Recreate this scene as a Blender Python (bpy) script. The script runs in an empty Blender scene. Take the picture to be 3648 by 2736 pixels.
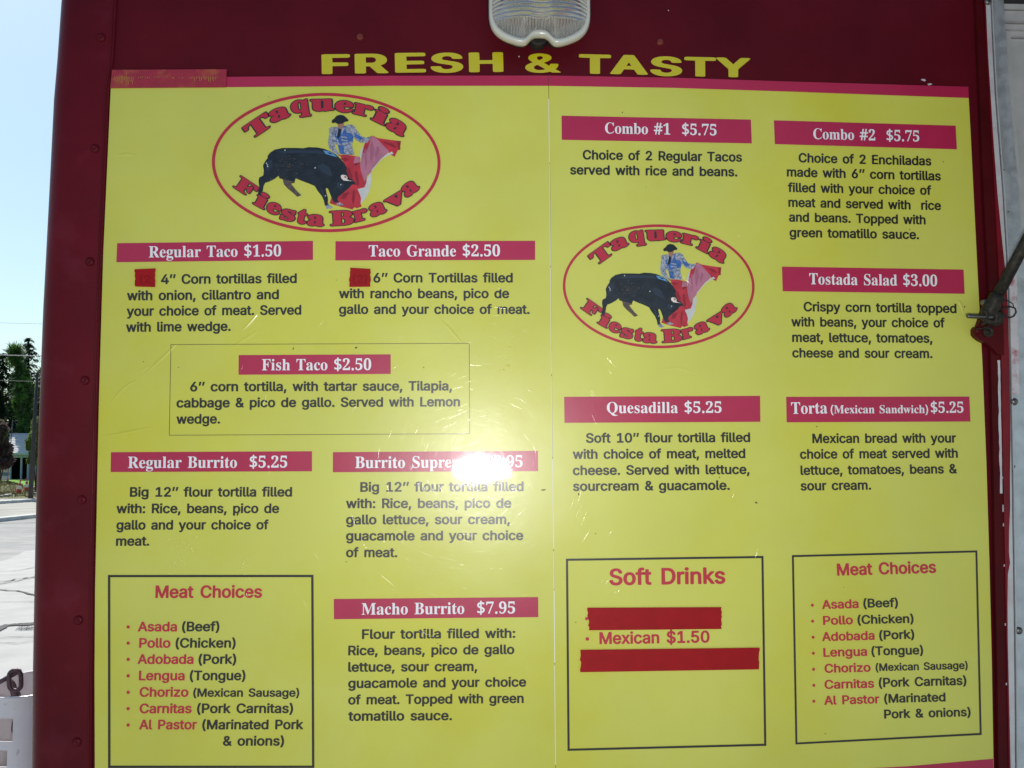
import bpy, math, random
from mathutils import Vector, Matrix
from mathutils.geometry import tessellate_polygon

# ------------------------------------------------------------------ camera, sky, sun, flash, exposure
S = bpy.context.scene
COL = S.collection
CAM_Y, CAM_Z = -1.3, 1.65
F_PX = 3400.0
M = [[0.99880332, -0.00320605, 0.0488021], [0.00636635, 0.99788182, -0.06474055], [-0.04849116, 0.06497377, 0.99670809]]
R3 = Matrix(M)
cam_d = bpy.data.cameras.new('camera')
cam_d.sensor_width = 36.0
cam_d.lens = F_PX / 3648.0 * 36.0
cam_d.clip_start = 0.02
cam_d.clip_end = 3000
cam = bpy.data.objects.new('camera', cam_d)
COL.objects.link(cam)
rt = R3.col[0]; dn = R3.col[1]; fw = R3.col[2]          # right, down, forward in (X, down, forward)
wv = lambda v: Vector((v[0], v[2], -v[1]))
cm = Matrix((wv(rt), -wv(dn), -wv(fw))).transposed().to_4x4()
cm.translation = Vector((0, CAM_Y, CAM_Z))
cam.matrix_world = cm
S.camera = cam

world = bpy.data.worlds.new("World"); S.world = world
world.use_nodes = True
wn = world.node_tree.nodes; wl = world.node_tree.links
sky = wn.new('ShaderNodeTexSky'); sky.sky_type = 'NISHITA'; sky.sun_disc = False
SUN_EL, SUN_ROT = math.radians(50), math.radians(-32)
sky.sun_elevation = SUN_EL; sky.sun_rotation = SUN_ROT
sky.air_density = 1.0; sky.dust_density = 1.4; sky.ozone_density = 1.0
tint = wn.new('ShaderNodeMix'); tint.data_type = 'RGBA'; tint.blend_type = 'MULTIPLY'; tint.inputs[0].default_value = 1.0
wl.new(sky.outputs[0], tint.inputs[6]); tint.inputs[7].default_value = (0.84, 1.0, 1.03, 1)      # the camera's cyan leaning sky
wl.new(tint.outputs[2], wn['Background'].inputs[0])
wn['Background'].inputs[1].default_value = 0.076
sd = bpy.data.lights.new('sun', 'SUN'); sd.energy = 3.4; sd.angle = math.radians(0.5); sd.color = (1, 0.95, 0.87)
sun = bpy.data.objects.new('sun', sd); COL.objects.link(sun)
sv = Vector((math.sin(SUN_ROT) * math.cos(SUN_EL), math.cos(SUN_ROT) * math.cos(SUN_EL), math.sin(SUN_EL)))
sun.rotation_euler = sv.to_track_quat('Z', 'Y').to_euler()
# the camera's own flash: its glare is what the photograph shows on the laminate
FLASH = 2.85
fd = bpy.data.lights.new('camera_flash', 'AREA'); fd.shape = 'RECTANGLE'; fd.size = 0.10; fd.size_y = 0.013; fd.spread = math.radians(125)
fd.energy = FLASH; fd.color = (1, 0.985, 0.96)
fl = bpy.data.objects.new('camera_flash', fd); COL.objects.link(fl)
fl.matrix_world = cm.copy(); fl.location = (0.042, CAM_Y + 0.004, CAM_Z - 0.060)
S.view_settings.view_transform = 'Standard'; S.view_settings.look = 'None'
S.view_settings.gamma = 1.0; S.view_settings.use_curve_mapping = False
S.view_settings.exposure = 0.69
S.render.engine = 'CYCLES'
S.cycles.max_bounces = 8; S.cycles.transparent_max_bounces = 16; S.cycles.sample_clamp_indirect = 6

random.seed(11)
rnd = random.random
uni = random.uniform

# ------------------------------------------------------------------ helpers
def at(px, py, Y):
    """the world point that a spot of the photograph shows if it lies at depth Y"""
    r = R3 @ Vector(((px - 1824) / F_PX, (py - 1368) / F_PX, 1.0))
    t = (Y - CAM_Y) / r[2]
    return Vector((r[0] * t, Y, CAM_Z - r[1] * t))

def gz(y):
    t = min(max((y - 6) / 24.0, 0), 1)
    return -1.0 * (t * t * (3 - 2 * t))

def on_ground(px, py):
    y = 0.2
    while y < 300:
        p = at(px, py, y)
        if p.z <= gz(y): return Vector((p.x, y, gz(y)))
        y += 0.02 + y * 0.002

class MB:
    def __init__(s): s.v = []; s.f = []; s.m = []
    def add(s, vs, fs, mi=0):
        b = len(s.v); s.v += [tuple(v) for v in vs]
        for f in fs: s.f.append(tuple(b + i for i in f)); s.m.append(mi)
    def box(s, a, b, mi=0):
        (x0, y0, z0), (x1, y1, z1) = a, b
        s.add([(x0,y0,z0),(x1,y0,z0),(x1,y1,z0),(x0,y1,z0),(x0,y0,z1),(x1,y0,z1),(x1,y1,z1),(x0,y1,z1)],
              [(0,3,2,1),(4,5,6,7),(0,1,5,4),(1,2,6,5),(2,3,7,6),(3,0,4,7)], mi)
    def poly(s, loops, y0, y1, mi=0, side=None):
        """flat shape (loops of x,z) with its face at y0 and thickness back to y1"""
        tris, pts = tess(loops)
        n = len(pts)
        s.add([(p[0], y0, p[1]) for p in pts], tris, mi)
        if y1 is not None:
            k = 0
            for lp in loops:
                m = len(lp)
                vs = [(p[0], y0, p[1]) for p in lp] + [(p[0], y1, p[1]) for p in lp]
                s.add(vs, [(i, (i + 1) % m, m + (i + 1) % m, m + i) for i in range(m)], mi if side is None else side)
    def tube(s, pts, r, n=8, mi=0, cap=True):
        pts = [Vector(p) for p in pts]; rr = r if isinstance(r, (list, tuple)) else [r] * len(pts)
        b = len(s.v); up = None
        for i, p in enumerate(pts):
            d = (pts[min(i + 1, len(pts) - 1)] - pts[max(i - 1, 0)]).normalized()
            if up is None: up = d.orthogonal().normalized()
            else: up = (up - d * up.dot(d)).normalized()
            q = d.cross(up)
            for k in range(n):
                a = 2 * math.pi * k / n
                s.v.append(tuple(p + (up * math.cos(a) + q * math.sin(a)) * rr[i]))
        for i in range(len(pts) - 1):
            for k in range(n):
                a, c = b + i * n + k, b + i * n + (k + 1) % n
                s.f.append((a, c, c + n, a + n)); s.m.append(mi)
        if cap:
            s.f.append(tuple(b + k for k in range(n))[::-1]); s.m.append(mi)
            e = b + (len(pts) - 1) * n
            s.f.append(tuple(e + k for k in range(n))); s.m.append(mi)
    def lathe(s, prof, c, n=24, mi=0, axis='z', a0=0, a1=2 * math.pi):
        b = len(s.v); full = abs(a1 - a0 - 2 * math.pi) < 1e-6; N = n if full else n + 1
        for i in range(N):
            a = a0 + (a1 - a0) * i / n
            for r, h in prof:
                if axis == 'z': s.v.append((c[0] + r * math.cos(a), c[1] + r * math.sin(a), c[2] + h))
                else: s.v.append((c[0] + r * math.cos(a), c[1] - h, c[2] + r * math.sin(a)))
        P = len(prof)
        for i in range(n):
            j = (i + 1) % N
            for k in range(P - 1):
                s.f.append((b + i * P + k, b + j * P + k, b + j * P + k + 1, b + i * P + k + 1)); s.m.append(mi)
    def build(s, name, mats, origin=(0, 0, 0), parent=None, smooth=False, **props):
        o = Vector(origin)
        me = bpy.data.meshes.new(name)
        me.from_pydata([(v[0] - o.x, v[1] - o.y, v[2] - o.z) for v in s.v], [], s.f)
        for m in (mats if isinstance(mats, (list, tuple)) else [mats]): me.materials.append(m)
        if max(s.m, default=0) > 0: me.polygons.foreach_set('material_index', s.m)
        if smooth: me.polygons.foreach_set('use_smooth', [True] * len(s.f))
        me.update()
        ob = bpy.data.objects.new(name, me); COL.objects.link(ob)
        if parent is not None: ob.parent = parent
        else: ob.location = o
        for k, v in props.items(): ob[k] = v
        return ob

def area2(l): return sum(l[i][0] * l[(i + 1) % len(l)][1] - l[(i + 1) % len(l)][0] * l[i][1] for i in range(len(l)))
def inside(p, l):
    c = False
    for i in range(len(l)):
        a, b = l[i], l[i - 1]
        if (a[1] > p[1]) != (b[1] > p[1]) and p[0] < (b[0] - a[0]) * (p[1] - a[1]) / (b[1] - a[1]) + a[0]: c = not c
    return c
def tess(loops):
    pts = [p for l in loops for p in l]; base = []; k = 0
    for l in loops: base.append(k); k += len(l)
    host = [[j for j in range(len(loops)) if j != i and inside(loops[i][0], loops[j])] for i in range(len(loops))] if len(loops) > 1 else [[]]
    tr = []
    for i, h in enumerate(host):                      # each outer outline with its own holes
        if len(h) % 2: continue
        grp_ = [i] + [j for j, hj in enumerate(host) if len(hj) == len(h) + 1 and i in hj]
        ids = [base[j] + q for j in grp_ for q in range(len(loops[j]))]
        tr += [tuple(ids[q] for q in f) for f in tessellate_polygon([[Vector((p[0], p[1], 0)) for p in loops[j]] for j in grp_])]
    out = []
    for t in tr:
        a, b, c = (pts[i] for i in t)
        cr = (b[0] - a[0]) * (c[1] - a[1]) - (c[0] - a[0]) * (b[1] - a[1])
        if abs(cr) < 1e-16: continue
        out.append(tuple(t) if cr > 0 else tuple(t)[::-1])     # faces look towards -y
    return out, pts

def thing(name, loc, label, cat, group=None):
    o = bpy.data.objects.new(name, None); COL.objects.link(o); o.location = loc
    o['label'] = label; o['category'] = cat
    if group: o['group'] = group
    return o

def mat(name, col, rough=0.5, metal=0.0, spec=0.5, coat=0.0, coat_r=0.1, var=0.0, vs=8.0, col2=None, mix=0.5, mw=0.12,
        bump=0.0, bs=300.0, bump2=0.0, bs2=5.0, trans=0.0, rvar=0.0, ms=None, bd=0.001, bd2=0.01):
    m = bpy.data.materials.new(name); m.use_nodes = True
    nt = m.node_tree; N = nt.nodes; L = nt.links; p = N['Principled BSDF']
    p.inputs['Base Color'].default_value = (*col, 1); p.inputs['Roughness'].default_value = rough
    p.inputs['Metallic'].default_value = metal; p.inputs['Specular IOR Level'].default_value = spec
    p.inputs['Coat Weight'].default_value = coat; p.inputs['Coat Roughness'].default_value = coat_r
    p.inputs['Transmission Weight'].default_value = trans
    geo = N.new('ShaderNodeNewGeometry')
    def noise(sc, det=4, rg=0.55):
        n = N.new('ShaderNodeTexNoise'); n.inputs['Scale'].default_value = sc; n.inputs['Detail'].default_value = det
        n.inputs['Roughness'].default_value = rg; L.new(geo.outputs['Position'], n.inputs['Vector']); return n
    base = None
    if col2:
        n = noise(ms or vs, 6, 0.6); mr = N.new('ShaderNodeMapRange')
        mr.inputs[1].default_value = mix - mw; mr.inputs[2].default_value = mix + mw
        L.new(n.outputs[0], mr.inputs[0])
        mx = N.new('ShaderNodeMix'); mx.data_type = 'RGBA'
        mx.inputs[6].default_value = (*col, 1); mx.inputs[7].default_value = (*col2, 1)
        L.new(mr.outputs[0], mx.inputs[0]); base = mx.outputs[2]
    if var:
        n = noise(vs, 5); mr = N.new('ShaderNodeMapRange'); mr.inputs[1].default_value = 0.3; mr.inputs[2].default_value = 0.7
        mr.inputs[3].default_value = 1 - var; mr.inputs[4].default_value = 1 + var
        L.new(n.outputs[0], mr.inputs[0])
        hs = N.new('ShaderNodeHueSaturation'); hs.inputs['Color'].default_value = (*col, 1)
        if base: L.new(base, hs.inputs['Color'])
        L.new(mr.outputs[0], hs.inputs['Value']); base = hs.outputs[0]
    if base: L.new(base, p.inputs['Base Color'])
    if rvar:
        n = noise(vs * 2, 5); mr = N.new('ShaderNodeMapRange'); mr.inputs[1].default_value = 0.3; mr.inputs[2].default_value = 0.7
        mr.inputs[3].default_value = max(0.02, rough - rvar); mr.inputs[4].default_value = rough + rvar
        L.new(n.outputs[0], mr.inputs[0]); L.new(mr.outputs[0], p.inputs['Roughness'])
    last = None
    for st, sc, dist in ((bump2, bs2, bd2), (bump, bs, bd)):
        if st:
            n = noise(sc, 3); b = N.new('ShaderNodeBump'); b.inputs['Strength'].default_value = st
            b.inputs['Distance'].default_value = dist; L.new(n.outputs[0], b.inputs['Height'])
            if last: L.new(last, b.inputs['Normal'])
            last = b.outputs[0]
    if last:
        L.new(last, p.inputs['Normal'])
        L.new(last, p.inputs['Coat Normal'])
    return m

# ------------------------------------------------------------------ materials
# everything printed on the boards lies under one laminate: same gloss, same relief
LAM = dict(rough=0.31, spec=0.42, coat=0.24, coat_r=0.028, bump=0.10, bs=420, bd=0.0004, bump2=0.10, bs2=7, bd2=0.006)
m_yellow = mat('yellow_vinyl', (0.61, 0.61, 0.105), var=0.06, vs=4, col2=(0.60, 0.56, 0.035), ms=2.6, mix=0.58, mw=0.12, **LAM)
m_pink = mat('crimson_print', (0.44, 0.018, 0.070), var=0.05, vs=14, **LAM)
m_red = mat('red_ink', (0.50, 0.022, 0.045), **LAM)
m_ink = mat('black_ink', (0.022, 0.022, 0.02), **LAM)
m_white = mat('white_print', (0.82, 0.82, 0.84), **LAM)
m_oval = mat('oval_red_ink', (0.47, 0.02, 0.042), **LAM)
m_bull = mat('bull_black', (0.012, 0.014, 0.02), var=0.5, vs=120, **LAM)
m_bull2 = mat('bull_dusty_brown', (0.10, 0.07, 0.05), var=0.4, vs=200, **LAM)
m_horn = mat('horn_white', (0.75, 0.66, 0.6), **LAM)
m_brand = mat('brand_blue', (0.10, 0.28, 0.55), **LAM)
m_hat = mat('hat_black', (0.01, 0.01, 0.012), **LAM)
m_skin = mat('printed_skin', (0.35, 0.16, 0.10), **LAM)
m_jblue = mat('jacket_blue', (0.045, 0.12, 0.36), var=0.4, vs=300, **LAM)
m_silver = mat('jacket_silver', (0.27, 0.29, 0.35), var=0.7, vs=420, **LAM)
m_cape = mat('cape_red', (0.47, 0.025, 0.04), var=0.25, vs=60, **LAM)
m_capep = mat('cape_pink', (0.44, 0.16, 0.23), var=0.15, vs=60, **LAM)
m_cape2 = mat('cape_deep_red', (0.27, 0.012, 0.02), **LAM)
m_capep2 = mat('cape_dusty_pink', (0.36, 0.11, 0.18), **LAM)
m_sheen = mat('bull_blue_sheen', (0.022, 0.032, 0.05), **LAM)
m_capew = mat('cape_white', (0.55, 0.55, 0.53), var=0.1, vs=60, **LAM)
m_seam = mat('seam_white_edge', (0.75, 0.76, 0.62), rough=0.5)
m_maroon = mat('maroon_paint', (0.093, 0.0038, 0.0090), rough=0.45, spec=0.12, coat=0.03, coat_r=0.1, var=0.20, vs=6, bump=0.25, bs=260, bd=0.0005, bump2=0.4, bs2=4, bd2=0.008)
m_maroon2 = mat('maroon_channel_paint', (0.07, 0.004, 0.006), rough=0.45, spec=.12, coat=0.03, coat_r=0.15, var=0.2, vs=20, bump=0.3, bs=200, bd=0.0005)
m_redpaint = mat('bright_red_paint', (0.17, 0.005, 0.012), rough=0.4, spec=.3, coat=0.15, coat_r=0.12, var=0.2, vs=30, bump=0.3, bs=200, bd=0.0005)
m_offwhite = mat('chipped_white_paint', (0.55, 0.55, 0.55), rough=0.4, coat=0.2, col2=(0.50, 0.40, 0.42), ms=25, mix=0.60, var=0.08, vs=40, bump=0.3, bs=200, bd=0.0005)
m_smear = mat('white_paint_with_red_smears', (0.55, 0.52, 0.53), rough=0.5, col2=(0.36, 0.03, 0.06), ms=42, mix=0.60, mw=0.08, var=0.15, vs=90, bump=0.4, bs=200, bd=0.0006)
m_alu = mat('worn_aluminium', (0.52, 0.57, 0.60), rough=0.42, metal=0.55, var=0.16, vs=45, col2=(0.30, 0.32, 0.33), ms=90, mix=0.68, mw=0.06, rvar=0.12, bump=0.5, bs=220, bd=0.0006)
m_alu2 = mat('painted_aluminium', (0.50, 0.51, 0.50), rough=0.45, metal=0.1, var=0.1, vs=30, bump=0.2, bs=150, bd=0.0005)
m_steel = mat('dull_steel', (0.20, 0.19, 0.18), rough=0.38, metal=0.9, var=0.2, vs=60, bump=0.3, bs=300, bd=0.0004)
m_grime = mat('grimy_dark_steel', (0.024, 0.021, 0.016), rough=0.6, metal=0.5, var=0.5, vs=130, col2=(0.050, 0.042, 0.030), ms=160, mix=0.55, bump=0.8, bs=350, bd=0.0006)
m_chain = mat('rusty_chain_steel', (0.10, 0.065, 0.075), rough=0.5, metal=0.6, var=0.4, vs=150, bump=0.6, bs=300, bd=0.0006)
m_lampw = mat('white_lamp_enamel', (0.54, 0.54, 0.47), rough=0.3, coat=0.5, coat_r=0.1, var=0.03, vs=30)
m_black = mat('black_rubber', (0.012, 0.012, 0.012), rough=0.7)
m_reflector = mat('lamp_reflector', (0.75, 0.76, 0.74), rough=0.25, metal=0.3, var=0.08, vs=60)
m_bulb = mat('frosted_bulb', (0.85, 0.85, 0.8), rough=0.4)
m_dirtcream = mat('lamp_tray_cream', (0.62, 0.50, 0.36), rough=0.4, var=0.15, vs=60)
m_tape = mat('red_cloth_tape', (0.33, 0.006, 0.009), rough=0.55, spec=.15, coat=0.06, coat_r=0.3, var=0.10, vs=50, bump=0.4, bs=500, bd=0.0003)
m_tapeprint = mat('print_showing_through_tape', (0.25, 0.005, 0.008), rough=0.55, spec=.15, coat=0.06, coat_r=0.25)
m_letter = mat('yellow_cut_vinyl', (0.56, 0.49, 0.010), rough=0.3, coat=0.4, coat_r=0.1, var=0.03, vs=20)
m_tank = mat('white_tank_paint', (0.72, 0.70, 0.72), rough=0.22, coat=0.6, coat_r=0.08, var=0.08, vs=12, col2=(0.45, 0.36, 0.36), ms=38, mix=0.70, mw=0.05, bump=0.3, bs=60, bd=0.001)
m_brass = mat('brass', (0.55, 0.36, 0.06), rough=0.35, metal=0.8)
m_lot = mat('sunlit_concrete', (0.34, 0.34, 0.325), rough=0.9, var=0.14, vs=1.3, col2=(0.29, 0.29, 0.28), ms=0.35, mix=0.52, mw=0.1, bump=0.6, bs=40, bd=0.01)
m_pad = mat('pale_concrete', (0.42, 0.42, 0.40), rough=0.9, var=0.10, vs=2.5, bump=0.5, bs=50, bd=0.008)
m_road = mat('pale_road_concrete', (0.36, 0.355, 0.31), rough=0.9, var=0.15, vs=0.8, bump=0.6, bs=30, bd=0.01)
m_kerb = mat('kerb_concrete', (0.56, 0.56, 0.54), rough=0.9, var=0.15, vs=3)
m_tar = mat('tar_sealant', (0.045, 0.042, 0.045), rough=0.8, var=0.3, vs=20)
m_lawn = mat('lawn_green', (0.15, 0.34, 0.025), rough=0.9, var=0.3, vs=2.0, bump=1.0, bs=25, bd=0.05)
m_drygrass = mat('dry_grass', (0.26, 0.22, 0.10), rough=0.95, var=0.35, vs=5, col2=(0.10, 0.14, 0.04), ms=1.4, mix=0.55, bump=1.0, bs=30, bd=0.05)
m_roof = mat('grey_shingle', (0.56, 0.56, 0.56), rough=0.9, var=0.2, vs=7)
m_wall = mat('blue_grey_siding', (0.22, 0.30, 0.33), rough=0.8, var=0.08, vs=2)
m_trim = mat('pale_trim', (0.42, 0.48, 0.52), rough=0.7)
m_dark = mat('carport_shade_black', (0.03, 0.03, 0.03), rough=0.9)  # shade of the carport put into the colour; upper_wall reuses this near-black
m_glass = mat('window_glass', (0.02, 0.025, 0.03), rough=0.05, spec=0.8)
m_wood = mat('weathered_pole_wood', (0.045, 0.040, 0.042), rough=0.85, var=0.3, vs=12)
m_wire = mat('cable_grey', (0.35, 0.36, 0.38), rough=0.6)
m_orange = mat('cone_orange', (0.55, 0.045, 0.015), rough=0.5, var=0.12, vs=8)
m_conew = mat('cone_white_band', (0.75, 0.75, 0.72), rough=0.5, var=0.05, vs=8)
m_bark = mat('bark', (0.07, 0.05, 0.04), rough=0.9, var=0.3, vs=5)
m_leaf_d = mat('conifer_dark_green', (0.016, 0.042, 0.010), rough=0.6, var=0.75, vs=1.2)
m_leaf_m = mat('conifer_mid_green', (0.034, 0.092, 0.012), rough=0.6, var=0.75, vs=1.2)
m_leaf_b = mat('shrub_bright_green', (0.12, 0.19, 0.035), rough=0.6, var=0.4, vs=2)
m_leaf_p = mat('purple_brown_leaf', (0.075, 0.042, 0.040), rough=0.6, var=0.4, vs=2, col2=(0.10, 0.14, 0.04), ms=1.5, mix=0.62)
def leafy(m, k=0.4):
    nt = m.node_tree; N = nt.nodes; L = nt.links; p = N['Principled BSDF']; t = N.new('ShaderNodeBsdfTranslucent')
    src = p.inputs['Base Color'].links[0].from_socket
    g_ = N.new('ShaderNodeGamma'); g_.inputs[1].default_value = 0.8; L.new(src, g_.inputs[0]); L.new(g_.outputs[0], t.inputs[0])
    x = N.new('ShaderNodeMixShader'); x.inputs[0].default_value = k
    L.new(p.outputs[0], x.inputs[1]); L.new(t.outputs[0], x.inputs[2]); L.new(x.outputs[0], N['Material Output'].inputs[0])
for m__ in (m_leaf_d, m_leaf_m, m_leaf_b, m_leaf_p): leafy(m__)
m_bluebin = mat('blue_plastic', (0.10, 0.20, 0.30), rough=0.5)
m_signw = mat('white_board_paint', (0.72, 0.74, 0.75), rough=0.5, var=0.05, vs=4)
m_plank = mat('pale_plank', (0.50, 0.47, 0.42), rough=0.8, var=0.2, vs=3)

def lens_material():
    m = bpy.data.materials.new('ribbed_lamp_lens'); m.use_nodes = True
    nt = m.node_tree; N = nt.nodes; L = nt.links; p = N['Principled BSDF']
    p.inputs['Base Color'].default_value = (0.92, 0.88, 0.80, 1); p.inputs['Roughness'].default_value = 0.16
    p.inputs['Transmission Weight'].default_value = 0.80; p.inputs['IOR'].default_value = 1.47
    geo = N.new('ShaderNodeNewGeometry'); sp = N.new('ShaderNodeSeparateXYZ'); L.new(geo.outputs['Position'], sp.inputs[0])
    def wave(inp, per):
        a = N.new('ShaderNodeMath'); a.operation = 'MULTIPLY'; L.new(inp, a.inputs[0]); a.inputs[1].default_value = 2 * math.pi / per
        b = N.new('ShaderNodeMath'); b.operation = 'SINE'; L.new(a.outputs[0], b.inputs[0]); return b.outputs[0]
    wx = wave(sp.outputs[0], 0.0042); wz = wave(sp.outputs[2], 0.0052)
    mr = N.new('ShaderNodeMapRange'); L.new(sp.outputs[2], mr.inputs[0]); mr.inputs[1].default_value = 2.219; mr.inputs[2].default_value = 2.223
    mx = N.new('ShaderNodeMix'); mx.data_type = 'FLOAT'
    L.new(mr.outputs[0], mx.inputs[0]); L.new(wx, mx.inputs[2]); L.new(wz, mx.inputs[3])
    b = N.new('ShaderNodeBump'); b.inputs['Strength'].default_value = 1.0; b.inputs['Distance'].default_value = 0.0016
    L.new(mx.outputs[0], b.inputs['Height']); L.new(b.outputs[0], p.inputs['Normal'])
    return m
m_lens = lens_material()

def scratch_material():
    m = bpy.data.materials.new('laminate_scratch'); m.use_nodes = True
    nt = m.node_tree; N = nt.nodes; L = nt.links
    N.remove(N['Principled BSDF'])
    t = N.new('ShaderNodeBsdfTransparent'); g = N.new('ShaderNodeBsdfGlossy'); g.inputs['Roughness'].default_value = 0.11
    x = N.new('ShaderNodeMixShader'); x.inputs[0].default_value = 0.022
    L.new(t.outputs[0], x.inputs[1]); L.new(g.outputs[0], x.inputs[2]); L.new(x.outputs[0], N['Material Output'].inputs[0])
    return m
m_scratch = scratch_material()

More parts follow.
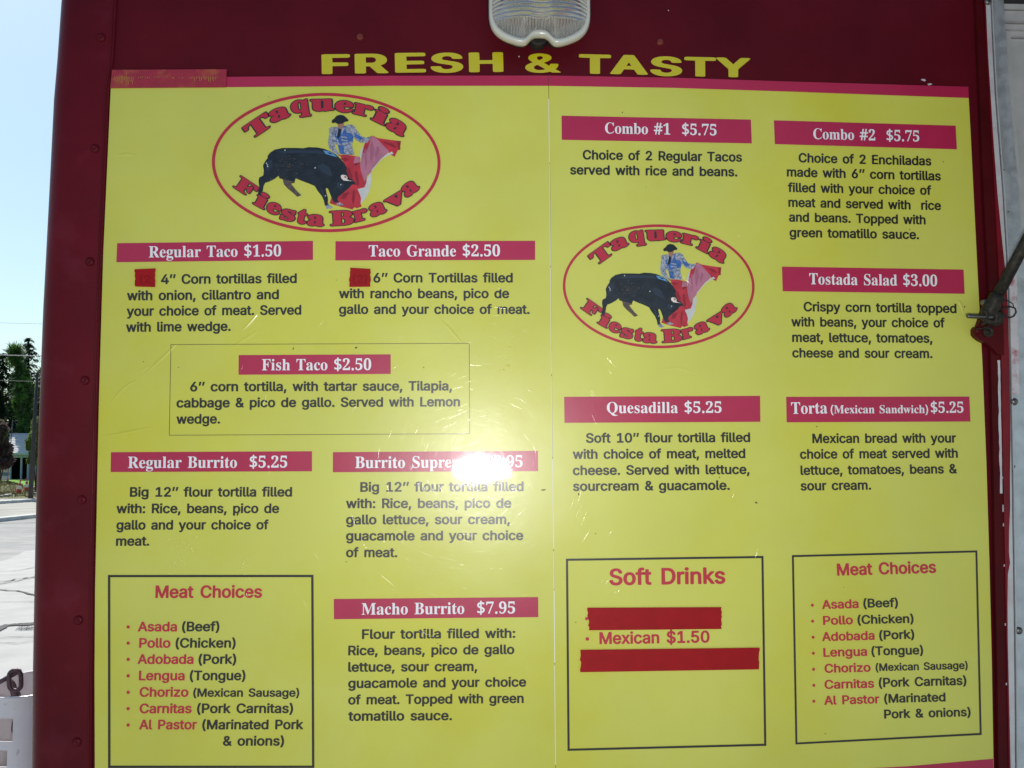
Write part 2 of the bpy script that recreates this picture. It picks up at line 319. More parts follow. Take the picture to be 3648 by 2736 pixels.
# ------------------------------------------------------------------ lettering (flat print): for each character its advance, then outline coordinates in thousandths of an em
FONTS = {
 'sans': {
  '$': [447,[182,-86,202,-93,250,-93,264,-86,270,-78,270,-30,274,-25,338,-5,384,26,402,45,418,70,429,98,433,122,434,154,430,178,420,202,402,228,379,250,355,266,322,281,274,297,270,306,270,426,274,429,299,410,308,394,314,369,325,362,338,359,402,359,418,364,427,378,417,426,394,465,362,495,322,517,274,532,270,538,270,586,266,594,250,602,194,601,180,594,176,586,176,538,172,530,114,509,90,495,66,474,39,434,26,386,27,354,32,330,43,306,58,285,80,266,104,250,170,222,176,218,176,90,175,82,170,79,154,90,136,114,127,146,114,154,98,156,34,155,18,148,12,138,21,90,42,50,74,16,114,-7,170,-24,176,-30,176,-78],[274,78,270,82,270,186,274,191,290,184,309,170,318,154,319,138,314,114,306,101,290,86],[162,336,146,354,141,378,147,402,159,418,170,426,176,418,176,338,170,331]],
  '&': [448,[136,-19,182,-25,230,-23,278,-12,326,9,343,-11,358,-19,446,-18,459,-11,463,-3,463,5,457,13,398,85,417,125,427,157,433,205,430,233,422,240,406,243,350,243,334,240,324,229,318,183,253,261,300,301,328,333,346,373,349,413,340,453,318,486,286,511,238,529,198,532,166,530,134,521,110,509,86,490,69,469,57,445,51,421,50,381,58,349,74,317,102,277,54,237,22,194,14,173,9,149,11,101,26,61,54,25,94,-3],[174,67,158,73,141,85,130,101,123,125,125,149,133,165,166,199,256,93,255,85,222,70,198,66],[182,349,165,381,165,413,173,429,182,437,198,442,214,440,222,436,233,421,236,405,234,389,225,373,206,355,190,343]],
  '(': [273,[156,-108,173,-115,237,-115,253,-110,261,-100,261,-92,223,-4,198,68,183,132,178,188,181,268,197,356,223,444,262,540,253,553,237,558,173,558,154,548,125,493,101,428,81,356,68,284,63,188,75,92,90,36,108,-12,133,-68]],
  ')': [273,[17,-108,33,-115,97,-115,113,-110,121,-102,152,-44,180,28,198,92,207,148,210,204,208,260,199,324,185,388,162,460,133,524,119,548,108,556,97,558,33,558,17,551,11,540,47,452,72,372,90,284,96,212,93,156,81,90,54,4,12,-92,12,-100]],
  ',': [188,[17,-131,34,-138,90,-138,104,-131,110,-123,163,69,162,77,154,86,138,90,66,90,50,85,43,77,12,-115,12,-123]],
  '.': [188,[62,-16,86,-23,118,-20,142,-9,157,8,166,32,165,56,158,74,142,91,118,103,86,105,62,98,37,80,25,56,26,24,40,0]],
  '0': [453,[172,-19,212,-25,260,-23,305,-11,340,9,369,37,396,77,415,125,425,173,431,237,429,309,419,365,400,421,372,468,340,499,300,521,260,532,220,534,180,529,140,515,106,493,83,469,57,429,38,381,27,333,22,269,25,197,34,141,50,93,71,53,99,21,132,-3],[220,69,204,73,184,85,170,101,157,125,146,157,140,189,135,269,143,341,164,397,174,413,191,429,206,437,228,440,252,435,268,425,285,405,298,381,314,317,318,237,309,165,300,133,288,109,276,92,259,77,244,71]],
  '1': [453,[56,-12,64,-17,80,-19,392,-19,408,-14,416,-4,417,52,416,60,409,68,392,74,302,76,302,508,300,516,288,525,200,528,184,525,63,436,60,428,60,356,64,347,78,340,88,339,104,345,184,402,186,76,72,73,58,68,52,60,50,52,51,-4]],
  '2': [453,[44,-12,52,-17,68,-19,388,-19,404,-16,415,-4,415,60,404,72,388,76,203,76,207,84,306,188,354,244,382,284,400,324,405,348,407,380,404,404,396,431,385,452,367,476,348,494,324,510,292,524,252,533,212,534,172,528,140,517,108,499,82,476,59,444,44,404,40,364,44,352,60,343,132,343,144,348,152,356,156,388,166,412,188,432,212,440,244,438,268,428,288,404,294,372,291,348,286,332,260,292,39,52,38,-4]],
  '4': [453,[262,-12,284,-19,348,-19,363,-12,368,-4,369,4,369,84,428,90,438,100,439,108,439,164,436,172,420,181,380,182,372,183,369,188,369,316,367,324,356,334,276,336,265,332,257,324,256,188,252,183,164,182,156,182,150,188,334,500,337,508,335,516,326,524,316,527,244,528,232,524,223,516,19,172,14,156,15,100,28,89,252,86,255,84,256,4,256,-4]],
  '5': [453,[164,-19,200,-25,240,-25,280,-18,312,-6,344,13,368,34,389,61,405,93,416,149,413,205,396,253,368,294,328,327,280,346,232,353,168,344,165,349,176,431,368,433,384,438,391,445,392,453,392,509,390,517,379,525,368,528,96,528,83,525,73,517,42,261,43,245,53,237,64,234,128,227,140,229,165,245,192,255,216,258,240,255,262,245,279,229,294,205,300,181,300,141,289,109,264,82,232,69,200,72,173,85,159,101,148,133,144,141,136,147,120,149,56,149,38,141,34,125,40,93,49,69,64,45,87,21,108,5,136,-9]],
  '6': [453,[171,-19,212,-25,244,-25,284,-18,316,-6,347,13,372,37,394,69,407,101,414,141,413,189,402,229,380,269,356,293,316,317,276,330,235,333,235,341,346,501,348,509,345,517,332,526,252,528,240,525,229,517,93,317,66,269,47,221,39,181,38,141,46,101,59,69,81,37,106,13,140,-7],[212,69,188,79,164,106,153,133,152,173,161,205,180,229,204,243,236,246,261,237,286,213,299,181,300,141,290,109,268,81,244,69]],
  ':': [188,[62,-16,86,-23,118,-20,142,-9,157,8,166,32,165,56,158,74,142,91,118,103,86,105,62,98,37,80,25,56,26,24,40,0],[71,256,94,252,120,256,142,267,160,288,167,312,164,336,150,359,134,371,110,380,78,379,51,368,30,344,24,320,30,290,46,270]],
  'A': [480,[-4,-12,4,-17,20,-19,84,-19,105,-12,110,-4,152,116,156,122,164,123,324,121,370,-4,375,-12,396,-19,468,-19,483,-12,488,-4,485,12,303,508,292,524,276,528,196,527,186,524,177,516,-9,4,-9,-4],[196,218,189,220,236,361,244,350,289,220]],
  'B': [456,[40,-12,48,-17,64,-19,248,-19,304,-14,344,-4,376,11,407,36,424,59,435,84,443,116,444,148,439,180,430,204,415,228,392,251,368,268,396,292,416,324,424,364,421,404,411,436,398,460,376,484,355,500,312,519,256,527,56,527,45,524,36,516,34,4],[152,76,152,211,248,212,272,209,301,196,321,172,329,148,328,124,320,104,304,88,288,81,264,77],[152,306,152,430,160,433,256,432,280,425,297,412,308,388,308,356,298,332,281,316,248,305]],
  'C': [510,[205,-19,252,-25,300,-24,348,-14,392,5,428,31,460,65,481,101,497,149,498,165,484,177,412,179,396,177,383,165,372,133,348,101,332,90,308,78,268,72,228,78,197,93,171,117,148,154,136,189,130,229,130,269,136,317,146,349,163,381,184,405,206,421,228,431,252,436,300,433,329,421,350,405,369,381,384,341,396,331,476,329,488,333,497,341,499,349,496,365,482,405,464,437,446,461,420,485,396,501,363,517,324,529,268,535,220,531,180,520,132,497,96,469,62,429,37,381,22,333,15,277,16,213,27,157,45,109,76,61,108,28,156,-2]],
  'D': [502,[40,-12,56,-19,216,-19,256,-17,296,-11,336,1,376,22,408,46,441,84,466,132,480,180,488,252,483,316,472,364,450,412,421,452,384,483,336,509,304,519,264,526,56,527,45,524,36,516,34,4],[152,76,151,428,160,433,232,432,264,428,288,421,317,404,336,385,354,356,365,324,372,284,373,244,369,204,358,164,346,140,328,116,309,100,288,89,240,77]],
  'E': [419,[40,-12,48,-17,64,-19,376,-19,392,-14,400,-5,401,60,396,68,384,75,152,76,151,84,152,207,160,210,360,210,378,220,381,236,380,292,368,302,152,307,151,428,160,433,384,435,396,444,398,452,398,508,396,516,388,524,368,528,64,528,48,526,36,516,34,4]],
  'F': [410,[40,-12,56,-19,128,-19,144,-13,150,-4,152,199,160,202,344,202,360,205,369,212,372,220,372,276,371,284,360,294,344,297,160,297,151,300,151,428,160,433,368,433,384,436,393,444,395,452,395,508,393,516,384,524,368,528,64,528,48,526,36,516,34,4]],
  'H': [517,[40,-12,56,-19,128,-19,144,-13,150,-4,152,213,363,212,366,204,367,-4,376,-15,392,-19,456,-19,477,-12,482,-4,483,4,483,508,481,516,472,524,456,528,392,528,377,524,368,516,366,316,360,308,152,308,149,516,136,526,120,528,56,527,45,524,36,516,34,4]],
  'L': [393,[40,-12,48,-17,64,-19,360,-19,376,-15,387,-4,387,60,382,68,368,75,152,76,151,508,144,521,128,528,56,527,40,520,34,508,34,4]],
  'M': [628,[40,-12,56,-19,128,-18,142,-12,147,-4,148,252,152,269,266,-12,288,-19,344,-19,362,-12,472,263,478,244,479,-4,488,-15,504,-19,568,-19,588,-12,593,-4,594,4,592,516,576,527,560,528,472,527,461,524,452,516,320,172,312,165,176,516,167,524,152,528,56,527,40,520,34,508,34,4]],
  'P': [445,[40,-12,56,-19,128,-19,144,-13,150,-4,152,165,264,168,320,180,352,195,376,211,393,228,410,252,425,284,433,324,434,364,429,396,418,428,400,458,376,483,352,500,304,520,248,527,56,527,45,524,36,516,34,4],[152,265,152,430,160,433,248,432,272,427,297,412,312,388,318,348,312,309,298,284,280,271,256,263,160,261]],
  'R': [449,[40,-12,56,-19,128,-19,144,-13,150,-4,151,172,160,179,224,179,232,173,327,-4,336,-14,352,-19,432,-19,448,-12,453,-4,449,12,349,196,352,204,392,234,412,260,429,300,435,340,432,388,417,436,395,468,360,497,312,518,256,527,56,527,45,524,36,516,34,4],[152,275,152,430,160,433,256,432,280,425,299,412,314,388,319,348,313,316,298,292,280,281,256,275]],
  'S': [447,[157,-21,210,-28,258,-26,298,-19,338,-5,370,14,394,35,417,67,429,99,434,139,429,179,415,211,387,243,354,266,322,281,178,326,154,343,142,363,144,395,161,419,186,434,218,439,250,437,282,425,303,403,313,371,330,360,402,359,417,363,425,371,426,387,420,419,409,443,393,467,370,489,346,505,290,527,242,534,202,533,162,527,122,513,85,491,60,467,44,443,31,411,26,371,32,331,47,299,68,275,98,253,138,234,285,187,308,171,317,155,318,123,311,107,298,92,266,74,226,68,186,73,154,89,139,107,126,147,114,154,34,155,17,147,13,131,18,99,31,67,47,43,71,19,94,3,122,-10]],
  'T': [449,[172,-12,188,-19,260,-19,276,-13,282,-4,283,428,292,433,420,433,431,436,441,444,443,452,443,508,441,516,432,524,412,528,36,528,20,526,8,516,6,452,8,444,17,436,36,433,156,433,167,428,167,4,167,-4]],
  'a': [389,[107,-21,146,-27,186,-26,218,-19,250,-4,258,-13,274,-19,338,-19,354,-14,362,-5,363,251,359,291,348,323,330,351,306,372,274,389,234,400,194,403,154,400,114,390,82,375,56,355,34,331,17,299,15,291,17,283,26,276,98,255,117,259,134,283,151,299,178,310,202,312,226,306,241,291,248,275,249,251,242,248,146,234,90,221,66,211,43,195,16,163,8,139,4,107,8,75,16,51,31,27,50,8,74,-8],[154,66,131,75,120,91,119,115,128,131,146,142,170,148,242,158,249,155,246,115,239,99,226,84,210,73,194,67]],
  'b': [424,[178,-20,233,-27,282,-20,329,1,368,36,393,76,411,132,416,204,408,260,394,300,369,340,337,370,306,388,265,400,217,403,177,396,145,382,140,388,138,516,121,527,49,527,33,520,27,508,27,-4,41,-17,57,-19,121,-18,132,-12,137,-6,145,-4],[209,67,193,71,177,81,156,108,142,148,139,204,148,252,165,284,177,296,193,306,225,311,241,308,259,300,275,284,286,268,299,228,301,172,291,124,273,90,249,71,233,67]],
  'c': [396,[151,-20,190,-27,230,-26,270,-18,302,-6,334,15,358,39,377,68,389,100,388,108,374,119,302,136,288,132,280,124,265,92,247,76,222,67,198,66,182,69,166,77,150,93,136,116,124,164,125,220,140,268,151,284,168,300,198,310,222,310,238,305,258,292,270,276,281,252,295,244,310,244,366,258,384,268,388,276,380,300,368,324,349,348,310,378,262,397,222,403,182,402,149,396,109,380,78,358,53,332,33,300,17,260,10,220,9,172,15,124,30,82,53,44,78,18,110,-4]],
  'd': [424,[143,-20,182,-27,222,-25,254,-18,286,-2,294,-13,310,-19,374,-19,390,-13,397,-4,398,508,396,516,382,526,310,528,295,524,287,516,285,388,278,382,246,397,206,403,166,401,126,391,94,374,70,355,46,327,27,292,13,244,8,188,13,132,24,92,45,52,72,20,104,-4],[190,67,174,72,158,84,136,116,124,164,123,212,135,260,156,292,182,308,214,310,230,307,246,298,270,268,284,220,284,164,273,116,254,87,238,74,222,68]],
  'e': [404,[153,-20,190,-26,230,-27,270,-20,302,-9,334,9,356,28,375,52,389,84,391,92,388,100,376,108,302,124,284,116,271,92,254,76,230,67,198,66,174,73,158,83,142,100,133,116,126,140,126,149,374,150,389,156,396,164,397,212,392,252,383,284,366,320,344,348,318,370,286,388,254,398,214,403,174,401,134,392,102,376,70,351,47,324,29,292,15,252,9,204,10,156,17,116,33,76,54,42,86,12,118,-8],[134,240,126,244,129,252,141,276,154,292,181,308,206,311,230,307,254,292,270,269,279,244,270,240]],
  'f': [254,[61,-12,74,-18,146,-19,162,-12,167,-4,168,300,170,308,226,308,242,311,250,318,254,332,254,380,251,388,234,398,170,400,168,404,168,428,173,444,180,452,194,455,234,450,251,460,268,524,264,532,250,539,210,548,170,548,138,541,106,527,82,507,63,476,55,444,55,404,50,399,42,398,-6,396,-17,388,-19,380,-19,324,-15,316,2,308,50,308,55,300,55,4,55,-4]],
  'g': [425,[142,-163,182,-169,222,-169,262,-164,298,-155,326,-141,352,-123,373,-99,386,-75,396,-43,398,-11,398,373,394,389,382,397,310,398,294,392,286,380,254,395,222,402,182,403,142,396,106,381,73,357,46,327,28,293,17,261,11,229,10,157,16,125,26,93,56,45,94,13,118,1,150,-9,182,-14,222,-13,254,-5,278,6,282,5,285,-3,283,-27,274,-51,256,-67,230,-76,198,-78,166,-71,146,-59,119,-27,102,-22,86,-25,29,-59,25,-67,26,-75,40,-99,62,-122,99,-147],[174,84,150,101,132,133,123,181,126,229,139,269,158,294,182,308,198,311,222,309,238,303,254,291,265,277,277,253,286,205,282,149,270,117,260,101,246,89,230,82,214,79,190,79]],
  'h': [410,[32,-12,49,-19,113,-19,129,-15,139,-4,142,252,151,276,163,292,185,306,209,310,227,308,244,300,259,284,268,260,271,-4,281,-15,297,-19,361,-19,377,-13,383,-4,383,252,378,292,367,324,352,348,329,372,305,387,273,398,241,403,201,402,176,396,145,383,140,388,140,508,137,517,121,527,49,527,33,520,27,508,27,4]],
  'i': [167,[33,-12,53,-19,117,-19,133,-12,139,-4,140,380,133,391,117,398,45,398,29,388,27,380,27,4,27,-4],[58,428,85,424,109,428,126,436,142,452,150,468,152,492,141,516,125,531,101,541,69,541,45,533,26,516,16,492,17,468,32,444]],
  'k': [381,[32,-12,41,-17,57,-19,121,-18,134,-12,139,-4,140,4,140,132,153,142,267,-4,281,-16,297,-19,377,-19,392,-12,398,-4,398,4,393,12,234,212,236,220,384,372,386,380,383,388,372,396,361,398,272,396,145,269,140,276,140,508,137,517,121,527,49,527,33,520,27,508,27,4]],
  'l': [189,[91,-14,129,-21,169,-19,193,-14,203,-6,207,2,195,58,190,66,177,73,145,72,141,82,139,514,133,522,121,527,49,527,33,521,27,506,27,74,33,42,46,18,65,-1]],
  'm': [610,[32,-12,49,-19,113,-19,129,-15,139,-4,142,260,151,284,166,300,185,309,201,311,217,309,232,300,243,284,248,268,249,-4,257,-14,273,-19,337,-19,355,-12,361,-4,361,4,362,260,370,284,383,300,401,309,417,311,433,310,453,300,465,284,469,268,470,-4,481,-15,497,-19,561,-19,577,-12,582,-4,583,4,582,268,576,308,557,348,537,371,513,387,481,400,449,405,409,403,377,395,346,380,321,359,299,380,281,392,257,401,233,405,185,401,137,384,129,394,113,398,49,398,33,391,27,380,27,372,27,4]],
  'n': [410,[32,-12,49,-19,113,-19,129,-15,139,-4,142,252,151,276,163,292,185,306,209,310,227,308,244,300,259,284,268,260,271,-4,281,-15,297,-19,361,-19,377,-12,383,-4,383,4,381,276,373,308,362,332,345,356,328,372,289,393,241,403,193,400,145,382,137,383,129,393,113,398,49,398,30,388,27,380,27,4]],
  'o': [415,[151,-20,190,-27,238,-25,270,-18,305,-4,334,15,362,44,382,76,398,116,406,164,406,212,398,260,383,300,362,332,334,361,302,382,262,397,222,403,182,402,149,396,109,380,78,358,53,332,33,300,17,260,10,220,9,172,15,124,30,82,53,44,78,18,110,-4],[190,67,174,73,158,84,136,116,124,164,124,212,133,252,151,284,166,299,182,307,214,311,230,308,248,300,265,284,275,268,291,220,292,164,279,116,257,84,230,68]],
  'p': [424,[32,-155,49,-161,113,-162,129,-158,137,-151,140,-139,140,-11,145,-4,177,-20,209,-26,249,-26,287,-19,321,-4,346,13,369,37,390,69,406,109,415,157,416,205,410,253,397,293,377,329,352,357,319,381,281,397,233,403,185,399,145,381,137,384,129,394,113,398,49,398,31,389,27,373,27,-139],[201,68,172,85,151,117,140,165,141,221,152,261,173,293,201,308,233,310,249,305,265,295,280,277,289,261,301,213,300,157,285,109,265,82,249,71,233,67]],
  'r': [259,[32,-12,49,-19,113,-19,129,-15,139,-4,140,236,143,260,155,284,177,300,201,306,249,304,265,312,269,324,269,388,257,400,233,403,193,402,169,397,137,385,121,397,49,398,30,388,27,380,27,4]],
  's': [365,[122,-20,160,-26,200,-27,240,-21,272,-10,304,7,327,28,344,52,353,76,357,108,353,140,342,164,322,188,296,206,264,220,160,247,144,256,136,268,135,284,145,300,160,309,184,313,216,308,233,292,245,268,264,259,328,271,344,278,349,284,348,300,338,324,322,348,288,378,248,396,216,402,176,403,144,400,112,391,80,375,56,356,36,332,26,308,21,276,24,244,34,220,56,193,80,175,103,164,216,134,232,126,240,115,242,100,232,80,209,68,184,64,160,67,140,76,126,92,116,116,104,124,88,125,32,113,16,106,10,92,14,76,23,52,40,28,56,12,80,-4]],
  't': [227,[118,-16,154,-23,202,-21,226,-14,235,-8,239,0,224,64,202,73,162,70,154,80,152,96,152,304,162,308,210,309,226,318,230,328,229,384,223,392,210,398,152,400,152,472,149,480,138,488,58,490,42,481,39,472,37,400,-6,396,-19,384,-20,328,-18,320,-6,310,34,308,39,304,39,96,44,56,54,32,74,8,90,-4]],
  'u': [410,[130,-17,161,-23,201,-23,233,-17,273,-2,281,-14,297,-19,361,-19,380,-9,383,-1,383,375,383,383,377,392,361,398,297,398,281,394,270,383,267,127,259,103,247,87,225,73,201,69,177,73,161,84,147,103,142,119,139,383,129,395,113,398,49,398,33,391,27,383,27,135,33,85,43,55,65,23,94,-1]],
  'v': [389,[142,-12,157,-19,229,-19,245,-13,252,-4,396,372,397,380,389,393,373,398,301,398,282,388,197,156,189,163,107,388,93,397,77,398,13,398,-6,388,-9,380,-7,372]],
  'w': [567,[118,-12,139,-19,203,-19,219,-12,224,-4,283,200,347,-10,355,-16,371,-19,435,-19,450,-12,455,-4,569,372,571,380,568,388,555,397,539,398,475,398,457,388,403,197,395,189,340,388,323,398,240,396,229,388,226,380,171,180,110,388,91,398,19,398,3,391,-3,380,-2,372,112,-4]],
  'x': [379,[1,-12,17,-19,89,-19,105,-16,118,-4,185,98,193,100,261,-4,273,-16,289,-19,361,-19,378,-12,383,-4,383,4,379,12,256,188,256,196,376,372,378,380,375,388,364,396,353,398,281,398,265,394,193,287,185,292,123,388,113,396,25,398,6,388,3,380,5,372,125,196,0,12,-5,-4]],
  'y': [389,[40,-157,93,-164,141,-156,181,-134,210,-101,230,-61,395,371,397,379,389,393,373,398,301,398,291,395,281,387,197,156,189,163,108,387,93,397,77,398,13,398,3,395,-6,387,-9,379,-6,371,134,3,134,-5,120,-45,111,-61,101,-69,53,-68,38,-77,22,-141,26,-149]],
  'z': [380,[22,-12,30,-17,46,-19,342,-19,359,-12,364,-4,364,60,359,68,350,73,171,76,174,84,357,324,359,380,350,393,334,398,46,398,36,396,25,388,22,380,22,324,24,316,32,308,46,304,198,304,209,300,17,52,16,4]],
  ' ': [290],
  '’': [177,[35,306,48,301,104,301,115,306,120,314,173,506,172,514,165,522,152,527,80,527,67,522,61,514,30,322,30,314]],
 },
 'serif': {
  '$': [384,[169,-35,174,-40,206,-40,214,-36,214,29,222,36,278,50,310,69,326,84,337,101,347,141,343,181,336,197,324,213,291,237,214,269,215,397,254,394,310,377,318,387,330,421,327,429,270,446,215,453,214,509,206,511,171,509,169,461,166,451,110,439,86,427,68,413,48,381,41,349,42,325,47,301,68,269,110,241,166,220,169,213,169,93,166,86,126,90,86,98,46,111,41,101,41,61,46,52,78,42,166,32,169,29],[222,90,214,93,214,101,214,197,222,203,254,192,272,181,284,165,288,141,284,125,270,107,246,95],[158,284,126,298,112,309,103,325,101,349,104,365,118,382,134,391,166,398,169,389,169,285,166,282]],
  '0': [375,[143,-3,179,-7,219,-5,251,4,281,21,304,45,324,77,336,109,347,157,353,221,352,277,344,341,330,389,309,429,283,457,251,476,219,485,187,487,147,483,115,472,91,457,67,432,51,405,38,373,28,325,22,261,23,205,30,141,43,95,58,61,83,30,107,12],[171,42,151,61,136,109,129,189,129,285,134,357,145,405,153,421,163,433,187,441,203,439,218,429,228,413,236,389,246,309,247,189,239,109,227,64,219,52,203,41,187,38]],
  '1': [375,[64,4,72,-1,336,-1,343,4,344,28,340,36,272,39,264,44,257,60,255,476,248,483,176,482,96,424,29,396,29,380,40,357,56,347,72,345,88,350,104,361,144,403,149,404,152,412,151,60,143,44,128,37,64,36]],
  '2': [375,[23,4,28,-1,36,-1,332,-1,340,0,342,4,345,132,344,140,340,142,305,140,290,100,276,84,260,77,91,76,252,232,289,276,315,316,327,356,328,380,325,404,308,439,276,466,244,479,212,485,172,487,132,484,100,477,68,463,44,444,33,428,26,404,28,372,43,348,68,335,100,329,108,328,112,332,117,380,125,412,140,433,164,443,188,443,202,436,212,427,222,404,225,364,222,332,214,300,185,244,140,189,23,68]],
  '3': [375,[105,-3,151,-8,191,-7,231,0,263,10,287,23,311,42,330,69,340,93,344,117,345,149,341,173,330,197,316,213,295,231,241,253,242,261,271,277,295,297,317,325,328,365,325,405,315,429,295,452,271,468,239,480,207,485,167,487,127,484,95,478,71,468,50,453,35,437,27,421,24,389,35,365,55,350,87,342,112,341,117,389,124,413,135,431,151,441,175,444,199,436,212,421,221,397,224,373,222,341,215,317,207,301,191,284,167,273,95,269,94,229,103,226,159,225,183,219,207,207,223,191,236,165,240,141,236,101,223,70,207,54,183,44,151,42,127,46,111,54,93,69,81,93,75,125,71,127,55,124,39,116,31,109,21,93,19,61,25,45,37,29,63,11]],
  '5': [375,[108,-3,143,-7,183,-7,215,-2,247,7,275,21,297,37,317,61,330,85,340,133,338,181,324,221,303,248,271,270,223,287,167,292,103,285,96,293,105,397,111,404,255,404,263,401,271,390,279,361,282,357,319,356,317,469,316,477,311,481,71,481,61,477,40,253,42,245,71,234,111,244,135,246,167,244,191,237,207,227,219,213,231,189,235,165,234,117,225,85,207,59,183,46,143,42,127,45,111,54,91,77,79,121,55,118,33,101,27,85,26,69,30,53,39,36,64,13]],
  '6': [375,[155,-3,186,-7,218,-7,250,-1,282,12,305,29,322,49,338,77,346,101,353,149,348,197,333,237,306,267,274,285,234,294,186,293,162,288,130,274,127,277,133,333,145,381,162,415,186,438,202,444,218,445,238,437,252,413,259,365,266,359,306,366,330,382,339,397,341,413,339,429,332,445,307,469,274,482,234,487,186,484,154,475,122,458,98,437,74,405,54,365,41,325,32,269,30,205,35,149,47,101,66,61,90,32,122,9],[178,44,154,69,138,107,129,157,127,221,138,232,162,245,186,252,202,251,226,240,244,213,253,173,251,109,242,72,226,49,202,39]],
  '7': [375,[111,4,122,-1,162,-1,171,4,353,444,354,477,346,481,42,481,32,476,29,348,30,340,34,337,66,337,70,340,80,388,98,403,285,404,284,396]],
  '9': [375,[106,-3,148,-8,188,-5,220,3,254,21,282,45,305,77,324,116,336,157,344,213,346,277,341,333,331,373,312,413,287,445,260,466,220,482,188,487,156,486,124,479,99,469,76,453,53,429,39,405,28,373,23,325,28,277,45,237,76,207,116,189,164,184,204,193,226,205,244,221,248,213,241,149,232,109,212,67,188,45,156,37,132,40,116,47,101,61,76,107,60,103,49,93,41,69,43,53,52,34,76,10],[172,235,148,246,131,269,123,309,123,357,131,397,144,421,164,437,188,440,204,434,218,421,235,389,246,341,249,277,236,257,220,243,196,235]],
  'B': [443,[15,4,19,-1,27,-1,235,-1,283,2,315,8,347,20,371,34,391,52,407,76,417,108,419,132,411,172,396,196,371,217,347,230,305,244,311,252,339,263,363,278,379,294,391,316,397,348,395,372,386,396,371,415,355,428,323,443,259,455,19,456,15,452,14,444,19,438,51,431,64,420,72,396,74,364,72,60,68,44,59,31,43,23,19,18,15,12],[203,27,190,36,183,60,183,220,187,230,235,227,270,212,289,188,299,148,297,92,291,68,283,52,267,36,251,29,227,25],[187,253,183,260,183,396,187,420,193,428,203,432,243,429,267,413,279,388,284,340,278,300,267,279,251,265,227,257]],
  'C': [468,[205,-7,238,-11,286,-10,342,3,372,17,406,41,430,65,448,89,430,106,397,73,366,51,329,33,294,25,246,28,222,36,193,57,180,73,163,105,153,137,147,185,146,273,152,321,163,361,174,385,198,417,214,429,230,436,270,442,302,437,334,422,366,396,393,361,417,313,422,308,430,307,437,313,435,465,420,465,406,443,390,436,374,438,310,460,270,466,222,464,182,455,142,438,102,410,72,377,48,337,32,289,25,233,30,177,46,121,75,73,110,37,150,12]],
  'F': [404,[14,4,18,0,26,-1,250,-1,257,4,257,12,250,19,210,24,194,34,188,44,183,76,183,220,186,223,218,220,234,215,251,204,264,188,272,172,283,124,290,117,298,118,303,124,303,340,298,347,290,348,282,340,269,292,250,266,226,253,186,249,183,252,183,396,186,419,194,427,202,429,242,430,290,425,322,414,338,403,352,388,365,364,376,324,378,320,386,319,395,324,394,453,386,456,18,456,13,452,13,444,18,437,50,429,63,420,70,404,74,372,72,60,68,44,58,31,42,23,18,18]],
  'G': [508,[212,-6,272,-11,336,-6,384,5,441,26,447,34,447,138,452,162,464,174,496,181,501,186,501,194,496,199,280,199,274,194,274,186,280,181,320,174,328,170,338,154,341,130,339,50,328,28,304,16,264,14,224,26,194,50,173,82,161,114,151,162,147,226,149,282,156,330,176,386,200,417,216,429,232,436,272,442,304,436,336,421,368,394,393,362,416,314,424,307,432,307,438,314,438,458,434,466,422,466,403,442,392,437,376,439,320,458,280,465,232,465,184,456,144,439,104,411,73,378,49,338,31,282,27,226,34,162,51,114,80,69,117,34,160,10]],
  'M': [634,[13,4,18,-1,26,-1,162,-1,170,4,170,13,162,19,138,22,122,29,111,44,108,60,109,364,114,366,266,7,274,-1,282,-1,291,4,450,385,454,372,452,60,449,44,442,33,426,24,402,19,395,12,395,4,402,-1,610,-1,617,4,617,12,610,19,586,23,576,28,569,36,564,52,561,372,564,404,571,420,586,431,610,437,618,444,618,452,610,456,450,456,322,157,314,152,186,454,178,456,18,456,14,452,14,444,18,438,58,428,67,420,73,404,74,76,71,52,64,36,50,26,18,18,13,12]],
  'Q': [525,[327,-112,376,-116,416,-114,480,-99,488,-96,495,-88,494,-80,488,-73,440,-79,416,-76,392,-67,368,-51,352,-33,336,-8,335,0,384,22,416,44,445,72,467,104,486,144,496,184,499,232,494,280,480,328,457,368,431,400,392,432,352,452,312,463,264,467,216,463,168,448,128,426,96,399,64,360,44,320,30,272,27,224,31,176,40,144,56,108,73,80,96,54,136,23,184,-1,216,-48,240,-72,288,-101],[240,16,216,27,199,40,181,64,165,96,154,136,148,176,148,280,153,320,163,360,176,390,188,408,208,427,232,438,272,442,302,432,325,416,344,392,360,360,371,320,377,280,377,176,372,136,363,96,349,64,336,45,312,25,296,18,264,13]],
  'R': [473,[14,4,19,-1,27,-1,235,-1,242,4,243,12,235,19,211,23,195,32,186,52,183,204,187,211,195,211,203,207,339,-1,475,-1,481,4,481,12,475,18,459,22,438,44,319,220,379,253,401,276,411,297,418,332,415,364,406,388,387,412,365,428,339,440,307,448,267,454,19,456,15,452,15,444,19,438,43,433,59,425,68,412,72,396,74,84,71,52,64,36,51,25,19,18,14,12],[187,235,183,244,183,388,186,412,195,425,211,430,243,428,259,424,285,404,299,372,302,324,294,284,280,260,259,245,227,236]],
  'S': [390,[42,-7,47,-12,55,-12,63,-7,71,7,79,11,167,-10,207,-11,239,-7,271,2,300,17,320,33,340,57,356,97,360,137,355,177,340,209,319,233,287,256,183,307,151,326,127,352,121,377,122,393,127,409,151,433,183,443,223,439,252,425,279,402,303,367,322,321,335,318,339,321,340,329,338,465,320,465,311,449,303,446,207,466,175,467,151,464,127,456,103,443,70,409,55,377,49,337,53,297,67,265,87,240,119,215,235,153,255,139,273,113,277,81,266,49,255,36,239,25,223,19,199,16,159,21,127,37,106,57,83,97,63,156,47,159,42,153]],
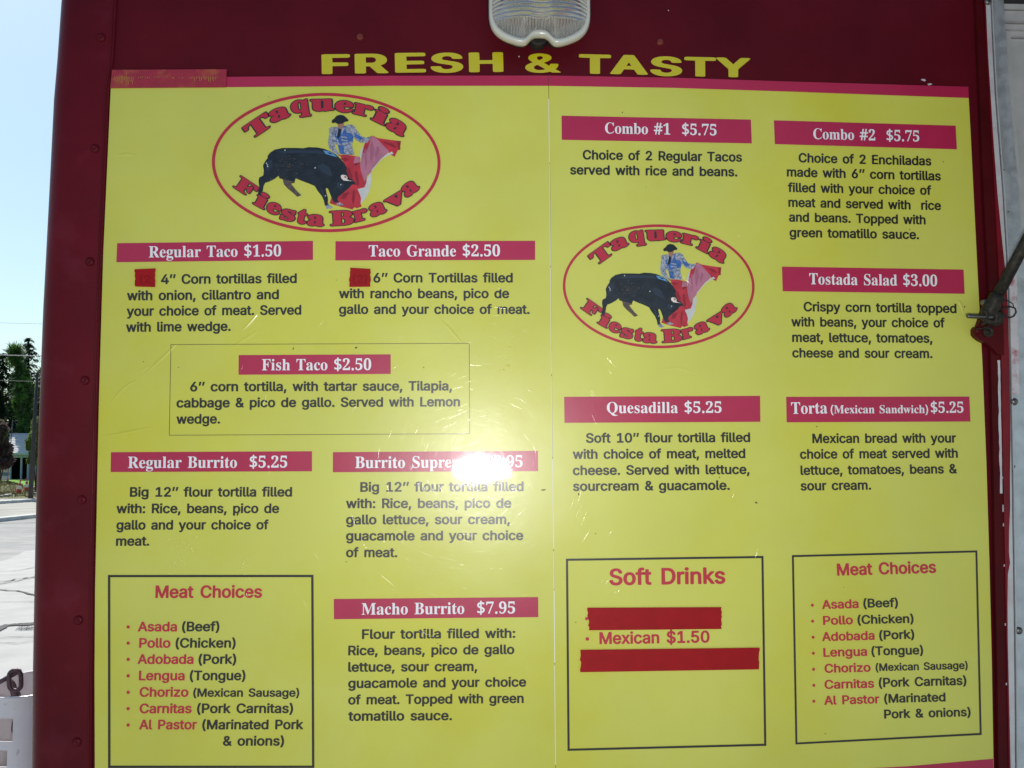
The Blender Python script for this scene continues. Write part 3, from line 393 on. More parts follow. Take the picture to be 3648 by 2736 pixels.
  'T': [423,[91,4,95,0,103,-1,327,1,327,17,295,22,279,30,269,44,266,60,265,428,271,432,311,427,335,418,351,407,369,388,378,372,391,324,399,316,407,316,411,324,411,452,407,456,15,456,10,452,10,324,15,317,23,317,31,324,44,372,55,390,71,407,87,418,111,427,151,432,155,428,153,60,143,33,127,23,95,18]],
  'a': [344,[69,-6,96,-10,136,-4,160,5,192,27,200,29,207,10,216,0,232,-8,264,-11,296,-1,329,26,320,43,304,35,295,42,292,234,279,274,256,299,232,310,208,316,160,319,128,317,96,309,72,298,51,282,40,267,32,242,35,218,48,199,72,190,88,191,104,197,120,214,124,226,122,242,105,274,107,282,118,290,152,294,176,289,191,274,197,250,197,194,192,189,120,165,78,146,48,125,27,98,19,66,24,34,40,10],[136,38,126,50,121,66,120,90,124,114,133,130,148,146,168,158,192,166,197,162,198,154,198,66,185,50,168,39,152,35]],
  'b': [361,[42,-7,52,-12,100,23,108,24,140,2,172,-9,212,-10,249,1,284,23,308,49,326,81,339,121,343,169,337,217,322,257,292,294,276,305,252,315,212,319,172,308,140,285,139,449,132,456,12,456,7,449,8,441,28,434,36,427,41,409],[172,16,156,23,148,32,140,57,139,241,145,257,156,269,172,277,188,279,212,272,227,257,234,241,243,193,243,121,235,65,221,33,204,19]],
  'c': [293,[120,-6,159,-11,207,-2,247,20,284,58,271,73,247,53,223,42,199,40,175,45,154,58,140,74,127,98,120,122,114,170,117,234,126,266,143,288,167,296,183,293,191,287,196,274,196,242,199,226,215,208,231,204,247,204,263,212,275,226,278,250,271,275,252,298,223,313,191,319,159,319,127,313,103,302,79,286,59,266,42,242,28,210,20,178,19,138,23,106,34,74,47,49,71,21,95,4]],
  'd': [370,[107,-6,135,-11,167,-7,191,3,215,26,222,18,223,-9,295,5,352,10,354,26,327,39,321,58,320,450,311,456,183,456,175,452,175,441,207,432,219,418,222,402,222,298,215,290,191,308,159,318,135,319,111,314,87,303,71,290,50,266,37,242,26,210,19,170,19,130,26,90,38,58,55,30,79,8],[151,34,135,50,123,90,119,154,122,210,129,242,141,266,159,278,183,279,209,266,222,242,221,74,209,50,191,35,175,29]],
  'e': [301,[118,-6,143,-11,175,-9,215,3,239,18,257,34,276,58,285,74,271,86,247,62,228,50,207,44,183,45,167,50,151,60,131,90,119,137,119,164,271,165,279,165,284,170,278,226,261,266,230,298,207,310,183,317,151,319,127,316,86,298,63,279,47,258,34,234,23,202,19,170,20,130,25,98,37,66,51,42,71,19,95,3],[119,193,117,202,120,242,126,266,134,282,151,294,167,295,182,290,191,278,197,258,200,194]],
  'g': [327,[87,-136,162,-141,202,-138,234,-131,275,-112,294,-96,306,-80,316,-48,315,-16,307,8,290,27,266,39,234,46,122,52,106,60,102,72,107,88,122,99,138,103,178,102,210,106,242,119,266,137,286,168,292,200,288,232,272,264,282,267,314,267,318,272,318,296,314,305,234,305,202,315,170,319,122,316,90,307,66,294,49,280,31,256,25,240,21,216,23,192,31,168,40,152,55,136,96,112,50,82,28,56,23,32,28,8,42,-10,64,-24,34,-40,24,-48,15,-64,14,-80,19,-96,34,-113,58,-128],[130,-113,98,-104,82,-92,75,-80,78,-56,98,-35,226,-36,250,-43,261,-56,258,-83,250,-94,234,-104,186,-114],[146,127,130,138,120,160,116,192,116,240,121,264,130,284,146,294,162,296,181,288,191,272,198,232,197,184,191,152,183,136,170,127]],
  'h': [381,[17,4,22,-1,30,-1,174,-1,181,4,181,12,154,28,149,44,149,228,150,237,172,260,190,269,206,270,216,268,227,260,233,236,234,60,233,44,228,28,219,20,206,17,201,12,201,4,206,-1,214,-1,358,-1,364,4,364,12,358,17,342,23,337,28,332,44,330,236,319,276,309,292,286,310,262,318,238,319,214,316,190,306,170,292,150,273,149,444,148,452,142,456,22,456,18,452,18,444,22,439,38,434,45,428,51,404,51,60,46,28,38,22,22,17,17,12]],
  'i': [198,[17,4,22,-1,30,-1,174,-1,181,4,181,12,155,28,150,44,149,300,149,308,142,311,30,311,20,308,22,293,38,290,46,284,51,268,51,60,46,28,38,22,22,17,17,12],[83,364,102,361,126,368,141,380,150,396,152,420,147,436,135,452,118,462,94,464,78,459,62,447,52,428,50,404,55,388,68,372]],
  'l': [199,[17,4,22,-1,30,-1,174,-1,181,4,181,12,155,28,150,44,149,444,149,452,142,456,30,456,22,456,19,452,22,439,38,435,46,428,51,412,51,60,46,28,38,22,22,17,17,12]],
  'm': [554,[17,4,22,-1,30,-1,166,-1,174,-1,178,4,178,12,174,17,158,23,153,28,148,44,147,228,150,239,166,258,182,267,198,270,214,268,223,260,229,244,231,212,230,44,225,28,199,12,199,4,206,-1,350,-1,357,4,357,12,334,24,326,44,325,236,350,262,366,269,382,270,391,268,401,260,408,236,409,52,403,28,392,20,382,17,377,12,377,4,382,-1,534,0,537,12,510,28,505,44,503,236,493,276,483,292,464,308,438,318,422,319,390,316,370,308,350,295,326,271,318,271,310,287,294,304,278,312,254,318,222,318,198,311,174,296,150,271,147,276,146,308,142,311,22,311,18,308,18,300,22,293,44,284,50,268,51,52,46,28,38,22,22,17,17,12]],
  'n': [381,[17,4,22,-1,30,-1,174,-1,181,4,181,12,154,28,149,44,149,228,150,237,172,260,190,269,206,270,216,268,227,260,233,236,234,60,233,44,228,28,219,20,206,17,201,12,201,4,206,-1,214,-1,358,-1,364,4,364,12,358,17,342,23,337,28,332,44,330,236,325,260,309,292,294,306,278,314,262,318,230,319,190,307,169,292,150,273,148,308,142,311,22,311,18,308,18,300,22,293,44,284,50,268,51,60,46,28,38,22,22,17,17,12]],
  'o': [336,[128,-6,159,-11,191,-10,223,-2,246,10,267,26,288,50,302,74,313,106,317,138,317,178,311,210,298,242,279,270,258,290,231,306,207,315,175,319,143,317,119,312,90,298,69,282,48,258,34,234,23,202,18,170,19,130,26,98,39,66,55,42,79,18,103,3],[151,16,132,34,122,66,118,138,121,226,126,258,136,282,151,294,175,297,191,291,199,283,212,250,218,178,216,82,212,50,199,25,190,18,175,13]],
  'p': [371,[16,-135,21,-140,189,-140,197,-137,197,-125,165,-116,157,-108,152,-95,149,-63,149,27,168,9,189,-4,213,-10,245,-10,269,-2,289,9,307,25,324,49,339,81,347,113,351,153,349,193,342,225,328,257,309,284,285,305,245,319,205,317,173,301,149,275,145,281,141,310,21,310,18,297,45,282,51,257,51,-71,50,-95,45,-110,37,-118,21,-122,17,-127],[181,31,159,49,149,73,149,233,157,250,173,268,189,276,205,277,229,265,242,241,251,185,250,113,243,73,229,45,221,37,205,30]],
  'r': [287,[17,4,22,-1,190,-1,198,3,198,13,190,18,174,20,158,27,151,44,150,196,153,220,166,245,174,253,190,259,204,252,222,229,230,224,254,222,272,228,286,244,290,268,285,292,272,308,254,317,238,319,206,313,174,292,150,261,147,268,146,308,142,311,30,311,20,308,22,293,38,289,46,284,51,268,51,60,46,28,38,22,22,17,17,12]],
  's': [288,[35,-6,40,-10,48,-10,64,6,72,8,136,-10,176,-9,200,-2,216,7,242,34,253,58,258,90,255,122,246,146,234,162,214,178,124,226,110,242,106,258,109,274,124,290,144,295,168,293,184,285,198,274,216,250,226,226,232,221,240,221,245,226,245,314,240,320,232,319,216,306,152,319,112,317,80,304,64,291,50,274,40,250,36,226,38,202,48,177,59,162,80,145,176,90,188,74,191,58,184,34,168,21,144,16,120,19,104,27,85,42,68,66,56,99,50,106,40,106,35,98]],
  't': [228,[89,-5,128,-10,168,0,184,10,201,27,216,50,222,67,208,75,189,51,168,41,160,42,152,49,148,59,145,83,146,275,152,278,200,278,208,282,209,307,200,311,152,311,146,315,145,419,136,425,128,423,88,371,19,299,19,283,24,278,40,278,47,275,50,43,64,11]],
  'u': [375,[97,-6,135,-11,167,-6,199,10,223,32,227,26,227,-6,231,-10,295,5,359,14,359,28,335,37,330,42,325,58,325,306,319,311,199,311,191,310,188,306,191,294,209,290,221,282,226,266,227,74,223,61,207,46,191,39,175,37,159,40,151,47,143,66,142,306,135,311,15,311,10,306,10,298,15,293,31,289,38,282,43,266,45,90,50,50,59,26,70,10]],
  'w': [435,[120,-6,129,-11,137,-11,142,-6,217,180,225,186,286,-6,289,-10,297,-11,305,-9,416,266,425,283,446,298,446,306,441,311,361,311,355,306,355,298,361,293,377,289,385,282,386,274,337,147,329,165,297,274,298,282,305,289,321,294,324,298,321,310,169,310,167,306,169,295,185,290,193,282,209,234,169,136,161,144,117,266,116,282,121,289,137,294,137,309,-7,311,-12,306,-12,298,7,282,15,266]],
  'x': [319,[4,4,8,-1,112,-1,118,4,118,12,94,20,87,28,86,36,96,57,136,110,171,60,184,36,184,28,176,20,160,17,154,12,154,4,160,-1,312,-1,320,4,320,12,304,22,293,36,202,180,203,188,260,260,280,279,312,300,312,308,304,311,208,311,200,308,200,299,208,293,224,290,232,284,233,276,225,260,184,208,142,276,144,286,168,295,168,310,8,311,4,308,3,300,7,292,24,284,38,268,119,140,118,132,57,52,32,29,8,17,4,12]],
  ' ': [250],
 },
 'thin': {
  '#': [434,[67,-4,77,-8,125,-8,131,-4,157,127,162,132,230,132,232,124,208,4,209,-4,221,-8,261,-8,274,-4,276,4,301,129,309,132,397,133,404,140,403,188,397,193,317,194,314,196,332,284,413,285,421,286,426,292,426,340,421,344,349,345,344,348,367,476,365,485,317,488,304,484,277,348,269,345,205,345,201,348,224,476,223,484,213,488,165,487,159,484,156,476,131,348,125,345,45,345,32,340,32,292,37,286,118,284,101,195,21,193,7,188,7,140,13,133,86,132,88,124],[173,194,170,196,188,284,262,284,245,195]],
  '$': [384,[162,-43,174,-47,214,-47,222,-43,223,21,227,29,278,42,318,65,342,93,356,133,356,157,352,181,334,214,302,240,229,269,223,277,225,389,254,386,310,369,318,370,325,381,340,429,334,434,294,448,224,461,223,509,214,518,166,517,160,509,160,461,102,444,70,425,45,397,33,357,36,309,45,285,57,269,94,241,160,213,160,101,158,93,126,97,38,119,32,109,32,53,46,44,78,35,158,24],[230,99,224,101,223,109,223,189,230,193,254,184,269,173,277,157,279,141,274,125,262,111],[158,292,134,302,118,315,111,333,110,349,114,365,126,378,158,389,160,381]],
  '(': [201,[117,-110,127,-114,183,-114,189,-110,189,-102,167,-69,142,-22,120,34,103,106,97,186,102,258,115,322,145,402,189,474,191,482,183,487,127,488,119,485,92,450,64,402,47,362,31,306,20,242,17,186,19,138,25,90,36,42,53,-6,71,-44]],
  ')': [201,[12,-110,24,-114,80,-113,109,-78,138,-30,155,10,171,66,182,130,185,186,182,242,174,290,160,346,141,394,120,434,86,482,72,488,24,488,16,487,11,482,13,474,40,432,60,394,88,314,103,226,105,178,102,130,92,74,76,18,52,-38,12,-102]],
  '.': [180,[68,-13,84,-17,108,-14,125,-5,137,11,142,35,138,59,129,75,116,83,100,88,76,88,60,82,45,67,39,43,40,19,47,3]],
  ' ': [250],
 },
 'wide': {
  '&': [448,[131,-11,182,-18,230,-17,278,-5,326,14,342,-4,358,-12,438,-12,448,-11,461,-3,459,5,394,85,414,125,425,157,431,197,430,229,406,236,350,236,334,233,326,226,318,177,249,261,253,269,303,309,324,333,341,365,348,405,340,445,321,477,286,505,246,520,214,525,182,525,150,520,121,509,95,493,79,477,63,453,55,429,52,389,58,357,78,317,108,277,52,229,27,197,12,157,12,109,25,69,47,37,86,7],[174,61,154,69,136,85,127,101,121,125,123,149,129,165,141,181,166,205,260,93,263,85,238,70,215,61,190,59],[190,337,182,344,165,373,161,405,165,421,175,437,190,447,206,449,216,445,232,429,237,413,237,397,233,381,222,365]],
  'A': [480,[-1,-20,92,-22,120,-12,126,-4,168,116,180,120,308,118,354,-4,360,-12,372,-18,388,-22,468,-22,492,-15,504,-4,504,4,319,508,316,516,306,524,284,530,196,531,172,525,162,516,-25,4,-25,-4,-19,-12],[212,222,207,228,236,312,244,303,271,228,268,223,260,221]],
  'E': [419,[43,-20,376,-22,400,-18,410,-12,417,-4,417,60,412,68,400,75,376,79,176,79,167,84,168,205,368,208,383,212,394,220,397,236,396,292,376,305,352,308,168,308,167,428,376,430,400,435,412,444,414,452,414,508,412,516,403,524,376,531,56,531,32,525,20,516,18,508,18,4,19,-4,25,-12]],
  'F': [410,[43,-20,136,-21,160,-12,166,-4,168,197,352,199,372,204,384,212,388,220,387,284,368,297,344,300,168,302,167,428,368,430,392,433,408,444,411,452,411,508,409,516,400,523,368,531,56,531,32,525,20,516,18,508,18,4,19,-4,25,-12]],
  'H': [517,[43,-20,136,-21,160,-12,166,-4,167,204,176,210,184,210,344,209,350,204,351,-4,360,-14,384,-22,464,-22,492,-12,498,-4,499,4,499,508,496,516,488,523,464,530,392,531,368,527,353,516,350,508,350,316,336,311,176,311,168,314,167,508,164,516,144,528,120,531,48,530,30,524,20,516,18,508,18,4,19,-4,25,-12]],
  'R': [449,[43,-20,136,-21,160,-12,166,-4,167,172,176,176,208,176,217,172,312,-4,320,-13,344,-21,432,-22,456,-16,469,-4,465,12,365,196,367,204,409,236,428,260,445,300,451,340,448,388,436,428,416,461,383,492,355,508,328,518,288,527,256,530,56,531,32,525,20,516,18,508,18,4,19,-4,25,-12],[168,281,167,428,240,430,256,428,275,420,290,404,302,372,302,332,289,300,272,285,256,279,184,277]],
  'S': [447,[185,-29,234,-31,282,-26,322,-17,362,0,392,19,416,43,437,75,447,107,450,147,442,187,425,219,402,243,370,265,338,281,194,326,173,339,161,355,157,371,158,387,169,411,187,427,218,436,250,433,274,420,288,403,297,371,314,360,338,356,410,357,432,363,441,371,441,395,434,423,420,451,402,473,382,491,354,509,322,523,290,531,242,537,194,536,146,527,106,513,71,491,45,467,24,435,13,403,10,363,16,331,32,299,58,271,87,251,122,234,266,189,283,179,298,163,303,147,303,131,299,115,290,100,266,81,234,72,196,75,170,89,155,107,141,147,122,156,26,158,10,153,1,147,-3,139,0,107,11,75,25,51,47,27,74,6,106,-10,146,-23]],
  'T': [449,[175,-20,268,-21,292,-12,298,-4,299,428,420,430,446,436,456,444,459,452,459,508,456,516,447,524,420,531,28,531,4,525,-8,516,-10,452,-8,444,2,436,28,430,151,428,151,4,151,-4,157,-12]],
  'Y': [472,[186,-20,276,-22,300,-14,309,-4,310,204,494,500,497,508,495,516,485,524,460,531,380,531,364,529,348,522,341,516,236,345,131,516,121,524,92,531,12,531,-12,525,-23,516,-26,508,-22,500,161,204,162,-4,168,-12]],
  ' ': [250],
 },
 'fill': {
  'B': [443,[3,-12,19,-16,283,-13,323,-6,355,6,387,25,408,44,424,68,435,100,438,132,436,156,428,180,412,204,385,228,355,244,353,252,379,269,395,286,408,308,415,332,413,380,403,404,383,428,363,442,331,456,299,465,259,470,19,471,3,468,-4,460,-4,436,1,428,11,423,38,420,48,412,55,372,53,60,43,40,1,28,-4,20,-4,4,-3,-4],[211,41,203,51,202,68,202,212,211,215,243,208,263,196,276,172,281,124,275,76,261,52,243,43],[203,270,204,412,211,418,227,417,243,412,251,405,260,388,264,356,262,316,255,292,243,279,219,270]],
  'F': [404,[2,-12,18,-16,258,-16,266,-14,274,-7,276,20,271,28,258,33,218,38,209,44,205,52,202,76,202,204,210,206,226,201,243,188,255,164,265,116,270,108,290,102,306,103,317,108,322,124,322,348,318,356,306,362,274,360,264,348,255,308,243,284,221,268,210,265,202,268,204,412,226,415,266,413,290,409,314,400,330,388,341,372,362,310,378,304,402,305,413,316,414,324,414,452,413,460,405,468,394,471,18,471,2,468,-5,460,-6,436,-1,428,34,419,47,412,53,396,55,372,54,68,51,52,42,40,1,28,-4,20,-5,4,-4,-4]],
  'T': [423,[79,-12,95,-16,327,-16,343,-10,348,4,347,20,343,28,335,32,295,39,289,44,285,60,283,412,287,415,311,411,338,396,353,380,362,364,377,308,391,301,415,301,427,308,430,316,430,452,429,460,423,468,407,471,15,471,-1,468,-8,460,-9,316,-5,308,7,302,31,302,45,308,61,364,84,396,113,412,127,415,136,412,134,60,129,44,119,37,87,33,77,28,72,20,72,4,73,-4]],
  'a': [344,[70,-22,96,-25,128,-22,160,-12,184,0,192,0,207,-14,224,-22,248,-26,272,-25,312,-10,345,18,349,26,347,34,337,50,328,56,317,58,313,66,313,210,308,250,300,274,290,290,264,313,232,326,200,332,160,334,120,331,88,323,64,312,40,295,23,274,16,258,13,234,15,218,22,202,32,190,48,180,91,170,48,146,21,122,4,90,1,50,8,26,24,2,46,-14],[152,50,144,55,140,66,139,98,152,126,166,138,176,142,179,138,177,66],[120,184,118,186,136,205,143,226,139,250,125,274,144,279,168,275,175,266,178,250,178,202]],
  'e': [301,[118,-22,143,-26,175,-25,223,-11,255,9,273,26,298,58,305,74,301,82,283,98,263,101,223,65,207,59,191,59,167,69,155,82,147,98,138,138,138,146,143,150,287,150,296,154,302,162,302,194,297,226,289,250,277,274,257,298,239,311,215,324,191,331,159,334,127,332,96,322,71,308,50,290,30,266,13,234,4,202,0,162,2,122,8,90,21,58,41,26,63,4,87,-11],[143,208,138,210,137,218,142,258,151,276,159,280,167,279,173,274,178,258,180,210]],
  'i': [198,[5,-12,22,-16,182,-16,193,-12,199,-4,198,22,190,30,174,33,169,44,168,308,167,316,158,324,22,326,11,324,2,316,0,292,6,282,30,274,32,252,32,44,29,36,6,29,-1,20,-1,-4],[83,348,110,347,134,354,157,372,167,388,171,412,166,438,151,460,126,475,94,479,70,473,51,460,35,436,31,404,39,380,54,362]],
  'q': [364,[162,-151,176,-155,352,-155,367,-151,373,-143,373,-119,367,-111,344,-105,340,-95,340,321,337,329,328,335,304,336,256,305,224,324,184,334,144,333,112,325,80,309,48,281,26,249,11,217,1,169,2,113,14,65,37,25,72,-6,112,-22,152,-25,176,-21,200,-12,204,-15,203,-95,198,-103,168,-108,160,-112,155,-119,155,-135,155,-143],[168,47,152,61,142,89,137,137,138,193,143,233,152,260,168,277,184,278,195,273,203,249,204,73,200,59,192,50,184,46]],
  'r': [287,[5,-12,22,-16,198,-16,214,-8,217,4,214,24,206,30,174,36,170,44,171,212,181,236,190,241,207,220,230,208,262,208,289,220,306,244,309,268,305,292,289,316,270,328,238,334,206,330,166,308,164,316,150,326,22,326,6,321,2,316,0,292,6,282,28,276,31,268,32,60,29,36,6,29,-1,20,-1,-4]],
  's': [288,[25,-22,56,-24,64,-21,72,-11,80,-9,136,-25,184,-23,226,-6,245,10,258,26,273,58,277,90,275,122,262,154,248,172,224,191,136,238,126,250,125,258,128,270,136,278,152,280,168,276,192,255,216,209,232,206,256,209,263,218,264,226,263,322,256,332,248,335,224,334,208,322,152,334,104,331,64,313,34,282,23,258,17,226,21,194,31,170,48,150,72,130,160,82,168,73,172,58,168,42,160,35,144,31,124,34,104,48,89,66,70,114,56,121,32,121,24,118,16,106,16,-6,17,-14]],
  't': [228,[89,-21,112,-25,144,-24,184,-10,208,9,223,27,242,67,239,75,227,83,216,88,200,90,189,83,176,62,167,59,164,83,164,259,168,262,208,263,220,267,227,275,228,307,227,315,216,325,168,327,164,331,164,427,159,435,144,440,128,440,114,435,80,388,2,307,0,299,1,275,8,266,28,259,28,67,33,35,43,11,56,-5]],
  'u': [375,[96,-22,119,-26,151,-25,175,-19,207,-5,209,-14,215,-22,231,-26,303,-9,367,-2,375,3,380,10,379,34,367,44,347,50,344,58,344,306,343,314,337,322,319,326,191,326,176,322,170,314,170,290,177,282,204,274,208,250,208,74,196,58,175,52,165,58,162,74,163,314,151,324,135,326,7,326,-2,322,-8,314,-8,290,-1,281,22,274,24,266,26,82,33,42,42,18,55,0,71,-12]],
  'v': [306,[129,-22,137,-26,161,-26,173,-22,179,-14,288,258,298,274,316,282,324,290,324,314,313,325,201,326,190,322,185,316,169,326,161,326,1,326,-15,323,-22,314,-22,290,-15,281,4,274,13,258,123,-14],[185,177,149,274,153,277,169,279,185,288,193,280,221,274]],
  ' ': [250],
 },
 'edge': {
  'B': [443,[-2,-36,19,-40,235,-40,299,-35,339,-26,371,-12,398,4,424,28,436,44,452,76,460,132,457,164,445,196,428,220,395,252,416,276,429,300,436,324,438,348,435,380,424,412,400,444,371,465,339,479,307,488,267,493,11,495,-5,490,-21,476,-27,452,-26,436,-22,420,-5,403,27,398,32,380,32,68,27,59,3,56,-13,47,-21,36,-26,20,-24,-12,-14,-28],[227,65,224,68,224,180,227,188,243,182,252,172,258,148,259,124,257,100,251,76,243,68],[227,297,224,308,224,388,227,392,235,388,239,380,243,348,238,308]],
  'F': [404,[-3,-36,18,-40,258,-40,274,-36,290,-24,297,-12,299,4,297,28,290,41,282,49,266,56,226,62,226,172,237,148,247,100,263,84,282,78,314,80,330,88,340,100,344,116,345,292,370,280,402,281,424,292,434,308,435,460,429,476,423,484,410,492,394,495,18,495,-6,490,-22,476,-28,452,-28,436,-23,420,-6,403,26,396,32,388,32,380,32,68,26,59,2,55,-14,46,-22,36,-26,20,-25,-12,-15,-28],[226,299,224,388,234,391,275,388,266,385,246,364,235,316]],
  'T': [423,[74,-36,95,-40,327,-40,351,-33,364,-20,370,4,370,20,365,36,349,52,335,57,311,59,306,68,305,380,311,385,319,381,336,364,347,340,356,300,370,284,391,277,415,277,439,288,448,300,452,324,452,460,447,475,439,485,423,494,407,495,15,495,-9,490,-25,476,-31,460,-31,316,-27,300,-12,284,7,278,31,278,55,286,67,300,76,340,86,364,103,381,111,385,114,380,113,68,111,59,79,55,63,46,55,36,50,20,52,-12,62,-28]],
  'a': [344,[68,-46,96,-49,128,-46,152,-40,184,-27,202,-38,224,-47,256,-50,280,-47,304,-40,328,-28,352,-8,367,10,371,26,368,42,354,66,335,82,334,226,327,266,317,290,304,309,288,324,264,340,232,351,192,357,144,358,104,352,72,342,40,324,19,306,2,282,-8,250,-7,218,6,186,30,162,5,138,-14,106,-21,74,-20,42,-9,10,8,-14,32,-33]],
  'e': [301,[116,-46,151,-50,183,-48,207,-42,237,-30,271,-7,290,10,319,50,326,66,326,82,319,95,288,122,313,138,319,147,325,162,321,218,307,266,281,306,255,329,223,346,191,355,151,358,119,354,87,344,55,325,26,298,7,272,-10,234,-19,202,-22,162,-19,114,-10,74,4,42,25,10,49,-14,79,-33],[183,86,168,106,163,122,167,126,239,126,252,122,240,114,215,88,199,83]],
  'i': [198,[0,-36,22,-40,182,-40,206,-31,220,-12,220,28,210,44,190,60,190,316,184,332,166,348,179,364,190,388,192,428,184,452,167,476,150,490,126,500,94,503,70,499,46,486,27,468,14,444,8,412,14,380,28,356,22,351,6,348,-7,340,-14,332,-21,316,-22,292,-18,276,-10,266,10,252,10,60,-12,44,-18,36,-24,20,-22,-12,-12,-28]],
  'q': [364,[157,-175,176,-179,360,-179,384,-167,394,-151,396,-119,392,-107,384,-95,362,-79,362,321,353,345,336,357,320,360,296,358,256,333,216,352,184,358,144,357,104,347,64,326,32,297,9,265,-9,225,-21,169,-20,113,-8,60,15,17,48,-18,88,-40,128,-49,179,-47,181,-79,160,-85,145,-95,133,-119,135,-151,144,-167],[176,70,168,79,163,97,159,153,164,225,171,249,176,254,181,249,182,233,182,81,181,73]],
  'r': [287,[0,-36,22,-40,198,-40,214,-37,230,-25,239,-4,238,28,222,48,192,60,191,188,194,196,198,197,230,184,270,185,295,196,318,219,330,252,330,284,318,316,296,340,262,355,230,358,206,355,174,341,150,350,14,350,-2,344,-14,332,-21,316,-21,284,-10,266,10,252,10,60,-18,36,-24,20,-24,-4,-18,-21]],
  's': [288,[21,-46,56,-48,80,-38,88,-38,144,-50,192,-46,224,-34,243,-22,264,-4,280,18,295,58,299,106,288,154,266,186,280,202,286,218,286,314,281,338,264,354,248,359,224,358,200,349,144,359,96,353,72,345,48,330,16,295,2,266,-4,234,-5,210,0,186,20,146,2,130,-5,114,-6,-6,0,-30],[136,55,118,66,111,74,112,81,144,64,149,58]],
  't': [228,[87,-45,112,-49,144,-48,168,-43,192,-32,218,-13,239,11,264,59,260,83,248,97,216,113,188,115,187,235,192,239,224,242,240,254,249,275,249,315,244,331,232,343,216,349,192,350,187,355,185,435,176,451,152,463,120,463,98,451,56,395,-14,323,-21,307,-20,267,-16,258,2,243,6,235,6,67,12,27,21,3,40,-21,63,-37]],
  'u': [375,[94,-46,143,-50,191,-39,199,-39,215,-48,231,-50,303,-33,367,-27,383,-20,397,-6,402,10,400,42,389,58,366,74,366,314,359,331,343,346,319,350,191,350,167,344,143,350,7,350,-9,345,-25,330,-30,314,-29,282,-18,266,4,250,4,82,12,34,23,6,39,-16,63,-35]],
  'v': [306,[124,-46,137,-50,169,-49,185,-42,196,-30,305,242,313,255,334,266,345,282,345,322,337,336,324,346,305,350,201,350,185,346,161,350,-7,350,-23,345,-39,330,-45,314,-43,282,-33,266,-8,250,102,-22,112,-38]],
  ' ': [250],
 },
}
def loops_of(g):
    return g[0] / 1000.0, [[(n[i] / 1000.0, n[i + 1] / 1000.0) for i in range(0, len(n), 2)] for n in g[1:]]
GL = {f: {ch: loops_of(g) for ch, g in d.items()} for f, d in FONTS.items()}
GL['serif'].update(GL['thin'])
_tc = {}
def glyph_tris(f, ch):
    if (f, ch) not in _tc:
        adv, loops = GL[f][ch]
        _tc[(f, ch)] = (adv, *(tess(loops) if loops else ([], [])))
    return _tc[(f, ch)]
CAP = {f: max(p[1] for p in GL[f][c][1][0]) for f, c in (('sans', 'H'), ('serif', 'T'), ('wide', 'H'))}
def set_text(mb, f, text, x, z, ang, width, cap, y, mi=0, own_height=False, caph=None):
    """lay a line of print on the plane y: x, z = start of the baseline, width and cap height in metres"""
    pen = 0; place = []; lo, hi = 1e9, -1e9
    for ch in text:
        adv, tr, pts = glyph_tris(f, ch)
        if pts:
            lo = min(lo, pen + min(p[0] for p in pts)); hi = max(hi, pen + max(p[0] for p in pts)); place.append((pen, tr, pts))
        pen += adv
    sx = width / (hi - lo)
    ch_ = caph or CAP[f]
    sy = cap / ch_
    if own_height:
        ymin = min(p[1] for _, _, pts in place for p in pts); ymax = max(p[1] for _, _, pts in place for p in pts)
        sy = cap / (ymax - max(ymin, -0.03))
    ca, sa = math.cos(ang), math.sin(ang)
    for pen, tr, pts in place:
        vs = []
        for p in pts:
            u = (pen + p[0] - lo) * sx; v = p[1] * sy
            vs.append((x + u * ca - v * sa, y, z + u * sa + v * ca))
        mb.add(vs, tr, mi)

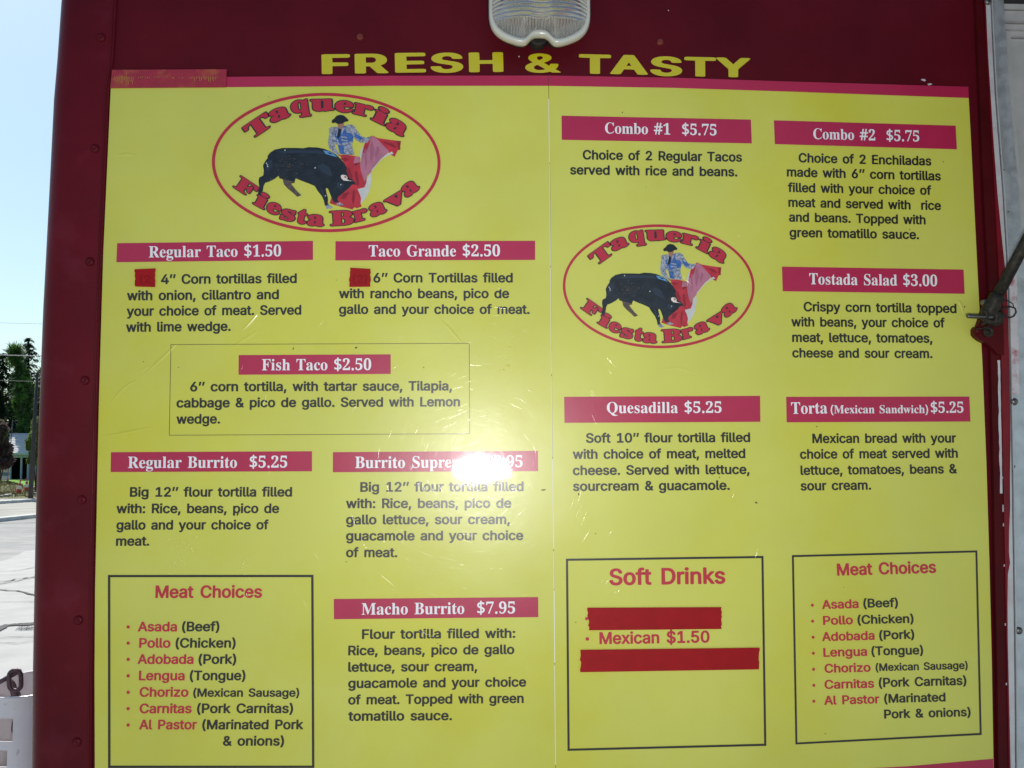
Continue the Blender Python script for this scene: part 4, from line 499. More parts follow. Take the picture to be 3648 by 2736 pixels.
# ------------------------------------------------------------------ layout of the trailer side, millimetres on its wall (x, z)
EDGE = {
 'left': [[-481.5, 2139.7], [-484.8, 1998.7], [-486.7, 1914.0], [-487.4, 1837.6], [-488.3, 1705.4], [-488.1, 1574.9], [-487.9, 1464.4], [-486.3, 1355.1], [-483.3, 1234.1], [-480.9, 1189.8]],
 'right': [[717.4, 2140.3], [718.4, 2079.9], [719.3, 1998.8], [720.8, 1878.3], [722.6, 1759.1], [722.8, 1621.8], [721.7, 1486.4], [719.7, 1352.7], [716.8, 1220.8], [716.4, 1161.1]],
 'seam': [[117.4, 2150.6], [117.9, 1994.9], [117.9, 1721.9], [118.6, 1493.7], [118.5, 1220.7], [118.8, 1175.4]],
 'ytop': [[-481.5, 2139.7], [-386.2, 2142.1], [-291.1, 2144.0], [-98.9, 2148.0], [115.8, 2150.6], [294.0, 2149.9], [454.3, 2146.6], [575.7, 2143.6], [717.4, 2140.3]],
 'stop': [[-480.1, 2153.5], [-386.4, 2156.2], [-291.3, 2158.6], [-98.9, 2162.3], [115.9, 2165.4], [294.3, 2164.5], [454.7, 2161.2], [576.2, 2159.1], [718.0, 2156.7]],
 'bot': [[716.8, 1220.8], [597.2, 1213.4], [392.1, 1207.6], [118.8, 1206.4], [-244.3, 1215.8], [-481.7, 1225.5]],
 'wall_l': [[-550.1, 2287.9], [-551.4, 2264.0], [-554.8, 2185.1], [-558.0, 2130.2], [-561.1, 1998.2], [-565.3, 1837.6], [-567.2, 1694.5], [-567.9, 1575.6], [-567.4, 1465.5], [-566.6, 1356.5], [-564.6, 1235.9], [-563.8, 1191.8]],
 'trim_r': [[-475.6, 2289.2], [-476.3, 2265.3], [-479.6, 2166.5], [-483.6, 2139.7], [-486.6, 1998.7], [-489.2, 1837.6], [-490.1, 1705.4], [-490.3, 1574.9], [-490.4, 1464.4], [-489.5, 1355.2], [-487.3, 1234.2], [-486.3, 1189.9]],
 'r0': [[731.8, 2310.7], [732.9, 2285.8], [733.2, 2145.4], [733.6, 1998.9], [735.4, 1878.3], [734.3, 1759.1], [732.1, 1602.3], [728.3, 1447.9], [726.5, 1333.6], [723.0, 1207.2], [721.5, 1161.0]],
 'r1': [[740.9, 2310.8], [740.8, 2285.9], [743.5, 2145.6], [745.9, 1999.0], [747.2, 1878.3], [745.6, 1759.1], [742.1, 1602.2], [739.0, 1447.8], [736.4, 1333.5], [734.0, 1207.0], [732.5, 1160.7]],
 'r2': [[750.0, 2311.0], [750.3, 2286.0], [751.8, 2145.7], [757.4, 1999.0], [759.4, 1878.4], [757.8, 1759.1], [754.2, 1602.1], [750.2, 1447.6], [747.1, 1333.3], [742.6, 1206.8], [741.1, 1160.5]],
}
SPOT = {
 'rivets': [[-495.2, 2210.0], [-500.2, 2055.6], [-503.5, 1900.6], [-506.3, 1740.8], [-506.9, 1582.5], [-507.9, 1425.6], [-506.3, 1269.0]],
 'screws': [[-144.4, 2218.0], [275.6, 2216.9]],
 'specks': [[288.4, 2262.7], [76.4, 2193.1], [654.0, 2166.6], [663.2, 2161.0]],
 'flash': [[23.3, 1621.2]],
 'lamp': [[33.1, 2249.9], [171.9, 2252.3], [78.1, 2185.4], [126.6, 2184.5], [102.0, 2193.9], [102.1, 2204.4]],
 'alu_rivets': [[760.0, 1707.0], [753.5, 1393.2], [757.9, 1623.8], [744.9, 2279.1]],
 'strut': [[760.9, 1918.3], [722.8, 1851.5], [717.9, 1827.4], [707.5, 1820.5], [678.3, 1820.8], [704.7, 1799.5], [687.2, 1799.5], [701.6, 1839.6], [737.0, 1825.5]],
 'board_bracket': [[727.3, 1804.2], [711.7, 1806.2], [758.0, 1837.0]],
}
TEXT = [
 (0, 'rt', 'serif', 'w', 'Regular Taco $1.50', -426.2, 1907.0, 0.7, 176.7, 15.3),
 (0, 'rt_d', 'sans', 'k', '4’’ Corn tortillas filled', -409.5, 1871.1, 0.56, 181.4, 13.0),
 (0, 'rt_d', 'sans', 'k', 'with onion, cillantro and', -454.1, 1848.8, 0.55, 202.1, 13.0),
 (0, 'rt_d', 'sans', 'k', 'your choice of meat. Served', -454.1, 1827.7, 0.48, 232.4, 13.0),
 (0, 'rt_d', 'sans', 'k', 'with lime wedge.', -454.5, 1806.2, 0.55, 138.7, 12.9),
 (0, 'tape0', 'sans', 't', '(2', -437.0, 1871.7, 1.35, 14.5, 10.4),
 (0, 'tg', 'serif', 'w', 'Taco Grande $2.50', -131.2, 1909.3, 0.28, 179.3, 15.5),
 (0, 'tape1', 'sans', 't', '(2)', -152.4, 1872.4, 0.94, 19.3, 11.2),
 (0, 'tg_d', 'sans', 'k', '6’’ Corn Tortillas filled', -124.8, 1873.7, 0.16, 190.3, 13.0),
 (0, 'tg_d', 'sans', 'k', 'with rancho beans, pico de', -171.3, 1852.1, 0.1, 231.7, 13.0),
 (0, 'tg_d', 'sans', 'k', 'gallo and your choice of meat.', -171.2, 1830.6, 0.02, 259.5, 12.9),
 (0, 'fish', 'serif', 'w', 'Fish Taco $2.50', -273.8, 1753.8, 0.02, 146.4, 15.1),
 (0, 'fish_d', 'sans', 'k', '6’’ corn tortilla, with tartar sauce, Tilapia,', -368.6, 1725.9, -0.0, 350.5, 12.7),
 (0, 'fish_d', 'sans', 'k', 'cabbage & pico de gallo. Served with Lemon', -386.3, 1704.3, -0.0, 379.0, 12.7),
 (0, 'fish_d', 'sans', 'k', 'wedge.', -386.0, 1682.6, 0.11, 57.6, 12.7),
 (0, 'rb', 'serif', 'w', 'Regular Burrito  $5.25', -448.5, 1623.9, -0.24, 209.6, 15.1),
 (0, 'rb_d', 'sans', 'k', 'Big 12’’ flour tortilla filled', -445.3, 1586.2, -0.44, 213.2, 12.5),
 (0, 'rb_d', 'sans', 'k', 'with: Rice, beans, pico de', -462.4, 1564.6, -0.48, 213.4, 12.5),
 (0, 'rb_d', 'sans', 'k', 'gallo and your choice of', -462.0, 1543.0, -0.49, 199.3, 12.4),
 (0, 'rb_d', 'sans', 'k', 'meat.', -462.1, 1521.9, -0.47, 43.4, 12.4),
 (0, 'bs', 'serif', 'w', 'Burrito Supremo  $6.95', -148.5, 1621.6, -0.09, 225.6, 15.4),
 (0, 'bs_d', 'sans', 'k', 'Big 12’’ flour tortilla filled', -141.5, 1590.1, -0.25, 219.9, 12.7),
 (0, 'bs_d', 'sans', 'k', 'with: Rice, beans, pico de', -160.4, 1568.4, -0.4, 222.0, 12.7),
 (0, 'bs_d', 'sans', 'k', 'gallo lettuce, sour cream,', -160.3, 1546.8, -0.44, 219.8, 12.7),
 (0, 'bs_d', 'sans', 'k', 'guacamole and your choice', -160.2, 1525.3, -0.46, 237.6, 12.6),
 (0, 'bs_d', 'sans', 'k', 'of meat.', -160.1, 1503.4, -0.68, 68.3, 12.6),
 (0, 'mb', 'serif', 'w', 'Macho Burrito  $7.95', -139.1, 1427.0, -0.38, 204.8, 15.1),
 (0, 'mb_d', 'sans', 'k', 'Flour tortilla filled with:', -138.5, 1395.4, -0.5, 204.3, 12.4),
 (0, 'mb_d', 'sans', 'k', 'Rice, beans, pico de gallo', -156.6, 1374.3, -0.53, 220.9, 12.4),
 (0, 'mb_d', 'sans', 'k', 'lettuce, sour cream,', -156.5, 1352.8, -0.68, 171.1, 12.4),
 (0, 'mb_d', 'sans', 'k', 'guacamole and your choice', -156.4, 1331.6, -0.58, 236.3, 12.4),
 (0, 'mb_d', 'sans', 'k', 'of meat. Topped with green', -156.3, 1310.2, -0.58, 232.7, 12.3),
 (0, 'mb_d', 'sans', 'k', 'tomatillo sauce.', -156.2, 1289.0, -0.74, 137.1, 12.3),
 (0, 'meatl', 'sans', 'r', 'Meat Choices', -409.7, 1453.1, -0.66, 139.3, 16.0),
 (0, 'meatl', 'sans', 'r', 'Asada', -431.6, 1409.9, -0.89, 50.8, 12.3),
 (0, 'meatl', 'sans', 'k', '(Beef)', -374.4, 1409.1, -0.7, 48.7, 12.3),
 (0, 'meatl', 'sans', 'r', 'Pollo', -429.6, 1388.7, -0.94, 40.6, 12.3),
 (0, 'meatl', 'sans', 'k', '(Chicken)', -382.5, 1387.9, -0.82, 78.3, 12.3),
 (0, 'meatl', 'sans', 'r', 'Adobada', -431.1, 1367.8, -0.98, 72.4, 12.3),
 (0, 'meatl', 'sans', 'k', '(Pork)', -352.4, 1366.4, -0.8, 49.2, 12.3),
 (0, 'meatl', 'sans', 'r', 'Lengua', -429.1, 1346.6, -1.03, 59.2, 12.2),
 (0, 'meatl', 'sans', 'k', '(Tongue)', -363.4, 1345.4, -0.9, 72.4, 12.3),
 (0, 'meatl', 'sans', 'r', 'Chorizo', -427.9, 1325.4, -1.08, 63.2, 12.2),
 (0, 'meatl', 'sans', 'k', '(Mexican Sausage)', -358.6, 1324.1, -1.08, 138.1, 10.6),
 (0, 'meatl', 'sans', 'r', 'Carnitas', -427.5, 1304.2, -0.99, 67.3, 12.2),
 (0, 'meatl', 'sans', 'k', '(Pork Carnitas)', -353.4, 1302.9, -1.05, 125.0, 12.2),
 (0, 'meatl', 'sans', 'r', 'Al Pastor', -427.6, 1283.6, -1.17, 74.5, 12.2),
 (0, 'meatl', 'sans', 'k', '(Marinated Pork', -346.3, 1281.9, -1.1, 131.4, 12.2),
 (0, 'meatl', 'sans', 'k', '& onions)', -319.2, 1260.4, -1.1, 79.4, 12.2),
 (1, 'soft', 'sans', 'r', 'Soft Drinks', 193.5, 1461.9, 0.02, 158.8, 21.7),
 (1, 'soft', 'sans', 'r', 'Mexican $1.50', 179.0, 1383.5, -0.1, 150.0, 15.6),
 (1, 'meatr', 'sans', 'r', 'Meat Choices', 507.1, 1470.4, 0.86, 138.9, 16.1),
 (1, 'meatr', 'sans', 'r', 'Asada', 484.9, 1425.7, 0.68, 50.9, 11.8),
 (1, 'meatr', 'sans', 'k', '(Beef)', 542.3, 1426.6, 0.31, 48.5, 11.9),
 (1, 'meatr', 'sans', 'r', 'Pollo', 485.7, 1404.2, 0.44, 41.6, 11.8),
 (1, 'meatr', 'sans', 'k', '(Chicken)', 533.5, 1404.6, 0.39, 78.4, 11.8),
 (1, 'meatr', 'sans', 'r', 'Adobada', 483.7, 1382.5, 0.57, 73.1, 11.8),
 (1, 'meatr', 'sans', 'k', '(Pork)', 563.1, 1383.3, 0.64, 49.1, 11.8),
 (1, 'meatr', 'sans', 'r', 'Lengua', 484.9, 1361.4, 0.47, 60.8, 11.8),
 (1, 'meatr', 'sans', 'k', '(Tongue)', 551.6, 1362.2, 0.25, 72.2, 11.8),
 (1, 'meatr', 'sans', 'r', 'Chorizo', 486.0, 1340.0, 0.52, 63.9, 11.7),
 (1, 'meatr', 'sans', 'k', '(Mexican Sausage)', 556.8, 1341.0, 0.35, 128.7, 10.1),
 (1, 'meatr', 'sans', 'r', 'Carnitas', 485.4, 1318.6, 0.37, 68.7, 11.7),
 (1, 'meatr', 'sans', 'k', '(Pork Carnitas)', 560.5, 1319.5, 0.47, 122.3, 12.1),
 (1, 'meatr', 'sans', 'r', 'Al Pastor', 484.3, 1297.5, 0.46, 76.5, 11.7),
 (1, 'meatr', 'sans', 'k', '(Marinated', 567.3, 1298.4, 0.3, 85.5, 11.7),
 (1, 'meatr', 'sans', 'k', 'Pork & onions)', 566.6, 1277.6, 0.39, 120.5, 11.7),
 (1, 'to', 'serif', 'w', 'Torta', 449.1, 1691.7, 0.53, 50.6, 15.9),
 (1, 'to', 'serif', 'w', '(Mexican Sandwich)', 504.5, 1692.2, -0.15, 137.8, 11.0),
 (1, 'to', 'serif', 'w', '$5.25', 646.3, 1692.1, 0.08, 46.4, 14.7),
 (1, 'to_d', 'sans', 'k', 'Mexican bread with your', 477.6, 1651.5, -0.16, 203.1, 12.9),
 (1, 'to_d', 'sans', 'k', 'choice of meat served with', 459.7, 1630.0, -0.0, 222.7, 12.9),
 (1, 'to_d', 'sans', 'k', 'lettuce, tomatoes, beans &', 459.9, 1607.9, 0.14, 220.5, 12.8),
 (1, 'to_d', 'sans', 'k', 'sour cream.', 459.5, 1586.6, 0.24, 98.8, 12.8),
 (1, 'ts', 'serif', 'w', 'Tostada Salad $3.00', 479.3, 1872.3, -0.82, 182.3, 15.5),
 (1, 'ts_d', 'sans', 'k', 'Crispy corn tortilla topped', 470.2, 1834.5, -0.63, 217.8, 13.1),
 (1, 'ts_d', 'sans', 'k', 'with beans, your choice of', 452.3, 1813.4, -0.42, 218.2, 13.1),
 (1, 'ts_d', 'sans', 'k', 'meat, lettuce, tomatoes,', 452.9, 1791.7, -0.42, 199.1, 13.1),
 (1, 'ts_d', 'sans', 'k', 'cheese and sour cream.', 452.5, 1770.1, -0.37, 198.7, 13.0),
 (1, 'c2', 'serif', 'w', 'Combo #2  $5.75', 490.5, 2078.7, -0.89, 152.5, 15.2),
 (1, 'c2_d', 'sans', 'k', 'Choice of 2 Enchiladas', 468.6, 2045.3, -0.93, 190.8, 13.1),
 (1, 'c2_d', 'sans', 'k', 'made with 6’’ corn tortillas', 451.3, 2025.0, -1.12, 221.0, 13.1),
 (1, 'c2_d', 'sans', 'k', 'filled with your choice of', 452.2, 2002.9, -0.8, 205.6, 13.0),
 (1, 'c2_d', 'sans', 'k', 'meat and served with  rice', 452.4, 1981.8, -0.92, 218.6, 13.0),
 (1, 'c2_d', 'sans', 'k', 'and beans. Topped with', 452.7, 1960.9, -0.9, 195.4, 13.0),
 (1, 'c2_d', 'sans', 'k', 'green tomatillo sauce.', 452.9, 1939.1, -0.74, 185.1, 13.0),
 (1, 'c1', 'serif', 'w', 'Combo #1  $5.75', 195.5, 2083.8, -0.52, 157.2, 15.4),
 (1, 'c1_d', 'sans', 'k', 'Choice of 2 Regular Tacos', 163.9, 2046.9, -0.36, 224.2, 13.2),
 (1, 'c1_d', 'sans', 'k', 'served with rice and beans.', 146.0, 2025.6, -0.28, 235.1, 13.2),
 (1, 'qu', 'serif', 'w', 'Quesadilla $5.25', 193.1, 1693.9, -0.1, 158.7, 15.0),
 (1, 'qu_d', 'sans', 'k', 'Soft 10’’ flour tortilla filled', 163.9, 1653.9, -0.08, 226.9, 12.9),
 (1, 'qu_d', 'sans', 'k', 'with choice of meat, melted', 145.6, 1632.1, -0.1, 238.0, 12.9),
 (1, 'qu_d', 'sans', 'k', 'cheese. Served with lettuce,', 145.4, 1610.1, -0.08, 243.6, 12.9),
 (1, 'qu_d', 'sans', 'k', 'sourcream & guacamole.', 145.5, 1588.7, -0.08, 215.6, 12.8),
 (2, 'fresh', 'wide', 'y', 'F', -196.8, 2165.3, 1.45, 39.0, 27.0),
 (2, 'fresh', 'wide', 'y', 'R', -151.3, 2166.7, 1.45, 46.4, 27.0),
 (2, 'fresh', 'wide', 'y', 'E', -95.9, 2168.6, 1.45, 42.7, 27.1),
 (2, 'fresh', 'wide', 'y', 'S', -46.7, 2169.3, 1.45, 45.4, 27.1),
 (2, 'fresh', 'wide', 'y', 'H', 6.6, 2170.6, 1.45, 48.0, 27.2),
 (2, 'fresh', 'wide', 'y', '&', 85.1, 2170.7, 0.75, 49.8, 27.8),
 (2, 'fresh', 'wide', 'y', 'T', 160.1, 2170.9, -0.54, 45.4, 26.9),
 (2, 'fresh', 'wide', 'y', 'A', 204.2, 2170.7, -0.54, 53.4, 27.0),
 (2, 'fresh', 'wide', 'y', 'S', 260.9, 2169.1, -0.54, 45.4, 27.0),
 (2, 'fresh', 'wide', 'y', 'T', 309.4, 2168.9, -0.54, 45.2, 27.1),
 (2, 'fresh', 'wide', 'y', 'Y', 354.6, 2168.6, -0.54, 49.2, 27.1),
 (0, 'logo', 'logo', 'r', 'T', -291.9, 2069.9, 35.27, 38.4, 20.4),
 (0, 'logo', 'logo', 'r', 'a', -264.1, 2093.7, 22.14, 28.0, 16.0),
 (0, 'logo', 'logo', 'r', 'q', -236.8, 2107.8, 8.22, 25.5, 16.6),
 (0, 'logo', 'logo', 'r', 'u', -210.7, 2111.5, 2.02, 31.6, 15.4),
 (0, 'logo', 'logo', 'r', 'e', -177.9, 2111.4, -4.43, 24.5, 15.4),
 (0, 'logo', 'logo', 'r', 'r', -153.7, 2108.7, -13.15, 25.9, 15.4),
 (0, 'logo', 'logo', 'r', 'i', -128.5, 2100.5, -25.87, 20.0, 22.3),
 (0, 'logo', 'logo', 'r', 'a', -109.0, 2090.2, -30.87, 28.0, 16.9),
 (0, 'logo', 'logo', 'r', 'F', -314.8, 2004.6, -33.71, 30.0, 18.3),
 (0, 'logo', 'logo', 'r', 'i', -287.8, 1981.6, -28.59, 16.9, 20.3),
 (0, 'logo', 'logo', 'r', 'e', -271.0, 1971.6, -20.68, 19.0, 14.8),
 (0, 'logo', 'logo', 'r', 's', -251.3, 1961.1, -13.29, 19.3, 14.8),
 (0, 'logo', 'logo', 'r', 't', -229.6, 1956.2, -12.51, 13.6, 19.3),
 (0, 'logo', 'logo', 'r', 'a', -214.8, 1952.5, -3.92, 22.7, 14.8),
 (0, 'logo', 'logo', 'r', 'B', -182.9, 1951.6, 3.59, 31.5, 19.7),
 (0, 'logo', 'logo', 'r', 'r', -150.3, 1956.6, 14.81, 20.0, 14.8),
 (0, 'logo', 'logo', 'r', 'a', -127.3, 1963.7, 21.76, 22.4, 15.9),
 (0, 'logo', 'logo', 'r', 'v', -103.0, 1973.9, 31.72, 29.0, 14.8),
 (0, 'logo', 'logo', 'r', 'a', -80.0, 1990.9, 36.96, 23.0, 15.9),
 (1, 'logo', 'logo', 'r', 'T', 179.8, 1896.7, 35.46, 33.6, 17.9),
 (1, 'logo', 'logo', 'r', 'a', 204.2, 1917.7, 22.27, 24.3, 14.1),
 (1, 'logo', 'logo', 'r', 'q', 228.0, 1930.1, 8.06, 22.0, 14.7),
 (1, 'logo', 'logo', 'r', 'u', 250.5, 1933.2, 1.68, 27.2, 13.7),
 (1, 'logo', 'logo', 'r', 'e', 278.7, 1932.9, -4.99, 21.0, 13.7),
 (1, 'logo', 'logo', 'r', 'r', 299.5, 1930.4, -14.05, 22.2, 13.7),
 (1, 'logo', 'logo', 'r', 'i', 321.0, 1922.9, -27.22, 17.2, 19.8),
 (1, 'logo', 'logo', 'r', 'a', 337.6, 1913.7, -32.38, 24.1, 15.0),
 (1, 'logo', 'logo', 'r', 'F', 158.7, 1838.6, -35.28, 25.9, 16.3),
 (1, 'logo', 'logo', 'r', 'i', 181.6, 1818.0, -30.0, 14.5, 18.1),
 (1, 'logo', 'logo', 'r', 'e', 195.8, 1809.0, -21.81, 16.3, 13.2),
 (1, 'logo', 'logo', 'r', 's', 212.5, 1799.6, -14.14, 16.6, 13.2),
 (1, 'logo', 'logo', 'r', 't', 231.2, 1795.1, -13.33, 11.7, 17.3),
 (1, 'logo', 'logo', 'r', 'a', 243.8, 1791.7, -4.42, 19.5, 13.2),
 (1, 'logo', 'logo', 'r', 'B', 271.2, 1790.8, 3.36, 27.1, 17.5),
 (1, 'logo', 'logo', 'r', 'r', 299.4, 1795.1, 14.88, 17.3, 13.1),
 (1, 'logo', 'logo', 'r', 'a', 319.3, 1801.3, 21.96, 19.5, 14.0),
 (1, 'logo', 'logo', 'r', 'v', 340.4, 1810.2, 31.99, 25.3, 13.0),
 (1, 'logo', 'logo', 'r', 'a', 360.5, 1825.2, 37.23, 20.2, 13.9),
]
BANNERS = [
 (0, 'rt', -468.6, 1926.4, -206.8, 1930.6, -206.6, 1904.3, -469.1, 1900.3),
 (0, 'tg', -176.4, 1930.2, 96.7, 1932.0, 96.5, 1905.2, -176.5, 1903.7),
 (0, 'fish', -304.9, 1774.5, -101.1, 1775.2, -101.0, 1748.4, -304.8, 1747.9),
 (0, 'rb', -471.1, 1645.1, -206.1, 1644.6, -205.9, 1617.7, -470.9, 1618.7),
 (0, 'bs', -178.2, 1643.2, 98.2, 1643.1, 98.2, 1615.6, -178.2, 1616.2),
 (0, 'mb', -175.9, 1448.2, 96.9, 1446.9, 96.9, 1420.2, -175.6, 1421.5),
 (1, 'to', 442.5, 1715.3, 702.0, 1714.7, 702.2, 1679.8, 442.3, 1680.0),
 (1, 'ts', 441.1, 1897.0, 700.5, 1893.5, 700.7, 1859.1, 441.4, 1862.3),
 (1, 'c2', 434.8, 2105.0, 696.8, 2100.0, 697.3, 2065.7, 435.4, 2070.8),
 (1, 'c1', 134.9, 2108.4, 402.1, 2105.7, 402.6, 2071.5, 134.9, 2074.1),
 (1, 'qu', 134.7, 1716.5, 406.1, 1716.8, 405.6, 1680.9, 134.7, 1680.9),
]
BOXES = [
 (0, 'fish', 0.62, -395.2, 1789.1, 5.8, 1790.3, 6.0, 1666.5, -395.4, 1666.8),
 (0, 'meatl', 3.05, -471.6, 1483.6, -202.9, 1480.3, -200.0, 1228.9, -466.3, 1234.7),
 (1, 'soft', 2.88, 134.9, 1497.5, 405.5, 1498.0, 403.4, 1244.6, 134.5, 1243.7),
 (1, 'meatr', 2.7, 444.9, 1498.6, 704.9, 1502.0, 701.4, 1252.8, 443.3, 1245.5),
]
TAPES = [
 ('small tape left', -443.9, 1890.6, -416.7, 1891.8, -416.6, 1866.4, -442.7, 1867.1),
 ('small tape right', -156.3, 1893.5, -128.8, 1892.0, -128.7, 1867.4, -157.0, 1867.0),
 ('long tape upper', 163.1, 1432.0, 345.7, 1430.2, 345.4, 1401.0, 164.8, 1402.0),
 ('long tape lower', 153.1, 1376.4, 396.8, 1375.3, 395.2, 1346.4, 152.7, 1346.9),
]
DOTS = [
 (0, 'meatl', -444.1, 1415.6, 2.4),
 (0, 'meatl', -443.7, 1394.6, 2.4),
 (0, 'meatl', -443.3, 1373.5, 2.4),
 (0, 'meatl', -442.9, 1352.3, 2.4),
 (0, 'meatl', -442.5, 1331.1, 2.4),
 (0, 'meatl', -442.1, 1310.1, 2.4),
 (0, 'meatl', -441.7, 1289.1, 2.4),
 (1, 'soft', 162.0, 1417.1, 2.4),
 (1, 'soft', 162.7, 1390.3, 2.7),
 (1, 'meatr', 471.5, 1430.7, 2.3),
 (1, 'meatr', 471.3, 1409.2, 2.3),
 (1, 'meatr', 471.3, 1387.7, 2.3),
 (1, 'meatr', 471.1, 1366.2, 2.3),
 (1, 'meatr', 470.9, 1344.8, 2.3),
 (1, 'meatr', 470.7, 1323.4, 2.3),
 (1, 'meatr', 470.1, 1302.3, 2.3),
]
LOGO = [
 (-188.6743, 2039.7241, 0.1488, 0.0012, 0.0009, -0.1526),
 (268.0342, 1869.2205, 0.128, 0.0002, -0.0022, -0.1358),
]
mm = lambda l: [(p[0] / 1000.0, p[1] / 1000.0) for p in l]
E = {k: mm(v) for k, v in EDGE.items()}
def x_at(line, z):
    for (x0, z0), (x1, z1) in zip(line, line[1:]):
        if (z0 - z) * (z1 - z) <= 0 and z0 != z1: return x0 + (x1 - x0) * (z - z0) / (z1 - z0)
    return line[0][0] if z > line[0][1] else line[-1][0]
def ext(line, top=2.62, low=0.42):
    return [(line[0][0], top)] + list(line) + [(line[-1][0], low)]
def strip_poly(l, r):
    return [list(l) + list(reversed(r))]

# ------------------------------------------------------------------ ground
def sheet(name, xs, ys, m, lift=0.0, **kw):
    b = MB(); nx = len(xs)
    b.add([(x, y, gz(y) + lift) for y in ys for x in xs],
          [(j * nx + i, j * nx + i + 1, (j + 1) * nx + i + 1, (j + 1) * nx + i) for j in range(len(ys) - 1) for i in range(nx - 1)])
    return b.build(name, m, smooth=True, **kw)
YS = [-400, -60, -20, -6, 0, 3, 6] + [6 + i * 1.5 for i in range(1, 17)] + [34, 40, 60, 100, 200, 900]
lot = sheet('ground', [-600, -60, -30, 0, 30, 600], YS, m_lot, kind='structure')
ys_near = [0.35, 2, 4, 6] + [6 + i * 1.0 for i in range(1, 12)]
def skew_sheet(name, pts_far, pts_near, m, lift, n=14, **kw):
    """strip of ground between two lines that run across the view"""
    b = MB(); vs = []
    for k in range(n + 1):
        t = k / n
        for a, c in zip(pts_far, pts_near):
            p = a.lerp(c, t); vs.append((p.x, p.y, gz(p.y) + lift))
    w = len(pts_far)
    b.add(vs, [(k * w + i, k * w + i + 1, (k + 1) * w + i + 1, (k + 1) * w + i) for k in range(n) for i in range(w - 1)])
    return b.build(name, m, smooth=True, **kw)
edge_ = sorted([(p.y, p.x) for p in (on_ground(-60, 2022), on_ground(0, 2001), on_ground(20, 1998), on_ground(60, 1982), on_ground(85, 1966), on_ground(150, 1958), on_ground(300, 1950))])
edge_ = [(0.4, edge_[0][1] - 9), (8.0, edge_[0][1] - 6)] + edge_
def edge_x(y):
    for (y0, x0), (y1, x1) in zip(edge_, edge_[1:]):
        if y0 <= y <= y1: return x0 + (x1 - x0) * (y - y0) / max(y1 - y0, 1e-6)
    return edge_[-1][1]
b = MB(); rows_p = 60; y_end = edge_[-1][0]
for k in range(rows_p + 1):
    y = .4 + (y_end - .4) * k / rows_p; b.v += [(edge_x(y), y, gz(y) + .012), (30.0, y, gz(y) + .012)]
for k in range(rows_p): b.f.append((2 * k, 2 * k + 1, 2 * k + 3, 2 * k + 2)); b.m.append(0)
b.build('concrete_pad', m_pad, kind='structure')
ra = [on_ground(x, 1778) for x in (-3500, -200, 0, 150, 400, 2500)]; rb = [on_ground(x, 1852) for x in (-3500, -200, 0, 150, 400, 2500)]
skew_sheet('road', ra, rb, m_road, 0.004, kind='structure')
def kerb(name, y_l, y_r, h=0.12, w=0.16):
    a = on_ground(-250, y_l * 1.0 + (y_l - y_r) * 1.6); c = on_ground(420, y_r - (y_l - y_r) * 1.8)
    a = on_ground(0, y_l); c = on_ground(150, y_r); d = c - a; a = a - d * 14; c = c + d * 14
    n = Vector((-d.y, d.x, 0)).normalized() * w
    b = MB(); k = 64
    for i in range(k):
        p = a.lerp(c, i / k); q = a.lerp(c, (i + 1) / k - 0.012 / k)
        b.add([(p.x, p.y, gz(p.y) - .1), (q.x, q.y, gz(q.y) - .1), (q.x + n.x, q.y + n.y, gz(q.y) - .1), (p.x + n.x, p.y + n.y, gz(p.y) - .1),
               (p.x, p.y, gz(p.y) + h), (q.x, q.y, gz(q.y) + h), (q.x + n.x, q.y + n.y, gz(q.y) + h), (p.x + n.x, p.y + n.y, gz(p.y) + h)],
              [(0,3,2,1),(4,5,6,7),(0,1,5,4),(1,2,6,5),(2,3,7,6),(3,0,4,7)])
    return b.build(name, m_kerb, kind='structure')
kerb('kerb', 1796, 1786, 0.14, 0.5)
kerb('kerb', 1860, 1844, 0.14, 0.5)
def crack(pxs, w, n=5, amp=3.0, name='tar_crack'):
    pts = []
    for (x0, y0), (x1, y1) in zip(pxs, pxs[1:]):
        for i in range(n):
            t = i / n; pts.append(on_ground(x0 + (x1 - x0) * t, y0 + (y1 - y0) * t + uni(-amp, amp)))
    pts.append(on_ground(*pxs[-1]))
    b = MB(); vs = []
    for i, p in enumerate(pts):
        d = (pts[min(i + 1, len(pts) - 1)] - pts[max(i - 1, 0)]); d.z = 0; nn = Vector((-d.y, d.x, 0)).normalized() * w * uni(.5, 1.3) / 2
        vs += [(p.x + nn.x, p.y + nn.y, gz(p.y) + .022), (p.x - nn.x, p.y - nn.y, gz(p.y) + .022)]
    b.add(vs, [(2 * i, 2 * i + 1, 2 * i + 3, 2 * i + 2) for i in range(len(pts) - 1)])
    return b.build(name, m_tar, parent=lot)
crack([(-40, 2258), (10, 2240), (45, 2233), (75, 2233), (135, 2229)], 0.13, n=4, amp=1.2)
crack([(-40, 2042), (40, 2040), (130, 2024)], 0.022, n=3, amp=1)
crack([(-40, 2082), (40, 2072), (80, 2066), (130, 2058)], 0.04, n=3, amp=1.5)
crack([(-40, 2096), (50, 2076), (130, 2062)], 0.03, n=3, amp=1.5)
crack([(-40, 2106), (60, 2110), (130, 2127)], 0.04, n=3, amp=1.5)
crack([(-40, 2152), (60, 2150), (130, 2151)], 0.014, n=3, amp=.5)
crack([(-40, 2284), (70, 2277), (130, 2275)], 0.012, n=3, amp=.8)
crack([(-40, 2300), (60, 2301), (130, 2288)], 0.012, n=3, amp=.8)
crack([(-40, 1868), (130, 1864)], 0.10, n=3, amp=.6)
crack([(-40, 1900), (130, 1893)], 0.05, n=3, amp=1)
crack([(-40, 1822), (130, 1812)], 0.07, n=3, amp=.6)
